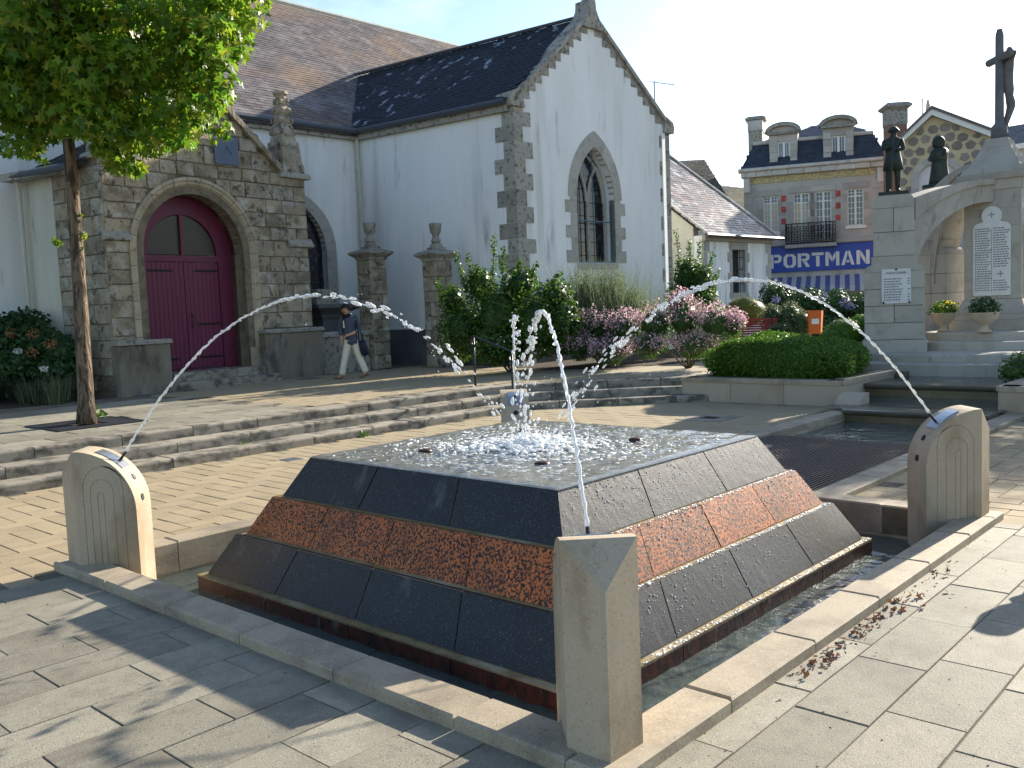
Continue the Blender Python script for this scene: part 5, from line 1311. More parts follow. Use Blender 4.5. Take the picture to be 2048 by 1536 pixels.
GL = {'S': (.95, [[(.05, 1), (.9, 1), (.9, .80), (.35, .80), (.35, .60), (.05, .62)], [(.05, .58), (.90, .58), (.90, .40), (.05, .40)], [(.60, .38), (.90, .38), (.90, 0), (.05, 0), (.05, .20), (.60, .20)]]),
 'P': (.97, [[(0, 0), (.28, 0), (.28, 1), (0, 1)], [(.33, 1), (.75, 1), (.95, .86), (.95, .56), (.75, .40), (.33, .40), (.33, .58), (.64, .58), (.69, .64), (.69, .76), (.64, .82), (.33, .82)]]),
 'O': (1.02, [[(.48, 1), (.25, 1), (0, .78), (0, .22), (.25, 0), (.48, 0), (.48, .18), (.36, .18), (.28, .28), (.28, .72), (.36, .82), (.48, .82)], [(.53, 1), (.76, 1), (1.01, .78), (1.01, .22), (.76, 0), (.53, 0), (.53, .18), (.65, .18), (.73, .28), (.73, .72), (.65, .82), (.53, .82)]]),
 'R': (1.0, [[(0, 0), (.28, 0), (.28, 1), (0, 1)], [(.33, 1), (.75, 1), (.95, .86), (.95, .58), (.75, .44), (.33, .44), (.33, .60), (.64, .60), (.69, .66), (.69, .76), (.64, .82), (.33, .82)], [(.42, .41), (.72, .41), (1.0, 0), (.70, 0)]]),
 'T': (.95, [[(0, .8), (.95, .8), (.95, 1), (0, 1)], [(.34, 0), (.62, 0), (.62, .76), (.34, .76)]]),
 'M': (1.12, [[(0, 0), (.26, 0), (.26, 1), (0, 1)], [(.85, 0), (1.11, 0), (1.11, 1), (.85, 1)], [(.30, 1), (.53, .66), (.53, .28), (.30, .60)], [(.81, 1), (.58, .66), (.58, .28), (.81, .60)]]),
 'A': (1.06, [[(0, 0), (.27, 0), (.50, .78), (.50, 1), (.36, 1)], [(.55, 1), (.69, 1), (1.05, 0), (.78, 0), (.55, .78)], [(.40, .18), (.65, .18), (.59, .36), (.46, .36)]]),
 'N': (1.02, [[(0, 0), (.27, 0), (.27, 1), (0, 1)], [(.75, 0), (1.02, 0), (1.02, 1), (.75, 1)], [(.31, 1), (.71, .40), (.71, 0), (.31, .60)]])}
lx0, lx1 = sp_(1515, 523)[0], sp_(1739, 515)[0]; tw_ = sum(GL[c][0] for c in 'SPORTMAN')+.14*7; ks = (lx1-lx0)/tw_; lh = .66; cx2 = lx0
for c in 'SPORTMAN':
    lm = MB()
    for lp in GL[c][1]: lm.prism([sq(cx2+x*ks, lz-lh/2+z*lh, .221) for x, z in lp], sn*.02)
    fixnormals(lm.build('sign_letter', M['signwhite'], sg)); cx2 += (GL[c][0]+.14)*ks
fbox(sq, sa0-.4, sb0, sz0-.28, sz0-.01, .0, .12, 'fascia', M['cornice'], S1)
for k in range(26):
    s = sa0-.2+(sb0-sa0)*k/26; w_ = (sb0-sa0)/26
    z_t, z_b = sz0-.25, sp_(1640, 573)[1]
    MB().add([sq(s, z_t, .14), sq(s+w_, z_t, .14), sq(s+w_, z_b, 1.45), sq(s, z_b, 1.45), sq(s+w_, z_b-.28, 1.46), sq(s, z_b-.28, 1.46)], [(0, 1, 2, 3), (3, 2, 4, 5)]).build('awning_stripe', M['awning_b'] if k % 2 else M['awning_w'], S1)
fbox(sq, .2, W1-.2, .3, sz0-.3, -.30, -.28, 'shop_window', M['pane'], S1)

# --- house with the crazy-stone gable
S2, L2, R2, e2_, n2_, q2, p2_ = Hou('gable_house', at_depth(1790, 590, 38.5), at_depth(1992, 580, 36.8), 'rubble stone gable house with white bargeboards and wide arched window')
W2 = (R2-L2).length; (as_, az) = p2_(1864, 232); (ls_, lz2) = p2_(1792, 297); (rs2, rz2) = p2_(1985, 318)
rz2 = az-(rs2-as_)*((az-lz2)/(as_-ls_))*.62
(wa, wz1), (wb, wz0) = p2_(1836, 330), p2_(1913, 400); wcx = (wa+wb)/2; whw = (wb-wa)/2; zsp = wz1-.55
arch2 = [(wcx+whw*math.cos(t), zsp+.55*math.sin(t)) for t in [math.pi*k/14 for k in range(15)]]
M['pale_joint'] = mat('pale_pointing', (.50, .44, .28), rough=.95, bump=None)
M['rubble'] = mat('rubble_stone', (.24, .20, .18), [((.15, .13, .12), 3, .45, .65, O1, .6), ((.33, .28, .24), 8, .55, .7, O1, .4)], rough=.9, rand=.2, shuffle=True)
wall_poly('gable_wall', M['pale_joint'], S2, L2, e2_, n2_, [(ls_, .3), (rs2, .3), (rs2, rz2), (as_, az), (ls_, lz2)], [[(wb, .4)]+arch2+[(wa, .4)]], .3)
rg = random.Random(14); cw, chh = .46, .40
def okp(x, z):
    top = lz2+(az-lz2)*(x-ls_)/(as_-ls_) if x < as_ else az-(az-rz2)*(x-as_)/(rs2-as_)
    if z > top-.04 or x < ls_+.02 or x > rs2-.02: return False
    if abs(x-wcx) < whw+.26 and z < zsp: return False
    if z >= zsp and ((x-wcx)/(whw+.26))**2+((z-zsp)/.82)**2 < 1: return False
    return True
for j in range(int((az-2.0)/chh)+1):
    for i in range(int((rs2-ls_)/cw)+2):
        c_ = (ls_+cw*(i+(.5 if j % 2 else 0))+rg.uniform(-.05, .05), 2.0+chh*j+rg.uniform(-.04, .04)); n7 = rg.choice((5, 6, 7)); a0 = rg.uniform(0, 6)
        loop = [(c_[0]+cw*.47*rg.uniform(.85, 1.08)*math.cos(a0+6.2832*k/n7), c_[1]+chh*.50*rg.uniform(.85, 1.08)*math.sin(a0+6.2832*k/n7)) for k in range(n7)]
        if not okp(*c_): continue
        loop = [p if okp(*p) else (c_[0]+(p[0]-c_[0])*.35, c_[1]+(p[1]-c_[1])*.35) for p in loop]
        fixnormals(MB().prism([q2(x, z, -.05) for x, z in loop], n2_*rg.uniform(.065, .085)).build('rubble_stone', M['rubble'], S2))
for (s0, z0, s1_, z1_) in ((ls_-.25, lz2-.28, as_, az), (rs2+.35, rz2-.2, as_, az)):
    fixnormals(MB().prism([q2(s0, z0, .30), q2(s1_, z1_, .30), q2(s1_, z1_+.26, .30), q2(s0, z0+.26, .30)], -n2_*.08).build('bargeboard', M['wood_white'], S2))
    fixnormals(MB().prism([q2(s0, z0+.22, .38), q2(s1_, z1_+.24, .38), q2(s1_, z1_+.36, .38), q2(s0, z0+.34, .38)], -n2_*7).build('roof_slope', M['slate_old'], S2))
sur_i, sur_o = arch2, [(wcx+(whw+.26)*math.cos(t), zsp+.80*math.sin(t)) for t in [math.pi*k/14 for k in range(15)]]
for i in range(0, 14, 2): fixnormals(MB().prism([q2(*p, -.1) for p in sur_i[i:i+3]+sur_o[i:i+3][::-1]], n2_*.16).build('arch_stone', M['ashlar'], S2))
for s0 in (wa-.26, wb):
    for k in range(9): fbox(q2, s0, s0+.26, zsp-.4*(k+1)+.005, zsp-.4*k-.005, -.1, .06, 'jamb_stone', M['ashlar'], S2)
MB().poly([q2(x, z, -.14) for x, z in [(wb, .4)]+arch2+[(wa, .4)]]).build('window_panel', M['awning_w'], S2)
fbox(q2, wcx-.05, wcx+.05, .5, zsp+.5, -.13, -.08, 'mullion', M['wood_white'], S2)
fbox(q2, wcx-2.2, wcx+2.6, p2_(1850, 540)[1], p2_(1850, 515)[1], .02, .2, 'shop_sign', M['signblue'], S2)
shs = S2.children[-1]
for (x, y, tx_) in ((1841, 528, 'SC'), (1928, 528, 'RI')):
    s, z = p2_(x, y); place_text('sign_lettering', tx_, .62, q2(s, z, .205), e2_, n2_, M['signwhite'], shs, .01, .01)
fbox(q2, ls_, rs2, .3, p2_(1850, 545)[1], .01, .03, 'shop_window', M['pane'], S2)
place_text('sign_lettering', 'ON', .5, q2(p2_(1923, 566)[0], p2_(1923, 566)[1], .04), e2_, n2_, M['signwhite'], shs, .005, .006)
# brick chimney between the two houses, dish and aerial
cc = at_depth(1790, 250, 40.5)
bc_ = thing('brick_chimney', (cc.x, cc.y, ZU), 'tall brick chimney stack behind the soldier statue', 'chimney')
zt_ = at_depth(1790, 207, 40.5).z
an_ = math.atan2(e2_.y, e2_.x)
MB().lathe([(.56, 3), (.56, zt_-1.0)], (cc.x, cc.y, 0), 4, an_+math.pi/4+.35).build('stack', M['brick'], bc_)
MB().lathe([(.56, zt_-1.0), (.60, zt_-.98), (.60, zt_-.35), (.80, zt_-.24), (.82, zt_-.16), (.6, zt_-.04), (.3, zt_)], (cc.x, cc.y, 0), 4, an_+math.pi/4+.35).build('stack_cap', M['quoin'], bc_)
dc = at_depth(1853, 222, 40.5)
ds = thing('satellite_dish', dc, 'grey satellite dish on the ridge of the stone gable house', 'satellite dish')
MB().rings([[dc+(CR*.6+Vector((0, 0, 0)))*0+Vector((0, 0, r*math.sin(t)))+(_w*.75+CR*.65)*r*.8*math.cos(t)+(CR*.75-_w*.65)*(r*r*.35) for t in [2*math.pi*k/14 for k in range(14)]] for r in (.02, .2, .36, .46)], False).build('dish', M['cornice'], ds, True)
MB().tube([dc, dc-CU*.9], .03, 6).build('mast', M['cornice'], ds)
def aerial(name, x, y, yb, dep, label):
    p = at_depth(x, y, dep); b_ = at_depth(x, yb, dep); t = thing(name, b_, label, 'aerial')
    MB().tube([b_, Vector((b_.x, b_.y, p.z))], .022, 5).build('mast', M['zinc'], t)
    top = Vector((b_.x, b_.y, p.z)); ar = MB(); ar.tube([top-CR*.15, top+CR*.75-Vector((0, 0, .12))], .012, 4)
    for k in range(6): ar.tube([top+CR*(.02+.13*k)-Vector((0, 0, .02*k))-_w*.3, top+CR*(.02+.13*k)-Vector((0, 0, .02*k))+_w*.3], .007, 4)
    ar.build('antenna_rods', M['zinc'], t)
aerial('television_aerial', 1311, 165, 262, 33, 'thin television aerial above the right slope of the church gable')
aerial('television_aerial', 1845, 199, 250, 40.4, 'small television aerial beside the satellite dish')
# --- third house at the right edge
S3, L3, R3, e3_, n3_, q3, p3_ = Hou('corner_house', at_depth(1975, 580, 47), at_depth(2140, 575, 44), 'shaded house with slate roof at the right edge behind the crucifix')
W3 = (R3-L3).length; z3 = p3_(2030, 290)[1]
wall_poly('wall', M['facade'], S3, L3, e3_, n3_, [(0, .3), (W3, .3), (W3, z3), (0, z3)], [], .3)
vv = q3(0, p3_(2030, 244)[1]+.2, -2.2)-q3(0, z3, .3)
slates('slates', M['mansard'], S3, q3(-.3, z3, .3), e3_, vv, [(0, 0), (W3+.6, 0), (W3+.6, vv.length), (0, vv.length)], .3, .2, 0, 55)
fbox(q3, -.3, W3+.3, z3-.25, z3, 0, .3, 'eaves', M['wood_white'], S3)

# --- small rendered annexe right of the church
X0 = at_depth(1409, 600, 29.5); AXe = Vector((1, -.03, 0)).normalized(); X1 = on_wall(1543, 600, X0, X0+AXe)
S4, L4, R4, e4_, n4_, q4, p4_ = Hou('annexe', X0, X1, 'small white annexe with painted pale sheen on its slate roof beside the church gable', 'building')
W4 = (R4-L4).length; ze4 = p4_(1475, 474)[1]
(wa, wz1), (wb, wz0) = p4_(1464, 499), p4_(1491, 585)
wall_poly('front_wall', M['render'], S4, L4, e4_, n4_, [(0, .3), (W4, .3), (W4, ze4), (0, ze4)], [[(wa, wz0), (wb, wz0), (wb, wz1), (wa, wz1)]], .35)
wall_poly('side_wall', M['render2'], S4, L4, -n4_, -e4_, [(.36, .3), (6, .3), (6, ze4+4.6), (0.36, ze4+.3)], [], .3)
MB().quad(q4(wa, wz0, -.25), q4(wb, wz0, -.25), q4(wb, wz1, -.25), q4(wa, wz1, -.25)).build('window', M['glass_dark'], S4)
wd4 = S4.children[-1]
for k in range(1, 4): s = wa+(wb-wa)*k/4; MB().tube([q4(s, wz0, -.08), q4(s, wz1, -.08)], .012, 5).build('window_bar', M['iron'], wd4)
for zz_ in (wz0+.3, wz0+.8, wz0+1.2): MB().tube([q4(wa, zz_, -.08), q4(wb, zz_, -.08)], .012, 5).build('window_bar', M['iron'], wd4)
kk = 0; zz_ = wz0
while zz_ < wz1-.05:
    h = min(.34, wz1-zz_); x_ = .30 if kk % 2 else .17
    for s0, s1_ in ((wa-x_, wa), (wb, wb+x_)): fbox(q4, s0, s1_, zz_+.004, zz_+h-.004, -.12, .015, 'frame_stone', M['frame_stone'], wd4)
    zz_ += h; kk += 1
fbox(q4, wa-.2, wb+.2, wz1, wz1+.25, -.12, .015, 'frame_stone', M['frame_stone'], wd4); fbox(q4, wa-.2, wb+.2, wz0-.2, wz0, -.12, .03, 'frame_stone', M['frame_stone'], wd4)
zz_ = .6; kk = 0
while zz_ < ze4-.2:
    for s0, sg in ((0, 1), (W4, -1)): wq = .36 if kk % 2 else .22; fbox(q4, min(s0, s0+sg*wq), max(s0, s0+sg*wq), zz_+.004, zz_+.39, -.05, .015, 'quoin', M['frame_stone'], S4)
    zz_ += .4; kk += 1
fbox(q4, -.05, W4+.05, ze4-.18, ze4+.02, 0, .12, 'eaves_course', M['frame_stone'], S4, .02)
M['slate_sheen'] = mat('sheen_slate', (.10, .09, .09), [((.45, .48, .50), 1.6, .53, .58, O1, .8, 7), ((.22, .12, .09), .8, .5, .6, O1, .6), ((.5, .48, .42), 3.2, .57, .62, O1, .7)], rough=.4, spec=.5, island=[(.06, .055, .06), (.10, .085, .085), (.15, .13, .13)])  # pale blotches put the roof's bright sun reflections into the slate colour
o_ = q4(-.25, ze4+.02, .28); vv = -n4_*5.2+Vector((0, 0, 4.0))
slates('slates', M['slate_sheen'], S4, o_, e4_, vv, [(0, 0), (W4+.35, 0), (W4+.35, vv.length), (0, vv.length)], .26, .16, 0, 61)
for s in (-.25, W4+.10): MB().tube([o_+e4_*(s+.25)+Vector((0, 0, .04)), o_+e4_*(s+.25)+vv+Vector((0, 0, .04))], .05, 6).build('verge_flashing', M['cornice'], S4)
MB().tube([q4(-.3, ze4-.02, .34), q4(W4+.3, ze4-.02, .34)], .06, 6).build('gutter', M['zinc'], S4)
# --- old roofs behind it
def far_roof(name, pts, deps, label, mt):
    P4 = [at_depth(x, y, d) for (x, y), d in zip(pts, deps)]
    t = thing(name, Vector((P4[0].x, P4[0].y, ZU)), label, 'house')
    ux = P4[1]-P4[0]; n_ = ux.cross(P4[3]-P4[0])
    if n_.z < 0: n_ = -n_
    n_.normalize(); vv_ = n_.cross(ux.normalized())
    if vv_.z < 0: vv_ = -vv_
    poly = [((p-P4[0]).dot(ux.normalized()), (p-P4[0]).dot(vv_)) for p in P4]
    slates('slates', mt, t, P4[0], ux, vv_, poly, .22, .14, 0, 71, .965)
    MB().tube([P4[3]+Vector((0, 0, .05)), P4[2]+Vector((0, 0, .05))], .10, 6).build('ridge_tiles', M['quoin'], t)
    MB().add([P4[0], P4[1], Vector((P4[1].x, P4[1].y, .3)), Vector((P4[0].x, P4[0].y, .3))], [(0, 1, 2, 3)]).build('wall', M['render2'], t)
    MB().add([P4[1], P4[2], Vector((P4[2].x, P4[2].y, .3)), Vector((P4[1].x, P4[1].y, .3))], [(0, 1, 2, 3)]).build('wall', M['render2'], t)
    return t
M['slate_moss'] = mat('mossy_slate', (.10, .095, .07), [((.21, .19, .11), 1.0, .48, .66, O1, .7, 5), ((.40, .39, .34), 6, .66, .72, O1, .7)], rough=.85, island=[(.07, .066, .055), (.10, .095, .075), (.14, .13, .10)])
far_roof('old_house', [(1300, 470), (1492, 452), (1398, 356), (1290, 325)], [38, 40, 46, 44], 'old house with mossy slate roof behind the annexe', M['slate_moss'])
far_roof('row_house', [(1390, 450), (1500, 450), (1492, 396), (1396, 366)], [48, 50, 55, 53], 'far slate roof with crested ridge left of the shop house', M['slate_moss'])
# ------------------------------------------------------------------ vegetation
G3 = lambda a, b, c: (a, b, c)
M['leaf_tree'] = mat('sweetgum_leaf', (.06, .12, .02), rough=.38, spec=.45, bump=None, island=[(.06, .15, .014), (.09, .20, .016), (.13, .25, .02), (.17, .29, .022), (.22, .31, .025), (.30, .30, .03)], tl=.6)
M['leaf_bush'] = mat('bush_leaf', (.05, .11, .02), rough=.4, spec=.4, bump=None, island=[(.030, .085, .014), (.05, .12, .018), (.08, .16, .02), (.13, .20, .03)], tl=.5)
M['leaf_box'] = mat('box_leaf', (.05, .12, .02), rough=.45, spec=.4, bump=None, island=[(.04, .11, .012), (.065, .15, .016), (.10, .20, .02), (.14, .24, .03)], tl=.45)
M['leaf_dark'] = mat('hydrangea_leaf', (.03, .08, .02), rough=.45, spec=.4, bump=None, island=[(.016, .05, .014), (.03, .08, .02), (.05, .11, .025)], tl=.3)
M['leaf_gray'] = mat('grey_leaf', (.14, .17, .10), rough=.6, spec=.3, bump=None, island=[(.09, .13, .06), (.14, .18, .09), (.20, .23, .14)], tl=.4)
M['leaf_lime'] = mat('lime_leaf', (.16, .19, .03), rough=.5, spec=.3, bump=None, island=[(.09, .11, .02), (.14, .16, .025), (.2, .21, .04)], tl=.35)
M['petal_pink'] = mat('pink_petal', (.5, .2, .3), rough=.6, bump=None, island=[(.48, .24, .33), (.64, .42, .49), (.76, .62, .65)], tl=.45)
M['petal_white'] = mat('white_petal', (.7, .68, .62), rough=.6, bump=None, island=[(.6, .58, .5), (.75, .73, .68)], tl=.3)
M['petal_rust'] = mat('faded_flower', (.30, .12, .05), rough=.8, bump=None, island=[(.22, .08, .035), (.33, .13, .05), (.42, .22, .10)], tl=.2)
M['petal_blue'] = mat('blue_flower', (.20, .20, .45), rough=.7, bump=None, island=[(.16, .16, .40), (.27, .25, .5)], tl=.3)
M['petal_yellow'] = mat('yellow_flower', (.65, .5, .05), rough=.6, bump=None, island=[(.55, .55, .06), (.7, .45, .03)], tl=.4)
M['bark'] = mat('bark', (.17, .125, .085), [((.045, .034, .025), 17, .46, .56, (1, 1, .16), .95), ((.32, .27, .20), 22, .58, .68, (1, 1, .3), .6)], rough=.95, bump=(1.0, 24, .05, (1, 1, .2)))
M['twig'] = mat('twig', (.10, .075, .04), rough=.9, bump=None)
STAR = []
for k in range(5):
    a = R_(-144+72*k*1.0)*1.0
    STAR.append((R_(-125+62.5*k), (.62, .85, 1.0, .85, .62)[k]))
def leaf_star(r):
    pts = [(0, -.15)]
    for i, (a, l) in enumerate(STAR):
        pts.append((l*math.sin(a), l*math.cos(a)*.95))
        if i < 4: am = a+R_(31); pts.append((.36*math.sin(am), .36*math.cos(am)))
    return pts
LEAF = {'star': leaf_star(1), 'oval': [(0, 0), (.28, .35), (.22, .75), (0, 1.05), (-.22, .75), (-.28, .35)], 'quad': [(-.3, 0), (.3, 0), (.22, .8), (-.22, .8)], 'dia': [(0, 0), (.30, .45), (0, 1), (-.30, .45)], 'petal': [(0, 0), (.4, .4), (.15, .9), (-.15, .9), (-.4, .4)]}
def scatter(mb, rr, clumps, n, size, shape, up=.4, shell=.6, droop=0.0, zmin=None, bias=None):
    tot = sum(c[1][0]*c[1][1]+c[1][2]*c[1][0] for c in clumps); pts2 = LEAF[shape]
    for c, r in clumps:
        c = Vector(c); k = int(n*(r[0]*r[1]+r[2]*r[0])/tot)
        for _ in range(k):
            d = Vector((rr.gauss(0, 1), rr.gauss(0, 1), rr.gauss(0, 1))).normalized(); q = rr.random()**(1/3)*(1-shell)+shell*(1-abs(rr.gauss(0, .16)))
            p = c+Vector((d.x*r[0]*q, d.y*r[1]*q, d.z*r[2]*q))
            if zmin is not None and p.z < zmin: continue
            nrm = (d*(1-up)+Vector((rr.gauss(0, .5), rr.gauss(0, .5), up+rr.gauss(0, .4)))).normalized()
            t = nrm.cross(Vector((rr.gauss(0, 1), rr.gauss(0, 1), rr.gauss(0, 1)))).normalized()
            if droop: t = (t+Vector((0, 0, -droop))).normalized(); nrm = (nrm-t*nrm.dot(t)).normalized()
            b = nrm.cross(t); s = size*rr.uniform(.65, 1.25)
            mb.add([p+(b*x+t*y)*s+nrm*(s*.12*abs(x)) for x, y in pts2], [tuple(range(len(pts2)))])
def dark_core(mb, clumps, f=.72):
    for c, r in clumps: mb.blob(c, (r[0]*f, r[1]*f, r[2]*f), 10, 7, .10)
# --- plane of the tree by the steps
TB = on_level(173, 848, ZU)
TR = thing('sweetgum_tree', TB, 'young sweetgum tree with star leaves, in an iron grating left of the steps', 'tree')
rr = random.Random(101)
dep_t = (TB-CAM_POS).dot(_w)
tp = [TB]+[at_depth(x, y, dep_t) for x, y in ((172, 800), (164, 650), (154, 500), (143, 350), (136, 270))]
trunk_top = tp[-1]
top2 = at_depth(150, 60, dep_t+.1); top3 = at_depth(160, -260, dep_t+.1)
path = tp+[at_depth(140, 170, dep_t), top2, top3]
MB().tube(path, [.145, .112, .10, .092, .086, .08, .07, .05, .02], 12).build('trunk', M['bark'], TR, True)
clumps = []
CC = at_depth(185, 60, dep_t)
limbs = []
for k in range(26):
    a = k*2.399; f = (k+.5)/26; st = trunk_top.lerp(top3, f*.8)
    el = .35+.4*f; L = 2.25*(1-.55*f)*rr.uniform(.8, 1.1)
    d = Vector((math.cos(a)*math.cos(el), math.sin(a)*math.cos(el), math.sin(el))); e = st+d*L
    if k < 10: e.z -= .35
    m_ = st.lerp(e, .5)+Vector((0, 0, .12))
    MB().tube([st, m_, e], [.035*(1-.5*f), .022, .008], 6).build('branch', M['bark'], TR, True)
    for q in range(7):
        t = .35+.65*q/6; c = (st.lerp(m_, t*2) if t < .5 else m_.lerp(e, t*2-1))+Vector((rr.gauss(0, .22), rr.gauss(0, .22), rr.gauss(0, .16)))
        s = rr.uniform(.22, .40); clumps.append((c, (s, s, s*.8)))
# lower skirts seen against the porch
for (x, y, s) in ((60, 250, .45), (20, 200, .5), (110, 255, .4), (210, 260, .4), (270, 265, .42), (330, 240, .42), (390, 200, .42), (430, 150, .42), (455, 90, .40), (455, 25, .45), (400, 60, .5), (330, 150, .5), (240, 190, .5), (250, 330, .22), (225, 310, .26), (60, 300, .2), (30, 290, .22), (440, 190, .28), (470, 60, .25), (400, 225, .3), (345, 270, .28), (375, 245, .3), (425, 215, .26), (300, 290, .24), (350, 30, .5), (280, 60, .5), (40, 120, .5), (30, 30, .5), (420, -40, .5), (300, -60, .5)):
    for q in range(2):
        dd = rr.uniform(-.9, .9)
        clumps.append((at_depth(x+rr.gauss(0, 10), y+rr.gauss(0, 8), dep_t+dd), (s*1.0, s, s*.72)))
for (x, y, s) in ((140, 230, .4), (120, 180, .5), (170, 150, .5), (130, 90, .5), (180, 60, .5), (100, 20, .5), (160, -10, .5), (220, 110, .5), (80, 190, .45), (190, 220, .4), (60, 60, .5), (240, 20, .5), (250, 240, .35), (300, 200, .4), (370, 110, .45)):
    clumps.append((at_depth(x+rr.gauss(0, 8), y+rr.gauss(0, 8), dep_t-rr.uniform(.5, 1.5)), (s, s, s*.75)))
mb = MB(); scatter(mb, rr, clumps, 19000, .118, 'star', .35, .35, .55)
crown = mb.build('crown', M['leaf_tree'], TR)
tw = MB()
for (x, y, c) in ((112, 483, 1), (163, 435, 0), (166, 470, 0), (160, 555, 0), (161, 500, 0), (118, 488, 0)):
    p = at_depth(x, y, dep_t); scatter(tw, rr, [(p, (.06, .06, .05))], 14, .06, 'star', .3, .4)
tw.build('sprouts', M['leaf_tree'], TR)
MB().tube([at_depth(143, 505, dep_t), at_depth(118, 486, dep_t)], .006, 5).build('sprout_twig', M['twig'], TR)
# tree grating
tg = thing('tree_grating', (TB.x, TB.y, ZU), 'square dark iron grating round the foot of the tree', 'grating')
barm = MB().obox((-.60, -.011, 0), (1.2, 0, 0), (0, .022, 0), (0, 0, .02), .003).mesh('grating_bar', M['dark_metal'])
barh = MB().obox((-.20, -.011, 0), (.4, 0, 0), (0, .022, 0), (0, 0, .02), .003).mesh('grating_bar', M['dark_metal'])
for k in range(24):
    y = TB.y-.60+1.2*k/23
    if abs(y-TB.y) > .24: piece('grating_bar', barm, (TB.x, y, ZU-.008), tg)
    else:
        for sg in (-1, 1): piece('grating_bar', barh, (TB.x+sg*.40, y, ZU-.008), tg)
for (a, b, c, d) in ((-.62, .62, -.62, -.58), (-.62, .62, .58, .62), (-.62, -.58, -.58, .58), (.58, .62, -.58, .58)): MB().box(TB.x+a, TB.x+b, TB.y+c, TB.y+d, ZU-.02, ZU+.016).build('grating_frame', M['dark_metal'], tg)
MB().box(TB.x-.58, TB.x+.58, TB.y-.58, TB.y+.58, ZU-.05, ZU-.012).build('pit_soil', M['soil'], tg)
def shade_tree(x, y, cz, r, label, seed):
    rr = random.Random(seed); t = thing('lime_tree', (x, y, ZU), label, 'tree')
    MB().tube([(x, y, ZU-.1), (x+.05, y, 2.5), (x, y+.05, 5.0), (x, y, cz+r[2]*.6)], [.20, .16, .12, .03], 10).build('trunk', M['bark'], t, True)
    cl = []
    for k in range(60):
        d = Vector((rr.gauss(0, 1), rr.gauss(0, 1), rr.gauss(0, 1))).normalized()*rr.random()**.4
        c = Vector((x+d.x*r[0]*.8, y+d.y*r[1]*.8, cz+d.z*r[2]*.8)); cl.append((c, (.62, .62, .5)))
        if k % 4 == 0: MB().tube([(x, y, 3.2+.05*k), Vector((x, y, 3.2+.05*k)).lerp(c, .6), c], [.06, .04, .01], 6).build('branch', M['bark'], t, True)
    mb = MB(); scatter(mb, rr, cl, 9000, .16, 'oval', .35, .35, .3); mb.build('crown', M['leaf_bush'], t)
shade_tree(21.6, -1.2, 6.3, (2.4, 2.3, 2.6), 'round crowned lime tree right of the memorial, its shade over the channel', 201)
def grass_tuft(mb, rr, c, n, h, spread, w=.006, bend=.5):
    c = Vector(c)
    for _ in range(n):
        a = rr.uniform(0, 6.283); d = Vector((math.cos(a), math.sin(a), 0)); b = c+d*rr.random()*spread*.35; hh = h*rr.uniform(.55, 1.1); k = rr.uniform(.2, 1)*bend; s = Vector((-d.y, d.x, 0))*w
        p1 = b+d*hh*k*.35+Vector((0, 0, hh*.6)); p2 = b+d*hh*k+Vector((0, 0, hh*(1-.35*k)))
        mb.add([b-s, b+s, p1+s*.8, p2, p1-s*.8], [(0, 1, 2, 4), (4, 2, 3)])
# --- big green bush before the church corner
def bush(name, label, px, leaf, n, size, shape, core=True, cat='shrub', up=.3, shell=.55, group=None, extra=None, seed=1, droop=.2, base_y=None, corem=None):
    rr = random.Random(seed); cl = []
    for (x, y, d, sx, sy, sz) in px: cl.append((at_depth(x, y, d), (sx, sy, sz)))
    bx = sum(c[0].x for c in cl)/len(cl); by = sum(c[0].y for c in cl)/len(cl)
    t = thing(name, (bx, by, ZU), label, cat, group)
    mb = MB(); scatter(mb, rr, cl, n, size, shape, up, shell, droop, ZU-.02); mb.build('foliage', leaf, t)
    st = MB()
    for c, r in cl: st.tube([Vector((bx, by, ZU-.05)), Vector((bx, by, ZU)).lerp(c, .5)+Vector((0, 0, .1)), c+Vector((0, 0, r[2]*.5))], [.02, .014, .005], 5)
    st.build('stem', M['twig'], t)
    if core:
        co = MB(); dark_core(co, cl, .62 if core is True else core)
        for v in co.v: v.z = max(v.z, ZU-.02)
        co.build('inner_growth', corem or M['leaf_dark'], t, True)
    if extra: extra(t, rr, cl)
    return t
def shoots(specs, leaf, size, dep):
    def f(t, rr, cl):
        mb = MB()
        for (x0, y0, x1, y1) in specs:
            a, b = at_depth(x0, y0, dep), at_depth(x1, y1, dep); MB().tube([a, b], [.010, .003], 5).build('shoot', M['twig'], t)
            for k in range(34):
                q = k/33; p = a.lerp(b, q); scatter(mb, rr, [(p, (.07*(1.15-q*.6), .07, .06))], 3, size, 'oval', .3, .6)
        mb.build('shoot_leaves', leaf, t)
    return f
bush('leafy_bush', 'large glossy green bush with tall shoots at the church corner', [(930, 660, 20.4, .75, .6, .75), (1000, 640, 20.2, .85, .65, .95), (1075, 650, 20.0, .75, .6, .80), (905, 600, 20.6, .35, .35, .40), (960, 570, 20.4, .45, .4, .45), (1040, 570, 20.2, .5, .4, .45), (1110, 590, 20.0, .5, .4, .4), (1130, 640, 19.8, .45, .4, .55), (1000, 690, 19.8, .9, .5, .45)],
     M['leaf_bush'], 9500, .085, 'oval', extra=shoots([(930, 580, 912, 503), (945, 570, 935, 510), (985, 560, 990, 472), (1005, 555, 1006, 492), (960, 565, 950, 530), (1060, 560, 1075, 525), (1100, 575, 1120, 545), (1030, 555, 1040, 520), (890, 600, 875, 560)], M['leaf_bush'], .075, 20.2), seed=5)
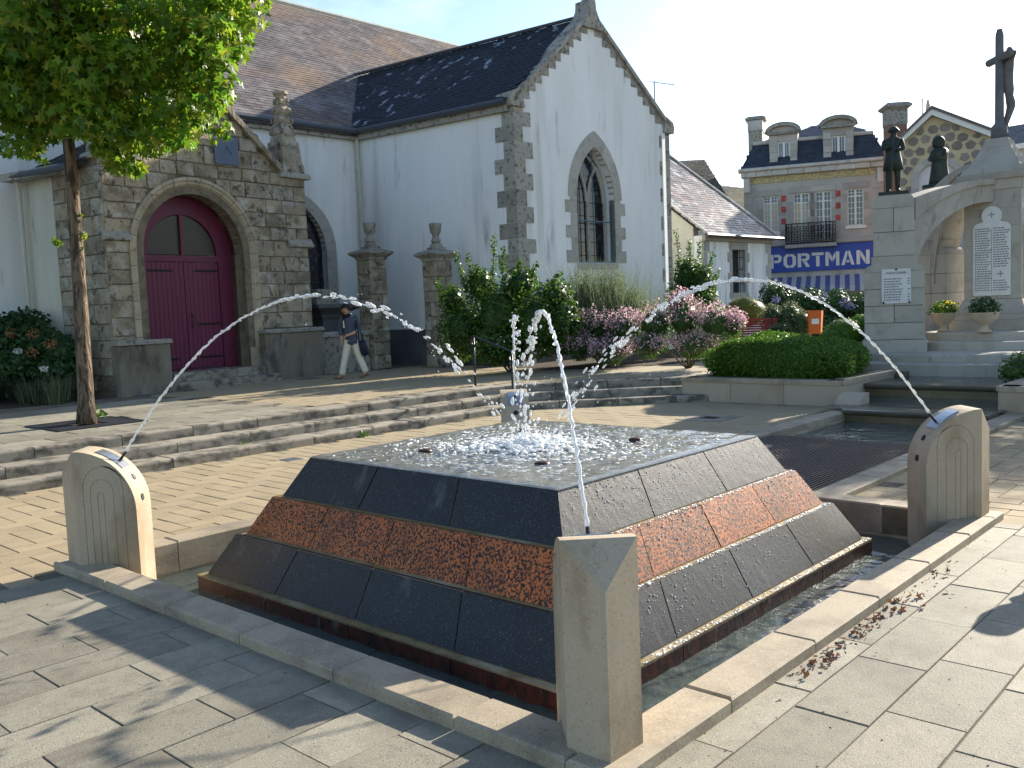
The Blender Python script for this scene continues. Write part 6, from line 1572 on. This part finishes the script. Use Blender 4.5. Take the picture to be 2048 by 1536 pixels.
def broom(t, rr, cl):
    mb = MB()
    for k in range(1500):
        c, r = rr.choice(cl); b = Vector((c.x+rr.gauss(0, .35), c.y+rr.gauss(0, .3), ZU+.3)); tip = Vector((b.x+rr.gauss(0, .42), b.y+rr.gauss(0, .35), c.z+r[2]*rr.uniform(.2, 1.25)))
        s = CR*.006; mid = b.lerp(tip, .6)+Vector((0, 0, .1)); mb.add([b-s, b+s, mid+s, tip, mid-s], [(0, 1, 2, 4), (4, 2, 3)])
    mb.build('stems', M['leaf_gray'], t)
bush('broom_shrub', 'feathery grey green shrub under the pointed church window', [(1170, 600, 21.6, .55, .5, .85), (1220, 600, 21.4, .55, .5, .80), (1265, 625, 21.2, .45, .4, .60), (1140, 640, 21.3, .5, .4, .6)], M['leaf_gray'], 5200, .055, 'dia', .45, extra=broom, seed=6, up=.5, corem=M['leaf_gray'])
def gaura(nf, mat_='petal_pink'):
    def f(t, rr, cl):
        st = MB(); fl = MB()
        for k in range(nf):
            c, r = rr.choice(cl); a = rr.uniform(0, 6.283); q = rr.random()**.6
            tip = c+Vector((math.cos(a)*r[0]*q, math.sin(a)*r[1]*q, r[2]*rr.uniform(.25, 1.15)*(1.1-.5*q))); b = Vector((c.x+math.cos(a)*r[0]*q*.4, c.y+math.sin(a)*r[1]*q*.4, max(ZU, c.z-r[2])))
            if k % 3 == 0:
                s = CR*.004; st.add([b-s, b+s, tip], [(0, 1, 2)])
            for j in range(4):
                scatter(fl, rr, [(tip-Vector((0, 0, .05*j))+Vector((rr.gauss(0, .03), rr.gauss(0, .03), 0)), (.02, .02, .02))], 2, .042, 'petal', .3, .3)
        st.build('stems', M['leaf_bush'], t); fl.build('flowers', M[mat_], t)
    return f
bush('gaura_clump', 'deep pink flowering clump right of the green bush', [(1190, 650, 20.3, .55, .4, .42), (1250, 655, 20.0, .55, .4, .42), (1160, 690, 20.0, .45, .35, .35), (1220, 700, 19.6, .6, .4, .32)], M['leaf_dark'], 3600, .055, 'dia', .6, extra=gaura(620), seed=7, cat='flowers')
bush('gaura_clump', 'pale pink flowering clump left of the red bench', [(1310, 650, 19.6, .55, .45, .48), (1370, 640, 19.4, .60, .45, .55), (1430, 645, 19.2, .55, .45, .45), (1300, 690, 19.2, .55, .4, .30), (1390, 690, 19.0, .6, .4, .30), (1360, 605, 19.6, .35, .3, .3), (1465, 650, 19.2, .3, .3, .35)], M['leaf_bush'], 3600, .055, 'dia', .6, extra=gaura(800), seed=8, cat='flowers')
bush('laurel_shrub', 'tall green shrub between church and annexe', [(1375, 560, 24.6, .45, .4, .75), (1405, 570, 24.4, .40, .4, .62), (1360, 600, 24.4, .5, .4, .6), (1410, 610, 24, .5, .4, .5)], M['leaf_bush'], 4200, .08, 'oval', extra=shoots([(1360, 540, 1352, 462), (1380, 530, 1378, 480), (1400, 540, 1398, 482), (1415, 560, 1426, 500), (1425, 575, 1437, 540)], M['leaf_bush'], .07, 24.4), seed=9)
bush('dome_shrub', 'rounded olive green shrub behind the bench', [(1490, 625, 23.0, .62, .55, .42), (1470, 632, 22.8, .4, .4, .32)], M['leaf_lime'], 4200, .035, 'dia', .88, shell=.9, seed=10, up=.2, corem=M['leaf_lime'])
def heads(specs, mt, r, dep=None):
    def f(t, rr, cl):
        for (x, y, d) in specs:
            mb = MB(); scatter(mb, rr, [(at_depth(x, y, d), (r, r, r*.8))], 70, .035, 'petal', .3, .85); mb.build('flower_head', mt, t)
    return f
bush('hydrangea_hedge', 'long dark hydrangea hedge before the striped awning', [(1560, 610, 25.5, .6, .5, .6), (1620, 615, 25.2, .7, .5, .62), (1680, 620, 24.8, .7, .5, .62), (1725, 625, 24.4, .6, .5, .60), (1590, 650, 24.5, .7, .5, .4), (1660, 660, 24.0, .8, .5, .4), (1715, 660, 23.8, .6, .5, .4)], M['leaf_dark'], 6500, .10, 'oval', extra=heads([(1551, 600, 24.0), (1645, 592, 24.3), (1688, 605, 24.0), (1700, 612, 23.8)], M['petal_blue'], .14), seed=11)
bush('viburnum_shrub', 'loose grey leaved shrub leaning over the hydrangeas by the annexe', [(1545, 585, 26, .45, .4, .38), (1575, 595, 25.8, .45, .4, .30), (1545, 610, 25.6, .5, .4, .4)], M['leaf_gray'], 1500, .09, 'oval', .5, seed=12, corem=M['leaf_dark'])
bush('lavender_clump', 'grey green mounds left of the orange bin', [(1545, 640, 21.5, .35, .3, .42), (1580, 640, 21.3, .40, .35, .48), (1605, 650, 21.0, .35, .3, .38), (1560, 665, 20.8, .45, .3, .25)], M['leaf_gray'], 3800, .06, 'dia', .7, seed=13, up=.7, corem=M['leaf_dark'])
bush('box_ball', 'rounded box shrub between the orange bin and memorial', [(1690, 668, 18.8, .48, .45, .34), (1725, 660, 19.0, .35, .35, .36), (1665, 680, 18.6, .30, .3, .25)], M['leaf_box'], 5500, .034, 'dia', .88, shell=.92, seed=14, up=.25, corem=M['leaf_box'])
bush('planter_shrub', 'leafy green shrub in the right planter at the picture edge', [(2045, 735, 14.2, .34, .34, .26), (2075, 728, 14.4, .4, .4, .3), (2020, 745, 14.0, .18, .2, .16)], M['leaf_bush'], 1500, .05, 'oval', seed=15)
# clipped hedge in the planter
hd = thing('clipped_hedge', (10.35, 2.95, ZU), 'clipped green cloud hedge filling the stone planter', 'hedge')
rr = random.Random(16)
def hedge_pt(d, f=1.0):
    n_ = 2.7; a, b, c = .98*f, 1.36*f, .40*f
    k = (abs(d.x/a)**n_+abs(d.y/b)**n_+abs(d.z/c)**n_)**(-1/n_); p = d*k
    w_ = noise.noise((p.x*1.9+3, p.y*1.9, p.z*1.9))*.17+noise.noise((p.x*6, p.y*6, p.z*6+9))*.035
    p = p*(1+w_)
    if p.z > 0: p.z *= 1+.28*math.exp(-((p.y-.45)/.6)**2-((p.x-.35)/.6)**2)
    return Vector((10.32, 2.93, ZU+.27))+p
co = MB()
rs_ = [[hedge_pt(Vector((math.sin(t)*math.cos(q_), math.sin(t)*math.sin(q_), math.cos(t))), .93) for q_ in [2*math.pi*k/40 for k in range(40)]] for t in [math.pi*(j+.02)/16 for j in range(16)]]
co.rings(rs_); co.build('inner_growth', M['leaf_box'], hd, True)
mb = MB(); pts2 = LEAF['oval']
for k in range(42000):
    d = Vector((rr.uniform(-1, 1), rr.uniform(-1.35, 1.35), rr.uniform(-.45, .55)))
    if d.length < .05: continue
    d.normalize(); d.z *= 1.0
    p = hedge_pt(d, rr.uniform(.93, 1.015)+max(0, rr.gauss(0, .02)))
    if p.z < ZU: continue
    o_ = (p-Vector((10.32, 2.93, ZU+.1))).normalized(); nrm = (o_*.6+Vector((rr.gauss(0, .55), rr.gauss(0, .55), .25+rr.gauss(0, .5)))).normalized(); t = nrm.cross(Vector((rr.gauss(0, 1), rr.gauss(0, 1), rr.gauss(0, 1)))).normalized(); b_ = nrm.cross(t); s_ = .040*rr.uniform(.6, 1.3)
    mb.add([p+(b_*x+t*y)*s_ for x, y in pts2], [tuple(range(6))])
mb.build('foliage', M['leaf_box'], hd)
# flower bed left of the porch
bush('hydrangea_bush', 'dark hydrangea bush with faded rust and white heads left of the porch', [(20, 680, 18.2, .6, .5, .55), (75, 690, 18.0, .55, .5, .48), (120, 705, 17.8, .45, .4, .40), (50, 650, 18.6, .5, .4, .35), (-40, 670, 18, .6, .5, .6), (40, 730, 17.6, .9, .4, .35), (110, 740, 17.6, .5, .4, .3)], M['leaf_dark'], 6000, .10, 'oval', extra=lambda t, rr, cl: (heads([(22, 665, 17.6), (66, 668, 17.5), (102, 688, 17.3), (63, 704, 17.2)], M['petal_rust'], .12)(t, rr, cl), heads([(36, 702, 17.2), (88, 738, 16.9)], M['petal_white'], .08)(t, rr, cl)), seed=17)
gt = MB(); rr = random.Random(18)
for k in range(34): p = on_level(rr.uniform(-30, 150), rr.uniform(790, 812), ZU); grass_tuft(gt, rr, p+Vector((0, rr.uniform(.2, .9), 0)), 70, .62, .5, .008, .8)
gt.build('lily_grass', M['leaf_gray'], None, label='low strap leaved grass along the bed left of the tree', cat='grass', kind='stuff')
bed = MB().add([(-6, 13.2, ZU-.003), (2.55, 13.35, ZU-.003), (2.55, 16, ZU-.003), (-6, 16, ZU-.003)], [(0, 1, 2, 3)]).build('flower_bed', M['soil'], None, kind='structure')
MB().add([(10.9, 13.5, ZU-.002), (9.9, 9.8, ZU-.002), (11.2, 7.7, ZU-.002), (13.0, 6.7, ZU-.002), (17, 6.0, ZU-.002), (30, 5.0, ZU-.002), (30, 12, ZU-.002), (12.1, 10.7, ZU-.002), (11.7, 13.5, ZU-.002)], [tuple(range(9))]).build('flower_bed', M['soil'], None, kind='structure')
# weeds and fallen leaves
def weed(x, y, z, n, h, label):
    mb = MB(); rr = random.Random(int(x*7+y)); p = on_level(x, y, z); t = thing('weed', p, label, 'weed', 'weeds sprouting from the step joints')
    for k in range(n): scatter(mb, rr, [(p+Vector((rr.gauss(0, .09), rr.gauss(0, .03), h*rr.random())), (.03, .02, .03))], 2, h*.75, 'oval', .4, .5)
    mb.build('leaves', M['leaf_box'], t)
weed(430, 921, 0, 14, .09, 'bright green weed at the foot of the steps, below their middle left')
weed(728, 878, 0, 22, .08, 'broad low weed at the step foot left of the pyramid top')
weed(915, 842, 0, 14, .07, 'small weed at the step foot left of the farthest post')
weed(1416, 803, 0, 12, .10, 'weed in the corner of right steps and hedge planter')
weed(498, 887, .15, 6, .05, 'tiny weed on the lowest tread')
weed(193, 838, ZU, 8, .16, 'grassy sprout beside the tree foot')
fl = MB(); rr = random.Random(19)
for k in range(150):
    t = rr.random(); x = 1480+380*t+rr.gauss(0, 40); y = 1310-180*t+rr.gauss(0, 24)+rr.random()*40; p = on_level(x, y, ZL)
    if p.y > -KO-.01: p.y = -KO-.02-rr.random()*.10
    scatter(fl, rr, [(p+Vector((0, 0, .012)), (.004, .004, .006))], 1, rr.uniform(.014, .042), rr.choice(('oval', 'dia', 'star')), .7, .3)
for k in range(80):
    p = Vector((rr.uniform(-2.4, 2.2), -KO-rr.random()*1.4, ZL+.008)); scatter(fl, rr, [(p, (.003, .003, .003))], 1, rr.uniform(.008, .02), 'dia', .9, .3)
for k in range(25):
    p = Vector((-KO-.02-rr.random()*.9, rr.uniform(-2.2, 2.2), ZL+.008)); scatter(fl, rr, [(p, (.003, .003, .003))], 1, rr.uniform(.008, .02), 'dia', .9, .3)
M['dead_leaf'] = mat('dead_leaf', (.16, .08, .04), rough=.8, bump=None, island=[(.05, .03, .02), (.13, .06, .035), (.22, .12, .06), (.16, .03, .03), (.30, .22, .12)], tl=.2)
fl.build('fallen_leaves', M['dead_leaf'], None, label='dry fallen leaves swept against the outer side of the right kerb', cat='leaves', kind='stuff')

# ------------------------------------------------------------------ street furniture and small things
M['rail'] = mat('rail_paint', (.018, .02, .022), rough=.4, spec=.5, bump=None)
hr = thing('handrail', (6.85, 7.35, ZU), 'dark tubular handrail with curled ends on the steps', 'handrail')
r1 = on_level(951, 771, ZU); r2 = on_level(1028, 829, 0)
t1 = Vector((r1.x, r1.y, at_depth(948, 672, (r1-CAM_POS).dot(_w)).z)); t2 = Vector((r2.x, r2.y, at_depth(1024, 702, (r2-CAM_POS).dot(_w)).z))
dh = (t2-t1); dhn = Vector((dh.x, dh.y, 0)).normalized()
MB().tube([r1, t1], .021, 8).build('rail_post', M['rail'], hr, True); MB().tube([r2, t2], .021, 8).build('rail_post', M['rail'], hr, True)
curl = lambda c, sg: [c+dhn*sg*(.10*math.sin(a))+Vector((0, 0, -.10+.10*math.cos(a))) for a in [math.pi*1.5*k/10 for k in range(11)]]
MB().tube(list(reversed(curl(t1, -1)))+[t1, t2]+curl(t2, 1), .019, 8).build('rail_bar', M['rail'], hr, True)
# bench
M['bench'] = mat('bench_paint', (.30, .045, .03), rough=.5, spec=.4, bump=None, rand=.1)
bp_ = at_depth(1512, 650, 21.2); bdir = Vector((CR.x, CR.y, 0)).normalized(); bdir = (bdir*.86+Vector((_w.x, _w.y, 0)).normalized()*-.5).normalized(); bn = Vector((bdir.y, -bdir.x, 0))
if bn.dot(CAM_POS-bp_) < 0: bn = -bn
bz = ZU; bo = Vector((bp_.x, bp_.y, 0))-bdir*1.15
be = thing('park_bench', (bp_.x, bp_.y, ZU), 'red slatted bench half hidden by the pink flowers', 'bench')
for k in range(9): MB().obox(bo+bn*(-.02-.018*k)+Vector((0, 0, bz+.46+.055*k)), bdir*1.6, (0, 0, .042), -bn*.022, .004).build('back_slat', M['bench'], be)
for k in range(6): MB().obox(bo+bn*(.02+.075*k)+Vector((0, 0, bz+.42)), bdir*1.6, bn*.06, (0, 0, .03), .004).build('seat_slat', M['bench'], be)
for s in (.15, 1.45):
    for f in (0.04, .42): MB().obox(bo+bdir*s+bn*f+Vector((0, 0, bz-.01)), bdir*.05, bn*.05, (0, 0, .43), .004).build('leg', M['dark_metal'], be)
    MB().tube([bo+bdir*(s+.025)+bn*.0+Vector((0, 0, bz+.40)), bo+bdir*(s+.025)-bn*.19+Vector((0, 0, bz+.96))], .02, 6).build('back_post', M['dark_metal'], be)
# bin
M['bin'] = mat('orange_plastic', (.62, .13, .02), [((.5, .09, .015), 4, .5, .7, (1, 1, .3), .5)], rough=.45, spec=.4, bump=None)
bb = at_depth(1631, 668, 20.6)
bi = thing('litter_bin', (bb.x, bb.y, ZU), 'orange litter bin with a pale sticker by the path', 'litter bin')
zt_ = at_depth(1631, 621, 20.6).z; zb2 = at_depth(1631, 667, 20.6).z
b_ = MB(); rrs = []
for (f, z) in ((.80, zb2), (.84, zb2+.03), (1.0, zt_-.02), (1.03, zt_), (.95, zt_), (.93, zt_-.05), (.78, zb2+.05)):
    rrs.append([Vector((bb.x, bb.y, z))+bdir*.155*f*x+bn*.13*f*y for x, y in ((-1, -.75), (-.8, -1), (.8, -1), (1, -.75), (1, .75), (.8, 1), (-.8, 1), (-1, .75))])
b_.rings(rrs); b_.build('bin_body', M['bin'], bi)
MB().tube([Vector((bb.x, bb.y, ZU-.02)), Vector((bb.x, bb.y, zt_+.02))], .03, 6).build('bin_post', M['dark_metal'], bi)
fwd = Vector((CAM_POS.x-bb.x, CAM_POS.y-bb.y, 0)).normalized(); sd2 = Vector((-fwd.y, fwd.x, 0))
st_o = Vector((bb.x, bb.y, zt_-.30))+bn*.139-bdir*.05
MB().obox(st_o, bdir*.16, (0, 0, .12), bn*.004).build('sticker', M['signwhite'], bi)
# flower pots on the memorial steps
M['terracotta'] = mat('pot_clay', (.47, .39, .28), [((.33, .26, .17), 4, .45, .7, O1, .6)], rough=.85)
def pot(label, x, y, dep, leaf, extra, seed, s=1.0):
    p = at_depth(x, y, dep); p.z = ZU+.585
    t = thing('flower_pot', p, label, 'flower pot')
    MB().lathe([(.13*s, 0), (.13*s, .03), (.07*s, .07), (.06*s, .12), (.15*s, .18), (.24*s, .27), (.27*s, .36), (.28*s, .38), (.25*s, .38), (.24*s, .33)], p, 18).build('urn', M['terracotta'], t, True)
    rr = random.Random(seed); mb = MB(); c = p+Vector((0, 0, .46*s)); scatter(mb, rr, [(c, (.30*s, .30*s, .17*s)), (c+Vector((0, 0, .08)), (.22*s, .22*s, .16*s))], 620, .06, 'oval', .3, .5, .3); mb.build('plant', leaf, t)
    if extra: mb = MB(); scatter(mb, rr, [(c+CR*.10+Vector((0, 0, .12)), (.2, .2, .1))], 90, .05, 'petal', .3, .7); mb.build('flowers', extra, t)
pot('stone urn pot with bright yellow green plant, the left one on the memorial steps', 1887, 668, 18.4, M['leaf_box'], M['petal_yellow'], 31, .9)
pot('stone urn pot with dark trailing plant, before the name plaque', 1968, 676, 17.4, M['leaf_dark'], None, 32, 1.0)
# ground covers
def cover(x, y, z, lx, ly, label, mt='dark_metal', frame=False):
    p = on_level(x, y, z); t = thing('drain_cover', (p.x, p.y, z), label, 'drain cover')
    MB().obox((p.x-lx/2, p.y-ly/2, z-.01), (lx, 0, 0), (0, ly, 0), (0, 0, .016), .003).build('plate', M[mt], t)
    if frame:
        for (a, b, c, d) in ((-.38, .38, -.38, -ly/2-.004), (-.38, .38, ly/2+.004, .38), (-.38, -lx/2-.004, -ly/2, ly/2), (lx/2+.004, .38, -ly/2, ly/2)): MB().box(p.x+a, p.x+b, p.y+c, p.y+d, z-.01, z+.008).build('surround', M['slab'], t)
cover(1420, 836, ZL, .26, .26, 'small dark drain cover in a pale square surround before the hedge planter', 'black', True)
cover(583, 919, ZL, .22, .22, 'small dark cover in the pavers by the left steps', 'steel')
cover(300, 788, ZU, .7, .5, 'grey inspection cover before the left porch pier', 'plinth')
cover(405, 797, ZU, .35, .3, 'small round topped cover on the sunny paving before the porch door', 'dark_metal')
cover(620, 757, ZU, .5, .4, 'dark cover before the right porch pier', 'plinth')
# bollard just outside the frame; its shadow falls in the picture
bd = thing('bollard', (1.75, -3.22, 0), 'ball topped iron bollard whose shadow falls at the right edge', 'bollard')
MB().lathe([(.10, 0), (.10, .05), (.065, .08), (.06, .48), (.09, .52), (.05, .55), (.10, .60), (.13, .68), (.10, .77), (.02, .80)], (1.75, -3.22, 0), 14).build('shaft', M['rail'], bd, True)

# ------------------------------------------------------------------ the walking woman
M['skin'] = mat('skin', (.50, .28, .19), rough=.55, bump=None); M['hair'] = mat('hair', (.018, .014, .012), rough=.5, bump=(.6, 60, .01))
M['cardigan'] = mat('cardigan', (.075, .085, .12), [((.05, .055, .08), 40, .4, .6, O1, .5)], rough=.9, bump=(.3, 90, .004)); M['trousers'] = mat('trousers', (.66, .62, .50), rough=.85, bump=(.3, 9, .02))
M['shoe'] = mat('shoe', (.22, .14, .09), rough=.5, bump=None); M['scarf'] = mat('scarf', (.015, .013, .016), rough=.8, bump=None); M['bag'] = mat('bag', (.012, .014, .035), rough=.55, bump=(.2, 30, .01)); M['shirt'] = mat('shirt', (.6, .58, .48), rough=.8, bump=None)
PB_ = on_level(705, 757, ZU); pr_ = Vector((CR.x, CR.y, 0)).normalized(); pf_ = Vector((-_w.x, -_w.y, 0)).normalized()
pw = lambda r, f, z: PB_+pr_*r+pf_*f+Vector((0, 0, z))
PE = thing('person', PB_, 'person walking left in grey cardigan and cream trousers, dark shoulder bag behind', 'person')
# body: one continuous skin
BJ = [(pw(.02, 0, .92), .10), (pw(0, 0, 1.10), .10), (pw(-.02, .01, 1.28), .115), (pw(-.03, .02, 1.385), .05), (pw(-.05, .035, 1.45), .05), (pw(-.06, .05, 1.52), .083), (pw(-.06, .04, 1.60), .075),
      (pw(.13, -.02, 1.33), .055), (pw(.20, -.02, 1.08), .045), (pw(.07, .17, 1.00), .034), (pw(-.03, .21, .965), .030),
      (pw(-.15, .06, 1.33), .055), (pw(-.19, .02, 1.10), .045), (pw(-.17, .10, .90), .034), (pw(-.17, .13, .82), .03),
      (pw(-.04, .03, .86), .085), (pw(-.13, .04, .47), .055), (pw(-.22, .05, .08), .035), (pw(-.33, .08, .035), .03),
      (pw(.09, -.03, .86), .085), (pw(.17, -.04, .47), .055), (pw(.31, -.06, .12), .035), (pw(.20, -.04, .045), .03)]
BE = [(0, 1), (1, 2), (2, 3), (3, 4), (4, 5), (5, 6), (2, 7), (7, 8), (8, 9), (9, 10), (2, 11), (11, 12), (12, 13), (13, 14), (0, 15), (15, 16), (16, 17), (17, 18), (0, 19), (19, 20), (20, 21), (21, 22)]
b0 = len(BJ)
for hi, base in ((10, pw(-.03, .21, .965)), (14, pw(-.17, .13, .82))):
    for k in range(5):
        d = (-pr_*(.05+.004*k)+Vector((0, 0, -.012*k+.01))) if hi == 10 else (pf_*(.012*(k-2))+Vector((0, 0, -.06-.006*(2-abs(k-2)))))
        if k == 0: d = (Vector((0, 0, .035))-pr_*.03) if hi == 10 else (pf_*.035+Vector((0, 0, -.03)))
        i = len(BJ); BJ.append((base+d*.6, .0095)); BJ.append((base+d*1.3+Vector((0, 0, -.01)), .008)); BE += [(hi, i), (i, i+1)]
body = skin_figure('body', BJ, BE, M['skin'], PE)
TJ = [(pw(.02, 0, .95), .135), (pw(-.05, .03, .83), .105), (pw(-.13, .04, .48), .08), (pw(-.215, .05, .12), .075), (pw(-.22, .05, .09), .075), (pw(.09, -.03, .83), .105), (pw(.17, -.04, .48), .08), (pw(.295, -.06, .15), .075), (pw(.305, -.06, .12), .075)]
skin_figure('trousers', TJ, [(0, 1), (1, 2), (2, 3), (3, 4), (0, 5), (5, 6), (6, 7), (7, 8)], M['trousers'], PE)
CJ = [(pw(.02, 0, .74), .17), (pw(.02, 0, .84), .165), (pw(.0, 0, 1.05), .15), (pw(-.02, .01, 1.22), .155), (pw(-.03, .01, 1.33), .11), (pw(.14, -.02, 1.33), .075), (pw(.205, -.02, 1.09), .066), (pw(.13, .10, 1.03), .055), (pw(-.16, .06, 1.33), .07), (pw(-.20, .02, 1.10), .062), (pw(-.18, .09, .95), .05)]
skin_figure('cardigan', CJ, [(0, 1), (1, 2), (2, 3), (3, 4), (4, 5), (5, 6), (6, 7), (4, 8), (8, 9), (9, 10)], M['cardigan'], PE)
MB().blob(pw(-.05, .0, 1.575), (.112, .112, .105), 12, 8, .06).build('hair', M['hair'], PE, True)
fc_ = MB()
for s in (-1, 1): fc_.blob(pw(-.075+.036*s, .128, 1.545), .012, 6, 4)
fc_.build('eyes', M['hair'], body)
MB().blob(pw(-.078, .137, 1.515), (.013, .013, .022), 6, 4).build('nose', M['skin'], body, True)
MB().blob(pw(-.075, .128, 1.478), (.026, .012, .007), 8, 4).build('mouth', M['petal_rust'], body)
for s in (-1, 1): MB().blob(pw(-.06+.086*s, .04, 1.525), (.014, .02, .028), 6, 4).build('ear', M['skin'], body, True)
MB().tube([pw(-.13, .09, 1.33), pw(-.06, .12, 1.40), pw(.02, .08, 1.42), pw(.04, .0, 1.43), pw(-.06, -.05, 1.43), pw(-.13, .02, 1.40), pw(-.09, .13, 1.34), pw(-.09, .16, 1.22)], [.03, .035, .035, .035, .035, .035, .035, .015], 7).build('scarf', M['scarf'], PE, True)
MB().tube([pw(-.10, .16, 1.30), pw(-.095, .172, 1.14)], [.012, .022], 6).build('shirt_front', M['shirt'], PE)
for (c, d) in ((pw(-.25, .05, .0), -pr_*.16+pf_*.03), (pw(.30, -.06, .03), -pr_*.15+pf_*.02+Vector((0, 0, -.035)))):
    MB().tube([c+Vector((0, 0, .05))-d*.35, c+Vector((0, 0, .055)), c+d*.5+Vector((0, 0, .045)), c+d+Vector((0, 0, .03))], [.038, .042, .04, .022], 8).build('shoe', M['shoe'], PE, True)
BG = thing('handbag', pw(.27, -.02, .55), 'dark navy shoulder bag hanging behind the walking person', 'handbag')
bl = [(.17, .83), (.30, .87), (.37, .70), (.40, .58), (.385, .53), (.30, .48), (.23, .52), (.19, .66)]
fixnormals(MB().rings([[pw(.29+(x-.29)*f, -.03+d, .68+(z-.68)*f) for x, z in bl] for f, d in ((.75, .09), (1, .04), (1, -.05), (.75, -.10))]).build('bag_body', M['bag'], BG, True))
MB().tube([pw(.19, .02, .84), pw(.20, .06, 1.05), pw(.14, .06, 1.30), pw(.12, -.02, 1.41), pw(.16, -.10, 1.28), pw(.27, -.07, .87)], .014, 6).build('strap', M['bag'], BG, True)
